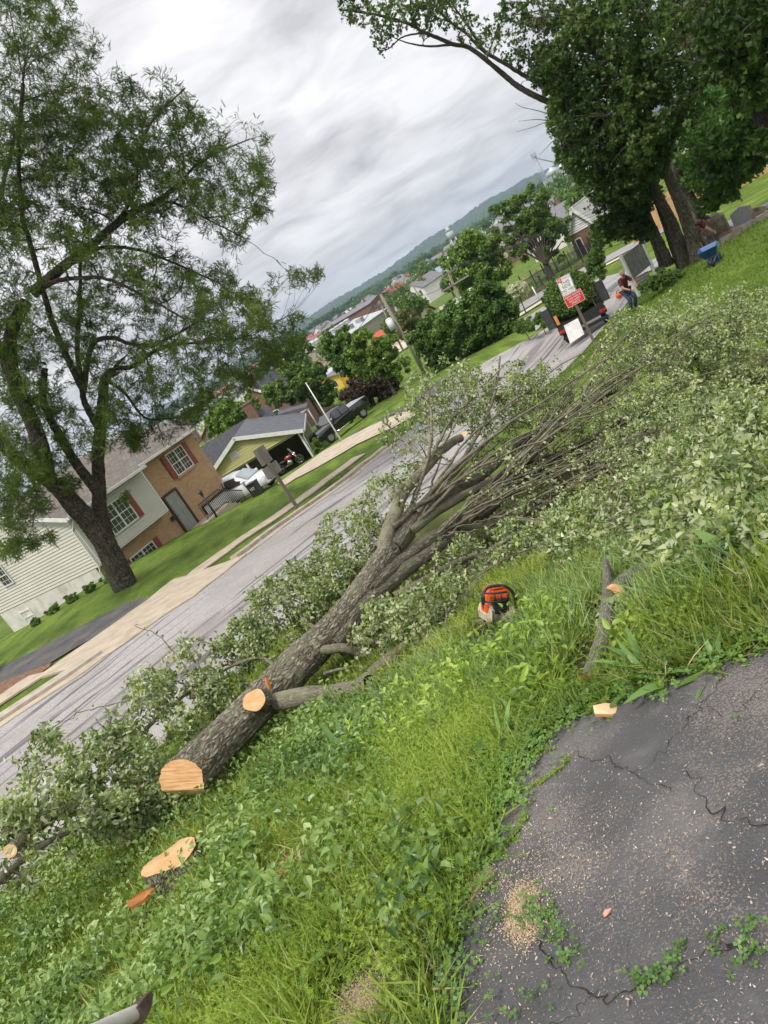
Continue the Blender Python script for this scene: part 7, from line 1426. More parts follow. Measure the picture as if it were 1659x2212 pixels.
def pickup():
    f, r_ = P(674, 968, 54.5), P(806, 903, 58.5); z = min(f[2], r_[2]) + .55; mid = (f + r_) / 2; yaw = math.atan2((f - r_)[1], (f - r_)[0]); t = empty('pickup_truck', (mid[0], mid[1], z), yaw, 'black crew cab pickup parked side on beyond the carport', 'pickup truck')
    mb = MB(); loft(mb, [(-2.95, ring(.90, .55, 1.30)), (-2.9, ring(.96, .5, 1.33)), (-.9, ring(.97, .48, 1.34)), (-.85, ring(.97, .48, 1.25)), (.9, ring(.97, .48, 1.25)), (1.1, ring(.97, .48, 1.27)), (2.5, ring(.95, .5, 1.18)), (2.85, ring(.9, .55, 1.08)), (2.95, ring(.82, .6, .98))]); mb.build('body', car_k, t)
    mb = MB(); loft(mb, [(-1.0, ring(.90, 1.15, 1.28, .05, .86)), (-.82, ring(.90, 1.15, 1.88, .1, .72)), (0, ring(.90, 1.15, 1.93, .12, .72)), (.55, ring(.90, 1.15, 1.86, .12, .70)), (1.25, ring(.90, 1.15, 1.27, .05, .82))]); mb.build('cab', car_k, t)
    for s in (-1, 1):
        mb = MB(); mb.add([(1.12, s * .97, 1.28), (.8, s * .92, 1.54), (.58, s * .83, 1.78), (.12, s * .83, 1.82), (.12, s * .92, 1.54), (.12, s * .97, 1.28)], [(0, 1, 4, 5), (1, 2, 3, 4)]); mb.add([(.04, s * .97, 1.28), (.04, s * .92, 1.54), (.04, s * .83, 1.82), (-.68, s * .83, 1.80), (-.75, s * .92, 1.54), (-.8, s * .96, 1.28)], [(0, 1, 4, 5), (1, 2, 3, 4)]); mb.build('side_window', glass_dark, t)
        mb = MB(); mb.box((1.0, s * 1.08, 1.33), (.1, .2, .25)); mb.build('mirror', dark_plastic, t, .02); mb = MB(); mb.tube([(-.9, s * 1.0, .48), (1.2, s * 1.0, .48)], .045, 8); mb.build('side_step', chrome, t)
        mb = MB(); mb.box((2.86, s * .72, .95), (.14, .28, .16)); mb.build('headlight', lamp_m, t, .02); mb = MB(); mb.box((-2.94, s * .86, 1.08), (.06, .12, .36)); mb.build('tail_light', tail_m, t)
        for x in (-1.85, 1.95): wheel(t, x, s * .86, .42, .42, .26, s)
    mb = MB(); mb.add([(.60, -.68, 1.84), (.60, .68, 1.84), (1.24, .78, 1.29), (1.24, -.78, 1.29)], [(0, 1, 2, 3)], M=Matrix.Translation((.03, 0, .02))); mb.build('windscreen', glass_dark, t); mb = MB(); mb.box((-1.95, 0, 1.36), (1.9, 1.8, .03)); mb.build('bed_cover', mat('silver_cover', [(.30, .31, .33), (.42, .43, .45)], .35, 3), t); mb = MB(); mb.box((2.98, 0, .55), (.12, 1.8, .22)); mb.build('bumper', chrome, t, .03)
pickup()
def motorcycle():
    g = P(630, 1008, 50.3); g[2] = h1(g[0], g[1]) + .06; t = empty('motorcycle', g, rad(-12), 'chrome and red motorcycle parked in the carport', 'motorcycle'); k = MB(); k.torus((.75, 0, .33), .27, .05, 'y', 24, 8); w = k.build('wheel', rubber, t)
    k = MB(); k.torus((.75, 0, .33), .22, .015, 'y', 24, 6); k.tube([(.75, -.06, .33), (.75, .06, .33)], .05, 8)
    for i in range(12): a = i * math.pi / 6; k.tube([(.75, 0, .33), (.75 + .22 * math.cos(a), 0, .33 + .22 * math.sin(a))], .006, 4)
    k.build('spokes', chrome, w); k = MB(); k.torus((-.7, 0, .33), .25, .07, 'y', 24, 8); k.build('wheel', rubber, t)
    k = MB(); k.ell((.12, 0, .80), (.28, .15, .13), 14, 10); k.build('tank', mat('red_tank', [(.25, .01, .01), (.35, .02, .02)], .15, 3, coat=.8), t); k = MB(); k.ell((-.35, 0, .70), (.32, .16, .07), 12, 8); k.ell((-.72, 0, .62), (.22, .09, .08), 10, 6); k.build('seat', dark_plastic, t)
    k = MB(); k.ell((.05, 0, .45), (.20, .16, .20), 12, 8); k.tube([(.1, .12, .4), (-.3, .15, .28), (-1.0, .16, .28)], .045, 8); k.build('engine', chrome, t); k = MB()
    for s in (-.09, .09): k.tube([(.76, s, .33), (.52, s, .92)], .025, 8)
    k.build('fork', chrome, t); k = MB(); k.tube([(.38, -.38, 1.02), (.46, -.12, .98), (.46, .12, .98), (.38, .38, 1.02)], .015, 6); k.build('handlebar', chrome, t); k = MB(); k.ell((.62, 0, .85), (.09, .09, .09), 10, 8); k.build('headlight', lamp_m, t)
    k = MB(); k.add([(.55, -.2, .95), (.55, .2, .95), (.42, .17, 1.32), (.42, -.17, 1.32)], [(0, 1, 2, 3)]); k.build('windshield', sign_back, t)
motorcycle()
g = P(548, 1052, 40.6); t = empty('trash_bin', (g[0], g[1], P(555, 1075, 40.6)[2]), rad(-20), 'black wheeled trash bin marked 157 in front of the white car', 'trash bin'); t.scale = (.8,) * 3; mb = MB(); mb.prism([(-.28, 0), (.28, 0), (.34, 1.0), (-.34, 1.0)], 'y', -.34, .34); mb.build('body', dark_plastic, t, .02); mb = MB(); mb.box((0, 0, 1.04), (.74, .76, .07)); mb.build('lid', dark_plastic, t, .02)
text('157', .26, tp(0, .68, -.345), sign_w, t, 'number')
for i, s in enumerate((-.25, .25)): mb = MB(); mb.torus((s, .34, .12), .09, .03, 'x', 14, 6); mb.build('wheel', rubber, t)
g = G(469, 1117); t = empty('lamp_post', g, 0, 'short black lantern post in the front lawn beside the steps', 'lamp post'); hh = P(435, 1058, math.hypot(g[0], g[1]))[2] - g[2]; mb = MB(); mb.tube([(0, 0, -.1), (0, 0, hh - .3)], .05, 8); mb.build('pole', black_metal, t); mb = MB(); mb.tube([(0, 0, hh - .3), (0, 0, hh - .05)], [.07, .12], 6, smooth=False); mb.build('lantern', glass_dark, t); mb = MB(); mb.tube([(0, 0, hh - .05), (0, 0, hh + .1)], [.15, .02], 6, smooth=False); mb.build('cap', black_metal, t)
fl_ = G(739, 955); d = math.hypot(fl_[0], fl_[1]); t = empty('flag_pole', fl_, 0, 'bare tall white pole on the lawn in front of the black pickup', 'pole'); hh = P(655, 832, d)[2] - fl_[2]; mb = MB(); mb.tube([(0, 0, -.1), (0, 0, hh)], [.055, .03], 10); mb.build('shaft', white, t); mb = MB(); mb.ell((0, 0, hh), (.05, .05, .05), 8, 6); mb.build('finial', white, t)
# loaded truck with its sides, brush and a leaning board
def truck():
    L_, R_ = P(1222, 732, 32.8), P(1309, 681, 32.8); mid = (L_ + R_) / 2; hw = 1.15; yaw = math.atan2((R_ - L_)[1], (R_ - L_)[0]); z = h1(mid[0], mid[1]) + .02; t = empty('dump_truck', (mid[0], mid[1], z), yaw, 'black flatbed truck heaped with cut green brush parked at the road edge', 'truck'); t.scale = (.9,) * 3
    mb = MB(); mb.box((0, 2.1, .95), (2.25, 4.2, .16)); mb.box((0, .03, .78), (2.3, .12, .32)); mb.build('bed', dark_plastic, t, .01)
    for s in (-1, 1):
        mb = MB(); mb.box((s * 1.12, .5, 1.5), (.10, .07, 1.1)); mb.box((s * 1.14, 2.1, 1.2), (.05, 4.1, .38)); mb.build('side_rail', black_metal, t)
        mb = MB(); mb.box((s * 1.32, .05, 1.55), (.36, .05, .95), rz=0); mb.build('side_door', mat('dark_panel', [(.03, .032, .033), (.06, .062, .062)], .45, 4), t, .01)
        mb = MB(); mb.box((s * .98, -.04, .78), (.3, .03, .12)); mb.build('tail_light', tail_m, t)
        for y_ in (.9, 4.9): mb = MB(); mb.torus((s * .95, y_, .42), .31, .12, 'x', 22, 8); w = mb.build('wheel', rubber, t); mb = MB(); mb.tube([(s * .87, y_, .42), (s * 1.04, y_, .42)], .22, 14); mb.build('rim', grey_metal, w)
    mb = MB(); mb.box((0, 5.0, 1.35), (2.0, 1.5, 1.1)); mb.prism([(4.3, 1.85), (5.9, 1.85), (5.6, 2.3), (4.35, 2.35)], 'x', -.92, .92); mb.build('cab', car_k, t, .05); mb = MB(); mb.box((0, 4.285, 2.1), (1.5, .02, .36)); mb.build('rear_window', glass_dark, t)
    mb = MB(); mb.box((-1.0, .0, 1.35), (.14, .06, .45)); mb.build('orange_marker', mat('amber', [(.6, .2, .04), (.7, .3, .06)], .5, 5), t); mb = MB(); mb.box((0, -.15, .45), (2.2, .12, .14)); mb.build('bumper', black_metal, t, .02)
    for s in (-1, 1): mb = MB(); mb.box((s * 1.25, 4.6, 1.9), (.22, .1, .34)); mb.build('mirror', dark_plastic, t, .02)
    # the brush heap is cargo: a thing of its own
    b = empty('brush_load', (mid[0], mid[1], z), yaw, 'heap of leafy cut branches piled high on the black truck', 'brush'); b.scale = (.9,) * 3; rg = np.random.RandomState(9); n = 11000; q = rg.uniform(-1, 1, (n, 3)); q = q[(q ** 2).sum(1) < 1]; c = q * [1.22, 2.0, 1.1] + [0, 1.9, 1.7] ; c[:, 2] += .25 * fbm(c * 1.2, 2, 3); c = c[c[:, 2] > 1.05]; n = len(c)
    scatter('foliage', LC, c, frames(n, rg, (0, 0, 1), .3), rg.uniform(.08, .2, n), f_mid, b, rg); pth = []
    for i in range(60): a = rg.uniform(-1, 1, 3) * [.9, 1.6, .3] + [0, 2, 1.7]; d_ = unit(rg.normal(0, 1, 3) * [1, 1, .6]) * rg.uniform(.4, .9); pth.append((np.linspace(a - d_, a + d_, 4), np.linspace(.022, .006, 4)))
    tubes('sticks', pth, 5, twig_m, b)
truck()
b0, b1_, b2, b3_ = P(1232, 743, 31.2), P(1262, 722, 31.5), P(1248, 688, 32.0), P(1218, 704, 31.7); mb = MB(); nn = Vector(np.cross(b1_ - b0, b3_ - b0)).normalized() * .03; V = [Vector(q) for q in (b0, b1_, b2, b3_)]
mb.add(V + [v + nn for v in V], [(0, 1, 2, 3), (7, 6, 5, 4), (0, 4, 5, 1), (1, 5, 6, 2), (2, 6, 7, 3), (3, 7, 4, 0)]); tag(mb.build('board', mat('scuffed_white_board', [(.35, .33, .30), (.62, .60, .57), (.72, .70, .67)], .7, 3, 8, pos=[.3, .45, .6])), 'scuffed white board leaning against the tail of the loaded truck', 'board')
# people: one continuous skinned body each, clothes and head as children
def person(px, py, d, hgt, joints, label, shirt, trousers, skin, capm=None, rz=0):
    g = P(px, py, d); z = h1(g[0], g[1]); t = empty('person', (g[0], g[1], z), rz, label, 'person'); J = {k: Vector(v) * hgt for k, v in joints.items()}
    def skinned(name, verts, edges, radii, m, root=0, parent=t, lv=1):
        me = bpy.data.meshes.new(name); me.from_pydata([tuple(v) for v in verts], edges, []); o = link(name, me, m, parent); mo = o.modifiers.new('Skin', 'SKIN'); me.skin_vertices[0].data
        for i, r in enumerate(radii): me.skin_vertices[0].data[i].radius = (r * hgt, r * hgt)
        me.skin_vertices[0].data[root].use_root = True; su = o.modifiers.new('Sub', 'SUBSURF'); su.levels = lv; su.render_levels = 2; return o
    N_ = ['pelvis', 'waist', 'chest', 'neck', 'head0', 'lsh', 'lel', 'lwr', 'rsh', 'rel', 'rwr', 'lhip', 'lkn', 'lan', 'lto', 'rhip', 'rkn', 'ran', 'rto']; ix = {k: i for i, k in enumerate(N_)}
    E_ = [('pelvis', 'waist'), ('waist', 'chest'), ('chest', 'neck'), ('neck', 'head0'), ('chest', 'lsh'), ('lsh', 'lel'), ('lel', 'lwr'), ('chest', 'rsh'), ('rsh', 'rel'), ('rel', 'rwr'), ('pelvis', 'lhip'), ('lhip', 'lkn'), ('lkn', 'lan'), ('lan', 'lto'), ('pelvis', 'rhip'), ('rhip', 'rkn'), ('rkn', 'ran'), ('ran', 'rto')]
    Rr = dict(pelvis=.078, waist=.07, chest=.085, neck=.034, head0=.04, lsh=.042, lel=.026, lwr=.018, rsh=.042, rel=.026, rwr=.018, lhip=.058, lkn=.038, lan=.024, lto=.024, rhip=.058, rkn=.038, ran=.024, rto=.024)
    body = skinned('body', [J[k] for k in N_], [(ix[a], ix[b]) for a, b in E_], [Rr[k] for k in N_], skin)
    def cloth(name, keys, es, grow, m): i = {k: n for n, k in enumerate(keys)}; return skinned(name, [J[k] for k in keys], [(i[a], i[b]) for a, b in es], [Rr[k] + grow for k in keys], m, 0, body)
    J['lmid'] = J['lsh'].lerp(J['lel'], .75); J['rmid'] = J['rsh'].lerp(J['rel'], .75); Rr['lmid'] = Rr['rmid'] = .034
    cloth('shirt', ['waist', 'chest', 'neck', 'lsh', 'lmid', 'rsh', 'rmid', 'pelvis'], [('waist', 'chest'), ('chest', 'neck'), ('chest', 'lsh'), ('lsh', 'lmid'), ('chest', 'rsh'), ('rsh', 'rmid'), ('pelvis', 'waist')], .012, shirt)
    cloth('trousers', ['pelvis', 'lhip', 'lkn', 'lan', 'rhip', 'rkn', 'ran'], [('pelvis', 'lhip'), ('lhip', 'lkn'), ('lkn', 'lan'), ('pelvis', 'rhip'), ('rhip', 'rkn'), ('rkn', 'ran')], .012, trousers)
    for k in ('lto', 'rto'): mb = MB(); mb.ell(J[k], (.035 * hgt, .06 * hgt, .03 * hgt), 10, 8); mb.build('boot', dark_plastic, body)
    hd = J['head']; mb = MB(); mb.ell(hd, (.048 * hgt, .058 * hgt, .068 * hgt), 16, 12); f = J['face'].normalized(); s = f.cross(Vector((0, 0, 1))).normalized(); u_ = s.cross(f)
    mb.ell(hd + f * .062 * hgt - u_ * .008 * hgt, (.009 * hgt, .012 * hgt, .014 * hgt), 8, 6)
    for e in (-1, 1): mb.ell(hd + s * e * .05 * hgt, (.008 * hgt, .014 * hgt, .018 * hgt), 8, 6)
    mb.build('head', skin, body)
    for e in (-1, 1): mb = MB(); mb.ell(hd + f * .054 * hgt + s * e * .02 * hgt + u_ * .01 * hgt, (.006 * hgt,) * 3, 6, 5); mb.build('eye', ink, body)
    mb = MB(); mb.ell(hd + f * .052 * hgt - u_ * .03 * hgt, (.014 * hgt, .008 * hgt, .004 * hgt), 8, 5); mb.build('mouth', mat('lips', [(.3, .12, .1), (.35, .15, .12)], .6, 5), body)
    mb = MB(); mb.ell(hd - f * .008 * hgt + u_ * .018 * hgt, (.054 * hgt, .062 * hgt, .062 * hgt), 14, 10)
    if capm: mb.ell(hd + f * .07 * hgt + u_ * .03 * hgt, (.045 * hgt, .045 * hgt, .008 * hgt), 10, 5)
    mb.build('cap' if capm else 'hair', capm or ink, body)
    for sd in 'lr':               # hands: palm, four fingers and thumb, one skin per hand
        w_ = J[sd + 'wr']; e_ = J[sd + 'el']; d_ = (w_ - e_).normalized(); a_ = d_.orthogonal().normalized(); b_ = d_.cross(a_); V = [w_, w_ + d_ * .045 * hgt]; Ed = [(0, 1)]; R2 = [.016, .018]
        for k, l in enumerate((.032, .04, .043, .038)):
            p = V[1] + a_ * (k - 1.5) * .011 * hgt; V += [p, p + d_ * l * .5 * hgt + b_ * .004 * hgt, p + d_ * l * .85 * hgt + b_ * .018 * hgt]; n = len(V); Ed += [(1, n - 3), (n - 3, n - 2), (n - 2, n - 1)]; R2 += [.0058, .0052, .0045]
        p = w_ + d_ * .018 * hgt; V += [p - a_ * .026 * hgt, p - a_ * .036 * hgt + d_ * .026 * hgt]; n = len(V); Ed += [(0, n - 2), (n - 2, n - 1)]; R2 += [.0065, .0055]; skinned('hand', V, Ed, R2, skin, 0, body)
    return t
skin_m = mat('skin', [(.36, .18, .12), (.44, .24, .16)], .6, 10); maroon = mat('maroon_shirt', [(.055, .008, .014), (.10, .018, .026)], .85, 8); denim = mat('dark_jeans', [(.02, .035, .07), (.05, .075, .13)], .9, 10); camo = mat('brown_cap', [(.20, .11, .08), (.33, .22, .16)], .85, 20); brownp = mat('tan_trousers', [(.10, .065, .045), (.18, .12, .085)], .9, 10)
bend = dict(pelvis=(0, .05, .50), waist=(-.02, 0, .60), chest=(-.05, -.06, .72), neck=(-.07, -.12, .80), head0=(-.08, -.14, .83), head=(-.09, -.17, .89), face=(-.5, -1, -.35), lsh=(-.15, -.06, .76), lel=(-.20, -.12, .60), lwr=(-.14, -.24, .50), rsh=(.06, -.08, .76), rel=(.12, -.16, .60), rwr=(.04, -.27, .52), lhip=(-.06, .05, .47), lkn=(-.09, -.05, .27), lan=(-.09, .06, .05), lto=(-.09, -.02, .03), rhip=(.06, .05, .47), rkn=(.09, -.04, .27), ran=(.08, .08, .05), rto=(.08, .0, .03))
person(1366, 650, 29.5, 1.62, bend, 'person in maroon shirt, dark jeans and reddish cap bending beside the truck', maroon, denim, skin_m, camo, rz=rad(20))
stoop = dict(bend); stoop.update(chest=(.14, 0, .66), waist=(.06, .02, .58), neck=(.24, -.02, .66), head0=(.27, -.03, .66), head=(.32, -.05, .67), face=(.8, -.3, -.6), lsh=(.16, -.12, .66), lel=(.24, -.15, .5), lwr=(.32, -.12, .38), rsh=(.17, .12, .66), rel=(.26, .14, .5), rwr=(.34, .1, .38))
person(1520, 548, 31.0, 1.7, stoop, 'person in dark maroon top stooping behind the maple trunk beside the wheelbarrow', maroon, brownp, skin_m, None, rz=rad(-25))
def blower():
    g = G(1342, 646); t = empty('leaf_blower', g, .4, 'small orange yard machine on the grass left of the bending person', 'yard machine'); mb = MB(); mb.ell((0, 0, .22), (.22, .16, .16), 12, 8); mb.build('housing', org, t); mb = MB(); mb.tube([(.15, 0, .2), (.45, 0, .25), (.75, 0, .12)], [.06, .05, .045], 8); mb.build('nozzle', org, t); mb = MB(); mb.tube([(-.15, 0, .3), (-.05, 0, .45), (.15, 0, .42)], .02, 6); mb.build('handle', dark_plastic, t)
    mb = MB()
    for s in (-1, 1): mb.tube([(-.15, s * .1, 0), (.15, s * .1, 0)], .02, 6)
    mb.build('foot', dark_plastic, t)
blower()
# blue wheelbarrow
blue = mat('blue_tray', [(.008, .06, .20), (.015, .10, .30)], .4, 5); g = P(1543, 568, 27.6); g[2] = h1(g[0], g[1]); t = empty('wheelbarrow', g, rad(55), 'blue wheelbarrow standing on the lawn right of the maple row', 'wheelbarrow'); t.scale = (.82,) * 3
mb = MB(); lo, hi = [(-.33, -.22), (.28, -.22), (.28, .22), (-.33, .22)], [(-.62, -.36), (.46, -.36), (.46, .36), (-.62, .36)]; inn = [(x * .94, y * .94) for x, y in hi]; il = [(x * .94, y * .94) for x, y in lo]
vs = [(x, y, .38) for x, y in lo] + [(x, y, .74) for x, y in hi] + [(x, y, .74) for x, y in inn] + [(x, y, .42) for x, y in il]; mb.add(vs, [(3, 2, 1, 0)] + [(i, (i + 1) % 4, 4 + (i + 1) % 4, 4 + i) for i in range(4)] + [(4 + i, 4 + (i + 1) % 4, 8 + (i + 1) % 4, 8 + i) for i in range(4)] + [(8 + i, 8 + (i + 1) % 4, 12 + (i + 1) % 4, 12 + i) for i in range(4)] + [(12, 13, 14, 15)]); tr_ = mb.build('tray', blue, t)
mb = MB(); mb.torus((.02, -.335, .56), .075, .012, 'y', 16, 5); mb.box((.02, -.32, .56), (.10, .02, .02)); mb.build('emblem', mat('emblem_blue', [(.1, .35, .55), (.15, .4, .6)], .5, 4), tr_)
mb = MB(); mb.torus((-.52, 0, .19), .14, .05, 'y', 18, 8); mb.build('wheel', rubber, t); 
for s in (-1, 1):
    mb = MB(); mb.tube([(-.55, s * .06, .2), (-.25, s * .2, .36), (.5, s * .28, .38), (.95, s * .3, .52)], .02, 6); mb.build('handle', oldwood, t); mb = MB(); mb.tube([(.25, s * .25, .37), (.38, s * .25, 0)], .018, 6); mb.build('leg', blue, t)
mb = MB(); mb.box((.15, 0, .14), (.5, .42, .24)); mb.build('lower_tray', blue, t, .03)
# graves
grey_st = mat('grey_granite', [(.24, .24, .25), (.36, .36, .37)], .7, 30, 4); dk_st = mat('weathered_gravestone', [(.055, .045, .035), (.20, .17, .13), (.34, .31, .24)], .9, 2.6, 8, bump=.5, bscale=15); curb_st = mat('grave_kerb', [(.16, .13, .10), (.33, .30, .25)], .9, 4, 7, bump=.4)
def placed(px, py, d): g = P(px, py, d); g[2] = h1(g[0], g[1]); return g
t = empty('gravestone', placed(1562, 524, 32), rad(-38), 'large lichened gravestone on a stepped base behind the blue wheelbarrow', 'gravestone'); t.scale = (.74,) * 3; mb = MB(); mb.box((0, 0, .12), (1.5, .95, .3)); mb.build('base', dk_st, t, .03); mb = MB(); mb.box((0, 0, .37), (1.2, .75, .22)); mb.build('plinth', dk_st, t, .03); mb = MB(); mb.prism([(-.52, .48), (.52, .48), (.50, 1.25), (.34, 1.32), (.28, 1.42), (-.28, 1.42), (-.34, 1.32), (-.50, 1.25)], 'y', -.3, .3); mb.build('block', dk_st, t, .03)
t = empty('gravestone', placed(1616, 497, 33), rad(-30), 'smooth light grey gravestone with slanted top right of the large lichened one', 'gravestone'); t.scale = (.74,) * 3; mb = MB(); mb.box((0, 0, .1), (1.3, .5, .22)); mb.build('base', grey_st, t, .02); mb = MB(); mb.prism([(-.5, .2), (.5, .2), (.5, .85), (0, 1.02), (-.5, .85)], 'y', -.12, .12); mb.build('slab', grey_st, t, .02)
t = empty('gravestone', placed(1650, 490, 31.5), rad(-30), 'dark broken gravestone at the right edge of the photo', 'gravestone'); t.scale = (.74,) * 3; mb = MB(); mb.prism([(-.35, 0), (.35, 0), (.38, .5), (-.3, .72)], 'y', -.1, .1); mb.build('slab', dk_st, t, .02); mb = MB(); mb.box((0, 0, .04), (.9, .4, .12)); mb.build('base', dk_st, t, .02)
t = empty('gravestone', placed(1597, 512, 31), rad(-30), 'tiny tan headstone in the grass below the light grey one', 'gravestone'); mb = MB(); mb.prism([(-.18, -.05), (.18, -.05), (.17, .26), (-.15, .30)], 'y', -.07, .07); mb.build('slab', curb_st, t, .02); mb = MB(); mb.box((0, 0, 0), (.5, .25, .08)); mb.build('base', curb_st, t)
for l_, lab in (([(1530, 552), (1560, 534), (1590, 520)], 'long stone grave kerb in front of the large lichened gravestone'), ([(1608, 508), (1640, 492), (1659, 480), (1690, 462)], 'stone grave kerb running off the right edge'), ([(1582, 488), (1600, 478), (1615, 470)], 'short broken stone kerb between the two large gravestones')):
    q = [placed(a, b, 31 if 'short' not in lab else 34) for a, b in l_]; mb = MB()
    for a, b in zip(q[:-1], q[1:]):
        L = math.hypot(*(b - a)[:2]); mb.box(((a + b) / 2 + [0, 0, .08]), (L * .97, .22, .24), rz=math.atan2((b - a)[1], (b - a)[0]))
    tag(mb.build('grave_kerb', curb_st, None, .02), lab, 'grave kerb')
for i, (px, py) in enumerate(((1650, 360), (1619, 387), (1600, 402))):
    g = G(px + 2, py + 6 if i else 366); t = empty('small_flag', g, .3, ('tiny white grave marker near the wooden fence, rightmost', 'tiny dark and white grave flag in the lawn beyond the lane', 'faint small grave marker left of the flag')[i], 'grave marker'); mb = MB(); mb.tube([(0, 0, 0), (0, 0, .7)], .02, 5); mb.build('stick', black_metal, t); mb = MB(); mb.prism([(0, .4), (.3, .42), (.3, .66), (0, .68)], 'y', -.01, .01); mb.build('flag', white, t)
# cemetery notice board on two white posts; little sign
a, b = placed(1364, 603, 36), placed(1408, 574, 37.5); mid = (a + b) / 2; yaw = math.atan2((b - a)[1], (b - a)[0]); W_ = math.hypot(*(b - a)[:2]); t = empty('notice_board', mid, yaw, 'weathered grey notice board between two white posts beside the lane', 'notice board'); zt_ = P(1338, 550, 36.5)[2] - mid[2]
for s in (-1, 1): mb = MB(); mb.box((s * W_ / 2, 0, zt_ / 2), (.12, .12, zt_)); mb.build('post', white, t)
mb = MB(); mb.box((0, 0, zt_ * .68), (W_ - .14, .06, zt_ * .56)); mb.build('panel', mat('faded_board', [(.09, .095, .08), (.17, .175, .16), (.24, .24, .22)], .6, 4, 7), t)
mb = MB(); mb.box((-W_ * .0, -.035, zt_ * .68), (.03, .01, zt_ * .5)); mb.build('seam', grey_metal, t)
g = placed(1384, 595, 34.5); t = empty('small_sign', g, rad(-20), 'small grey lettered sign low in the grass under the notice board', 'sign'); mb = MB(); mb.box((0, 0, .55), (.62, .03, .5)); p_ = mb.build('panel', sign_back, t); mb = MB(); mb.box((-.2, .02, .2), (.03, .03, .5)); mb.box((.2, .02, .2), (.03, .03, .5)); mb.build('legs', grey_metal, t)
for k_, s_ in enumerate(('OPEN HOURS', 'DAWN TO', 'DUSK')): text(s_, .1, tp(0, .68 - k_ * .13, -.017), sign_w, p_, 'lettering')
# wooden stockade fence, pale posts
def fence_run(name, label, pts, h, m, bw=.14, gap=.012, post=None, rail=True, board='board_panel', gateh=0):
    t = empty(name, (0, 0, 0), 0, label, 'fence')
    for a, b in zip(pts[:-1], pts[1:]):
        a, b = np.array(a), np.array(b); L = math.hypot(*(b - a)[:2]); n = int(L / (bw + gap)); mb = MB(); yaw = math.atan2((b - a)[1], (b - a)[0])
        for i in range(n): q = a + (b - a) * ((i + .5) / n); z = h1(q[0], q[1]); mb.box((q[0], q[1], z + h / 2), (bw, .025, h), rz=yaw)
        mb.build(board, m, t); mb = MB()
        if rail:
            for k in (.2, .8): mb.tube([(a[0], a[1], h1(a[0], a[1]) + h * k), (b[0], b[1], h1(b[0], b[1]) + h * k)], .035, 4)
            mb.build('rail', m, t)
        if post: mb = MB(); mb.box((a[0], a[1], h1(a[0], a[1]) + h * .55), (.09, .09, h * 1.15)); mb.build('post', post, t)
    return t
A_, B_ = G(1340, 520), G(1700, 345); stock_m = mat('new_fence_wood', [(.42, .24, .10), (.52, .32, .15), (.60, .40, .21)], .8, 1.5, 6, stretch=(6, 6, .4))
pts = [P(1365, 512, 64) + (P(1740, 325, 54) - P(1365, 512, 64)) * k / 7 for k in range(8)]; fence_run('stockade_fence', 'new yellow wooden stockade fence behind the cemetery lawn', pts, 2.1, stock_m, .15, .006, stock_m)
# black iron cemetery fence on a brown kerb wall, wooden crosses behind
def iron_fence():
    a, b = P(1130, 640, 72), P(1262, 570, 72); a, b = G(1120, 655), G(1290, 560); t = empty('iron_fence', (0, 0, 0), 0, 'thin dark iron picket fence along the back street before the fan tree', 'fence'); n = 110; mb = MB(); mb2 = MB()
    for i in range(n + 1): q = a + (b - a) * i / n; z = h1(q[0], q[1]); mb.box((q[0], q[1], z + .95), (.025, .025, 1.5))
    mb.build('pickets', black_metal, t); mb = MB()
    for k in (.35, 1.6): mb.tube([tuple(a[:2]) + (h1(*a[:2]) + k,), tuple(((a + b) / 2)[:2]) + (h1(*((a + b) / 2)[:2]) + k,), tuple(b[:2]) + (h1(*b[:2]) + k,)], .025, 4)
    mb.build('rails', black_metal, t)
    for i in range(8): q = a + (b - a) * i / 7; mb = MB(); mb.box((q[0], q[1], h1(q[0], q[1]) + 1.1), (.09, .09, 2.2)); mb.build('post', black_metal, t)
    mb = MB(); yaw = math.atan2((b - a)[1], (b - a)[0])
    for i in range(10): q = a + (b - a) * (i + .5) / 10; mb.box((q[0], q[1], h1(q[0], q[1]) + .1), (math.hypot(*(b - a)[:2]) / 10, .4, .5), rz=yaw)
    tag(mb.build('kerb_wall', mat('brown_kerb', [(.07, .05, .035), (.14, .11, .08)], .9, 3, 6)), 'low brown kerb wall under the iron fence', 'wall')
iron_fence()
cm = mat('pale_cross_wood', [(.40, .42, .25), (.55, .55, .36)], .8, 5)
k0 = None
for i in range(9):
    g = G(1142 + i * 13.5, 622 - i * 8.2 + (i % 2) * 2); c0 = empty('grave_marker', g, rad(-20), 'pale wooden grave marker standing in a row behind the iron fence', 'grave marker', 'pale grave markers in a row') if i == 0 else None
    if i == 0:
        mb = MB(); mb.box((0, 0, .6), (.16, .16, 1.3)); mb.build('post', cm, c0); mb = MB(); mb.box((0, -.01, .95), (.7, .12, .14)); mb.build('crosspiece', cm, c0); k0 = c0
    else: c0 = copy_tree(k0); c0.location = [float(v) for v in g]
g = G(1188 - 26, 644); g = G(1165, 648); t = empty('marker_post', g, 0, 'slim white post leaning in the grass near the pale dogwood', 'post'); hh = 1.25; mb = MB(); mb.tube([(0, 0, -.1), (-.05, 0, hh)], .055, 8); mb.build('shaft', white, t); mb = MB(); mb.ell((-.05, 0, hh), (.06, .06, .04), 8, 6); mb.build('cap', white, t)
g = G(1198, 632); t = empty('utility_box', g, 0, 'yellow and black marker pole behind the parking sign', 'marker pole'); mb = MB(); mb.tube([(0, 0, 0), (0, 0, .9)], .06, 8); mb.build('yellow_sleeve', mat('yellow_plastic', [(.55, .38, .03), (.65, .46, .05)], .5, 4), t); mb = MB(); mb.tube([(0, 0, .9), (0, 0, 1.7)], .04, 8); mb.build('shaft', black_metal, t)
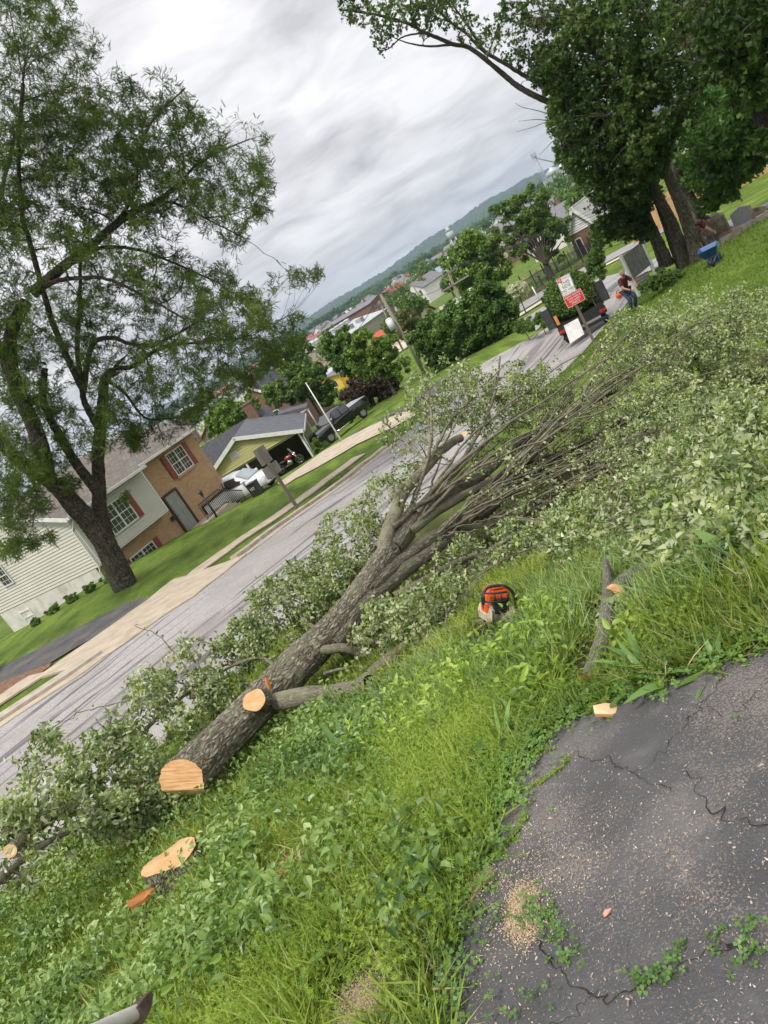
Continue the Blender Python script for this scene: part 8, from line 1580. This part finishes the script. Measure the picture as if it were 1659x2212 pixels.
g = G(1176, 640 - 18); t = empty('mail_post', g, 0, 'short brown post with a cap by the back street', 'post'); mb = MB(); mb.box((0, 0, .6), (.16, .16, 1.4)); mb.build('shaft', oldwood, t); mb = MB(); mb.box((0, 0, 1.33), (.5, .3, .16)); mb.build('cap', sign_back, t)
# utility poles and wires
def util(base, top, d, label, arms=(), trans=(), r=.16):
    b, tp_ = P(*base, d), P(*top, d); zb = h1(b[0], b[1]) - .3; t = empty('utility_pole', (b[0], b[1], 0), 0, label, 'utility pole'); q = tp_ - b; t.location = (b[0], b[1], 0)
    mb = MB(); mb.tube([(0, 0, zb), (q[0], q[1], tp_[2])], [r, r * .65], 10); mb.build('pole', polewood, t); out = []
    for (h_, w_, yaw) in arms:
        mb = MB(); M = Matrix.Translation((q[0], q[1], tp_[2] - h_)) @ Matrix.Rotation(yaw, 4, 'Z'); mb.box((0, -.12, 0), (w_, .1, .12), M=M); a = mb.build('crossarm', polewood, t); mb = MB()
        for s in (-.45, -.15, .15, .45): p = M @ Vector((s * w_, -.12, .18)); mb.tube([p - Vector((0, 0, .14)), p + Vector((0, 0, .1))], [.05, .035], 6); out.append((b[0] + p.x, b[1] + p.y, p.z + .1))
        mb.build('insulator', grey_metal, a)
    for (x, z, w_) in trans: mb = MB(); mb.tube([(q[0] + x, q[1] - .3, tp_[2] - z), (q[0] + x, q[1] - .3, tp_[2] - z + w_ * 1.9)], w_ * .62, 14); mb.ell((q[0] + x, q[1] - .3, tp_[2] - z + w_ * 1.95), (w_ * .6, w_ * .6, .1), 10, 6); mb.build('transformer', mat('pale_transformer', [(.48, .50, .52), (.60, .62, .64)], .4, 4), t)
    return (b[0] + q[0], b[1] + q[1], tp_[2]), out
t1, o1_ = util((905, 786), (822, 636), 57, 'plain leaning utility pole with one pale transformer can', (), ((-.45, 2.6, .42),), .15)
t2, o2_ = util((1008, 700), (966, 582), 66, 'utility pole with crossarm and three transformer cans before the round tree', ((.3, 2.4, rad(40)), (1.3, 2.6, rad(-10))), ((-.8, 3.6, .5), (0, 3.5, .5), (.8, 3.3, .5)), .17)
t3, o3_ = util((517, 960), (487, 912), 78, 'utility pole rising behind the brick house roof', (), ((.2, 1.8, .4),), .16)
t4, o4_ = util((838, 700), (818, 650), 120, 'distant utility pole with crossarm beside the red roof', ((.4, 2.6, .5),), (), .17)
t5, o5_ = util((905, 640), (884, 602), 150, 'far utility pole with crossarm right of the red roof', ((.4, 2.8, .5),), (), .17)
def wire(a, b, sag, label, r=.016):
    a, b = np.array(a, float), np.array(b, float); t = np.linspace(0, 1, 24)[:, None]; p = a * (1 - t) + b * t; p[:, 2] -= (sag * 4 * t * (1 - t))[:, 0]; o = tubes('wire', [(p, np.full(24, r))], 5, black_metal); tag(o, label, 'wire', 'overhead wires')
far_r = P(1700, 350, 90); far_r[2] += 6
for k in range(4):
    e_ = far_r + [0, 0, -k * .8]; wire(o2_[k], e_, 1.2, ('topmost', 'second', 'third', 'lowest')[k] + ' of the four long wires running right from the transformer pole')
wire(t1, o2_[4], .5, 'wire between the plain leaning pole and the transformer pole'); wire(t2, o4_[1], .8, 'wire from the transformer pole down to the distant crossarm pole'); wire(o4_[2], o5_[1], .8, 'wire between the two distant crossarm poles'); wire(t1, P(560, 900, 62), 1.0, 'wire sagging left from the plain leaning pole over the carport roof', .02); wire(t3, P(700, 800, 66), .8, 'wire from the pole behind the brick house towards the trees', .02)
# a black tyre of a parked vehicle at the far left edge
g = G(-14, 1462); d = math.hypot(g[0], g[1]); t = empty('parked_vehicle', (g[0] - .9, g[1] - .3, g[2]), rad(20), 'black wheel and bumper of a vehicle cut off by the left edge', 'car'); wheel(t, .62, 0, .36, .36, .22, -1); mb = MB(); loft(mb, [(-2.5, ring(.85, .3, 1.0)), (.9, ring(.85, .35, 1.0)), (1.02, ring(.7, .5, .9))]); mb.build('body', car_k, t)
t.location = (float(g[0]) - 1.15, float(g[1]) - .1, float(g[2]))
# ---------------------------------------------------------------- the valley town, hills and haze
rgf = np.random.RandomState(77)
def gz(px, py, d): g = P(px, py, d); g[2] = h1(g[0], g[1]); return g
hill_m = mat('wooded_hill', [(.012, .028, .016), (.025, .05, .025), (.04, .075, .032)], .95, .018, 9, bump=1, bscale=.06, bdist=6)
def ridge(name, prof, dist, depth, base, jag, seed, m, az0=-60, az1=60, n=700):
    az = np.linspace(az0, az1, n); px = np.array([math.degrees(math.atan2(ray(*q)[0], ray(*q)[1])) for q in prof]); el = np.array([math.atan2(ray(*q)[2], math.hypot(*ray(*q)[:2])) for q in prof]); o = np.argsort(px); top = np.interp(az, px[o], np.tan(el[o]) * dist); k = 30; V = []
    top = top + (fbm(np.stack([az * 9, az * 0, az * 0], -1), 3, seed) - .5) * jag * 2
    for i in range(k):
        t = i / (k - 1); d = dist - depth * (1 - t); s = math.sin(t * math.pi / 2) ** 1.3; z = base + (top - base) * s + (vnoise(np.stack([az * 12, az * 0 + i * 1.7, az * 0], -1), seed) - .5) * jag * (1.6 if i < k - 1 else 0); V.append(np.stack([np.sin(np.radians(az)) * d, np.cos(np.radians(az)) * d, z], -1))
    V.append(V[-1] * [1.04, 1.04, 0] + [0, 0, base - 5]); i, j = np.meshgrid(np.arange(k), np.arange(n - 1), indexing='ij'); f = np.stack([i * n + j, i * n + j + 1, (i + 1) * n + j + 1, (i + 1) * n + j], -1).reshape(-1, 4)
    return tag(fastmesh(name, np.vstack(V), f, m, smooth=False), kind='structure')
prof = [(300, 915), (500, 790), (652, 696), (720, 649), (774, 620), (832, 584), (882, 548), (918, 519), (954, 498), (990, 476), (1026, 451), (1062, 427), (1098, 409), (1134, 386), (1163, 373), (1192, 362), (1300, 300), (1500, 185), (1659, 95)]
ridge('hills', prof, 3200, 900, -16, 5, 3, hill_m)
prof2 = [(300, 935), (640, 715), (720, 668), (830, 600), (900, 555), (990, 503), (1060, 455), (1150, 400), (1190, 378), (1230, 352), (1400, 255), (1659, 110)]
ridge('hills', prof2, 1900, 500, -16, 6, 8, mat('nearer_hill', [(.025, .055, .015), (.045, .085, .022), (.07, .12, .03)], .95, .03, 9, bump=1, bscale=.08, bdist=5))
# distant woods between the town and the ridge read as one mass
def woods(name, az0, az1, d0, d1, n, label, hh=9):
    az = np.radians(rgf.uniform(az0, az1, n)); d = rgf.uniform(d0 ** .5, d1 ** .5, n) ** 2; c = np.stack([np.sin(az) * d, np.cos(az) * d, H(np.sin(az) * d, np.cos(az) * d)], 1); keep = fbm(c * .004, 3, 5) > .47; c = c[keep]; n = len(c); r = rgf.uniform(.6, 1.2, n) * hh * .6
    i = rgf.randint(0, n, n * 42); q = unit(rgf.normal(0, 1, (len(i), 3))); q[:, 2] = np.abs(q[:, 2]); p = c[i] + q * r[i][:, None] * [1, 1, 1.15] + [0, 0, hh * .12]
    return tag(scatter(name, LC, p, frames(len(p), rgf, q, .5), r[i] * rgf.uniform(.3, .5, len(i)), f_far, rg=rgf), label, None, None, 'stuff')
f_far = leafmat('far_foliage', [(.022, .055, .012), (.04, .085, .018), (.065, .125, .028), (.10, .17, .045)], .2, .6, .5, .02, .2)
woods('distant_woods', -32, 34, 760, 1850, 1900, 'far-off woods running from the town to the foot of the hills', 15)
# town trees: things, copied from a few builds
protos = []
for k, (lf, lab) in enumerate(((f_mid, 'mid green rounded tree among the valley houses'), (f_dark, 'dark green rounded tree among the valley houses'), (f_yel, 'light yellow green tree among the valley houses'))):
    t = empty('town_tree', (0, 0, 0), 0, lab, 'tree', lab.split(' tree')[0] + ' trees of the valley'); rg = np.random.RandomState(60 + k); n = 900; kk = 26; cen = unit(rg.normal(0, 1, (kk, 3))) * rg.uniform(.2, .8, (kk, 1)) * [3.2, 3.2, 3.0] + [0, 0, 5.6]; i = rg.randint(0, kk, n); p = cen[i] + unit(rg.normal(0, 1, (n, 3))) * 1.3
    scatter('crown', LC, p, frames(n, rg, (0, 0, 1), .3), rg.uniform(.5, .95, n), lf, t, rg); tubes('trunk', [(np.array([[0, 0, -1], [0, 0, 2.], [0.1, 0, 4.5]]), np.array([.3, .24, .15]))], 7, maple_bark, t); protos.append(t)
used = [0, 0, 0]; spots = []
def town_tree(x, y, s, k):
    z = h1(x, y); o = protos[k] if not used[k] else copy_tree(protos[k]); used[k] += 1; o.location = (x, y, z); o.scale = (s, s, s * rgf.uniform(.85, 1.15)); o.rotation_euler = (0, 0, rgf.uniform(0, 6.28)); spots.append((x, y))
for (px, py, d, s, k) in ((700, 690, 420, 1.2, 1), (680, 715, 300, 1.1, 0), (655, 740, 280, 1.2, 1), (760, 640, 520, 1.4, 0), (795, 630, 560, 1.3, 1), (850, 640, 300, 1.2, 1), (870, 650, 240, 1.1, 1), (905, 610, 300, 1.4, 1), (925, 600, 300, 1.4, 1), (935, 585, 360, 1.3, 1), (860, 590, 480, 1.2, 2), (885, 570, 560, 1.4, 1), (910, 560, 600, 1.4, 0), (940, 540, 640, 1.4, 1), (985, 500, 520, 1.3, 1), (1010, 490, 480, 1.4, 1), (1040, 470, 600, 1.5, 0), (1200, 430, 300, 1.5, 1), (1215, 410, 330, 1.5, 1), (1185, 415, 360, 1.3, 1), (1240, 395, 340, 1.4, 0), (640, 770, 200, 1.2, 0), (560, 850, 200, 1.1, 0), (480, 900, 260, 1.2, 1), (430, 890, 420, 1.3, 0), (690, 730, 220, 1.0, 2), (720, 700, 300, 1.1, 1), (960, 600, 220, .9, 1), (1080, 590, 200, 1.0, 0), (905, 690, 130, .9, 0), (860, 700, 120, .8, 1), (1230, 440, 170, 1.0, 0), (1265, 430, 140, 1.1, 0), (1255, 400, 220, 1.2, 1), (1290, 380, 200, 1.3, 0)):
    g = P(px, py, d); town_tree(g[0], g[1], s, k)
for i in range(70):
    a = rad(rgf.uniform(-20, 30)); d = rgf.uniform(260 ** .5, 900 ** .5) ** 2; town_tree(math.sin(a) * d, math.cos(a) * d, rgf.uniform(.7, 1.2), rgf.choice([0, 1, 1, 2]) if rgf.rand() < .9 else 2)
# houses of the town
pale = mat('pale_town_wall', [(.60, .57, .53), (.74, .72, .69)], .8, 2); cream_w = mat('cream_town_wall', [(.45, .38, .26), (.55, .48, .35)], .8, 2); roofg = mat('grey_town_roof', [(.12, .12, .13), (.20, .20, .21)], .8, 2); roofw = mat('white_metal_roof', [(.36, .37, .38), (.46, .47, .48)], .6, .3); roofr = mat('red_town_roof', [(.22, .06, .045), (.30, .09, .065)], .7, .8)
HP = []
for k, (wl, rf, lab) in enumerate(((pale, roofg, 'small pale grey roofed house in the valley town'), (red_br, roofg, 'small red brick house in the valley town'), (cream_w, roofw, 'small cream house with pale roof in the valley town'), (pale, roofr, 'small pale house with rusty roof in the valley town'))):
    HP.append(gable_house('town_house', lab, (0, 0, 0), 0, 8, 11, 5.2, 2.4, wl, rf, 1.5, .4, tuple(('f', x, z, 1.0, 1.4) for x in (-2.2, 0, 2.2) for z in (1.4, 4.0)) + tuple(('l', x, z, 1.0, 1.4) for x in (2, 5.5, 9) for z in (1.4, 4.0)) + tuple(('r', x, z, 1.0, 1.4) for x in (-2, -5.5, -9) for z in (1.4, 4.0)), 'house', lab.replace('small ', '').replace(' in the valley town', '') + 's of the valley', chimney=(1.5, 4, 7.6)))
hu = [0, 0, 0, 0]
def town_house(x, y, rz, k, s=1.0):
    o = HP[k] if not hu[k] else copy_tree(HP[k]); hu[k] += 1; o.location = (x, y, h1(x, y)); o.rotation_euler = (0, 0, rz); o.scale = (s, s, s)
for (px, py, d, k, s) in ((890, 640, 330, 0, .9), (905, 625, 350, 2, .9), (870, 655, 340, 0, .9), (850, 625, 430, 1, 1), (835, 612, 470, 0, 1), (815, 625, 450, 0, 1.1), (800, 640, 430, 0, 1.1), (790, 660, 400, 0, 1.0), (780, 640, 460, 1, 1), (765, 655, 450, 1, 1), (875, 600, 520, 3, 1), (895, 590, 520, 0, 1), (915, 585, 500, 0, 1), (860, 610, 500, 3, 1), (1215, 430, 210, 0, 1), (1230, 425, 190, 0, 1), (1245, 450, 150, 0, .9), (1225, 470, 160, 1, .9), (1205, 450, 230, 2, 1), (680, 700, 520, 0, 1), (700, 690, 560, 0, 1), (660, 725, 450, 1, 1), (980, 545, 400, 0, 1), (1065, 560, 260, 0, 1), (1080, 545, 270, 0, 1), (1050, 570, 260, 3, 1), (1100, 560, 230, 0, 1), (1090, 570, 220, 2, 1), (450, 860, 420, 0, 1), (470, 850, 400, 0, 1), (490, 845, 420, 2, 1), (520, 830, 400, 0, 1), (500, 850, 360, 1, 1), (545, 810, 380, 0, 1), (1195, 480, 200, 0, 1), (1180, 495, 210, 1, 1)):
    g = P(px, py, d); town_house(g[0], g[1], rgf.choice([rad(40), rad(-50), rad(36), rad(-54)]), k, s)
for i in range(150):
    a = rad(rgf.uniform(-18, 28)); d = rgf.uniform(260 ** .5, 900 ** .5) ** 2; town_house(math.sin(a) * d, math.cos(a) * d, rgf.choice([rad(38), rad(-52)]), rgf.choice([0, 0, 1, 2, 3]), rgf.uniform(.9, 1.35))
# long pale-roofed warehouse with roof vents, red canopy before it
def shedlike(name, label, p0, p1, depth, h, rise, wall, roof, cat, base=3):
    # long low building between two ground points (its front eave)
    p0, p1 = np.array(p0), np.array(p1); L = math.hypot(*(p1 - p0)[:2]); yaw = math.atan2((p1 - p0)[1], (p1 - p0)[0]); t = empty(name, (p0[0], p0[1], p0[2]), yaw, label, cat); mb = MB(); mb.prism([(0, -base), (depth, -base), (depth, h), (depth / 2, h + rise), (0, h)], 'x', 0, L); mb.build('wall', wall, t); mb = MB()
    slab(mb, (-.5, -.6, h + .05), (L + .5, -.6, h + .05), (L + .5, depth / 2, h + rise + .2), (-.5, depth / 2, h + rise + .2), .25); slab(mb, (-.5, depth + .6, h + .05), (L + .5, depth + .6, h + .05), (L + .5, depth / 2, h + rise + .2), (-.5, depth / 2, h + rise + .2), .25); r = mb.build('roof', roof, t); return t, r, L
q0, q1 = gz(735, 742, 260), gz(845, 688, 300); t, r, L = shedlike('warehouse', 'long pale metal roofed warehouse with roof vents in the valley', q0, q1, 28, 4.5, 2.6, mat('tan_metal_wall', [(.28, .25, .21), (.38, .34, .29)], .7, 1), roofw, 'warehouse')
for k in range(9): mb = MB(); mb.tube([(L * (.06 + k * .10), 14, 7.2), (L * (.06 + k * .10), 14, 8.4)], 1.1, 10); mb.ell((L * (.06 + k * .10), 14, 8.5), (1.4, 1.4, .5), 10, 6); mb.build('roof_vent', roofw, r)
for k in range(3): mb = MB(); mb.box((L * (.25 + k * .22), 5, 6.2), (3, 2.4, 1.6)); mb.build('roof_unit', grey_metal, r)
g = gz(812, 706, 215); t = empty('canopy_tent', g, rad(30), 'bright red peaked canopy in front of the pale warehouse', 'canopy'); t.scale = (.52,) * 3; mb = MB(); mb.add([(-5, -4, 3), (5, -4, 3), (5, 4, 3), (-5, 4, 3), (-2.0, 0, 5.6), (2.0, 0, 5.6)], [(0, 1, 5, 4), (1, 2, 5), (2, 3, 4, 5), (3, 0, 4), (3, 2, 1, 0)]); mb.build('cover', mat('red_canvas', [(.62, .05, .03), (.72, .08, .05)], .6, 1), t)
for sx in (-1, 1):
    for sy in (-1, 1): mb = MB(); mb.box((sx * 4.8, sy * 3.8, 1.5), (.2, .2, 3)); mb.build('pole', white, t)
for (px, py, d, rz, lab, wl, rf_, s) in ((728, 765, 150, 30, 'pale flat metal roof beside the yellow building', pale, roofw, (8, 7, 2.5, .5)), (915, 672, 160, 55, 'red shingled building with yellow walls behind the evergreens', cream_w, roofr, (9, 9, 2.2, 2.6)), (830, 664, 330, 40, 'long three storey brick block in the valley town', red_br, roofg, (14, 34, 9, 1.2)), (720, 705, 380, 40, 'red brick factory block left of the warehouse roof', red_br, roofw, (16, 40, 6, 1.0)), (440, 905, 190, -52, 'long dark red roofed building behind the locust branches', red_br, roofr, (12, 36, 4, 2.4)), (960, 560, 330, 20, 'blue grey metal roofed barn left of the round tree', pale, mat('blue_roof', [(.18, .22, .32), (.25, .29, .4)], .5, 1), (12, 16, 4, 3))):
    g = gz(px, py, d); gable_house('town_building', lab, g, rad(rz), s[0], s[1], s[2], s[3], wl, rf_, 2.5, .6, tuple(('f', x, s[2] * .5, 1.2, 1.5) for x in np.linspace(-s[0] * .35, s[0] * .35, 4)) + tuple(('r', -y, s[2] * .5, 1.2, 1.5) for y in np.linspace(2, s[1] - 2, 8)) + tuple(('l', y, s[2] * .5, 1.2, 1.5) for y in np.linspace(2, s[1] - 2, 8)), 'building')
g = gz(690, 800, 125); gable_house('yellow_building', 'bright yellow walled building glimpsed between the trees', g, rad(-40), 5.5, 5.5, 2.4, .5, mat('yellow_wall', [(.62, .40, .03), (.72, .48, .05)], .7, 2), roofg, 4, .5, (('f', -1.4, 1.2, .8, 1), ('f', 1.4, 1.2, .8, 1)), 'building')
drape('parking_lot', [tuple(gz(a, b, c)[:2]) for a, b, c in ((700, 800, 140), (760, 790, 118), (900, 720, 120), (905, 690, 200), (830, 715, 205), (730, 765, 180))], 6, .12, tanpath)
# water tower and grain bins
g = gz(985, 530, 700); t = empty('water_tower', g, 0, 'white legged water tower with conical cap rising from the town', 'water tower'); zt_ = P(975, 495, 700)[2] - g[2]; W = 3.4
mb = MB(); mb.tube([(0, 0, zt_ - 7), (0, 0, zt_)], W, 18); mb.build('tank', roofw, t); mb = MB(); mb.tube([(0, 0, zt_), (0, 0, zt_ + 3.4)], [W + .4, .2], 18); mb.build('cap', roofw, t); mb = MB()
for i in range(4):
    a = math.pi / 4 + i * math.pi / 2; mb2 = MB(); mb2.tube([(math.cos(a) * W * .9, math.sin(a) * W * .9, zt_ - 7), (math.cos(a) * W * 1.5, math.sin(a) * W * 1.5, 0)], .35, 6); mb2.build('leg', white, t); b = a + math.pi / 2
    for z_, e_ in ((.3, .6), (.6, .9)): h_ = (zt_ - 7); mb.tube([(math.cos(a) * W * (1.5 - .6 * z_), math.sin(a) * W * (1.5 - .6 * z_), h_ * z_), (math.cos(b) * W * (1.5 - .6 * e_), math.sin(b) * W * (1.5 - .6 * e_), h_ * e_)], .15, 4)
mb.build('bracing', white, t)
binm = mat('bin_steel', [(.42, .45, .48), (.55, .58, .61)], .4, 1, metal=.3)
for (px, py, d, r_, h_, lab) in ((1200, 385, 620, 9, 15, 'largest pale steel grain bin at the foot of the hills'), (1218, 372, 640, 8, 14, 'second steel grain bin right of the largest'), (1188, 412, 560, 5, 7, 'small low grain bin left of the larger ones')):
    g = gz(px, py, d); zt_ = h_; t = empty('grain_bin', g, 0, lab, 'grain bin'); mb = MB(); mb.tube([(0, 0, -1 + k * 1.2) for k in range(int(h_ / 1.2) + 2)], [r_ + (.12 if k % 2 else 0) for k in range(int(h_ / 1.2) + 2)], 28, smooth=False); mb.build('wall', binm, t); mb = MB(); mb.tube([(0, 0, h_ + .1), (0, 0, h_ + r_ * .5), (0, 0, h_ + r_ * .55)], [r_ + .4, .9, .7], 28); mb.build('roof', binm, t)
g = gz(1184, 400, 600); t = empty('grain_elevator', g, 0, 'thin lattice elevator leg standing over the grain bins', 'elevator'); mb = MB()
for a, b in ((-1, -1), (1, -1), (1, 1), (-1, 1)): mb.tube([(a, b, 0), (a, b, 32)], .2, 4)
for k in range(8): mb.tube([(-1, -1, k * 4), (1, -1, k * 4 + 4)], .12, 4); mb.tube([(1, -1, k * 4), (1, 1, k * 4 + 4)], .12, 4)
mb.build('lattice', grey_metal, t); mb = MB(); mb.box((0, 0, 33), (3.4, 3, 2.6)); mb.build('head', roofw, t); mb = MB(); mb.tube([(0, 0, 31), (16, 5, 19)], .4, 6); mb.build('spout', grey_metal, t)
# haze: one even volume round everything below the sky
hz = MB(); hz.box((0, 0, 20), (9200, 9200, 260)); hm, t_ = nm('haze'); ho = N(t_, 'ShaderNodeOutputMaterial'); pv = N(t_, 'ShaderNodeVolumePrincipled'); pv.inputs['Color'].default_value = (.62, .80, 1, 1); pv.inputs['Density'].default_value = .00015; pv.inputs['Anisotropy'].default_value = .2; t_.links.new(pv.outputs[0], ho.inputs['Volume'])
HAZE = hz.build('haze', hm); tag(HAZE, 'thin pale haze lying over the valley', None, None, 'stuff')
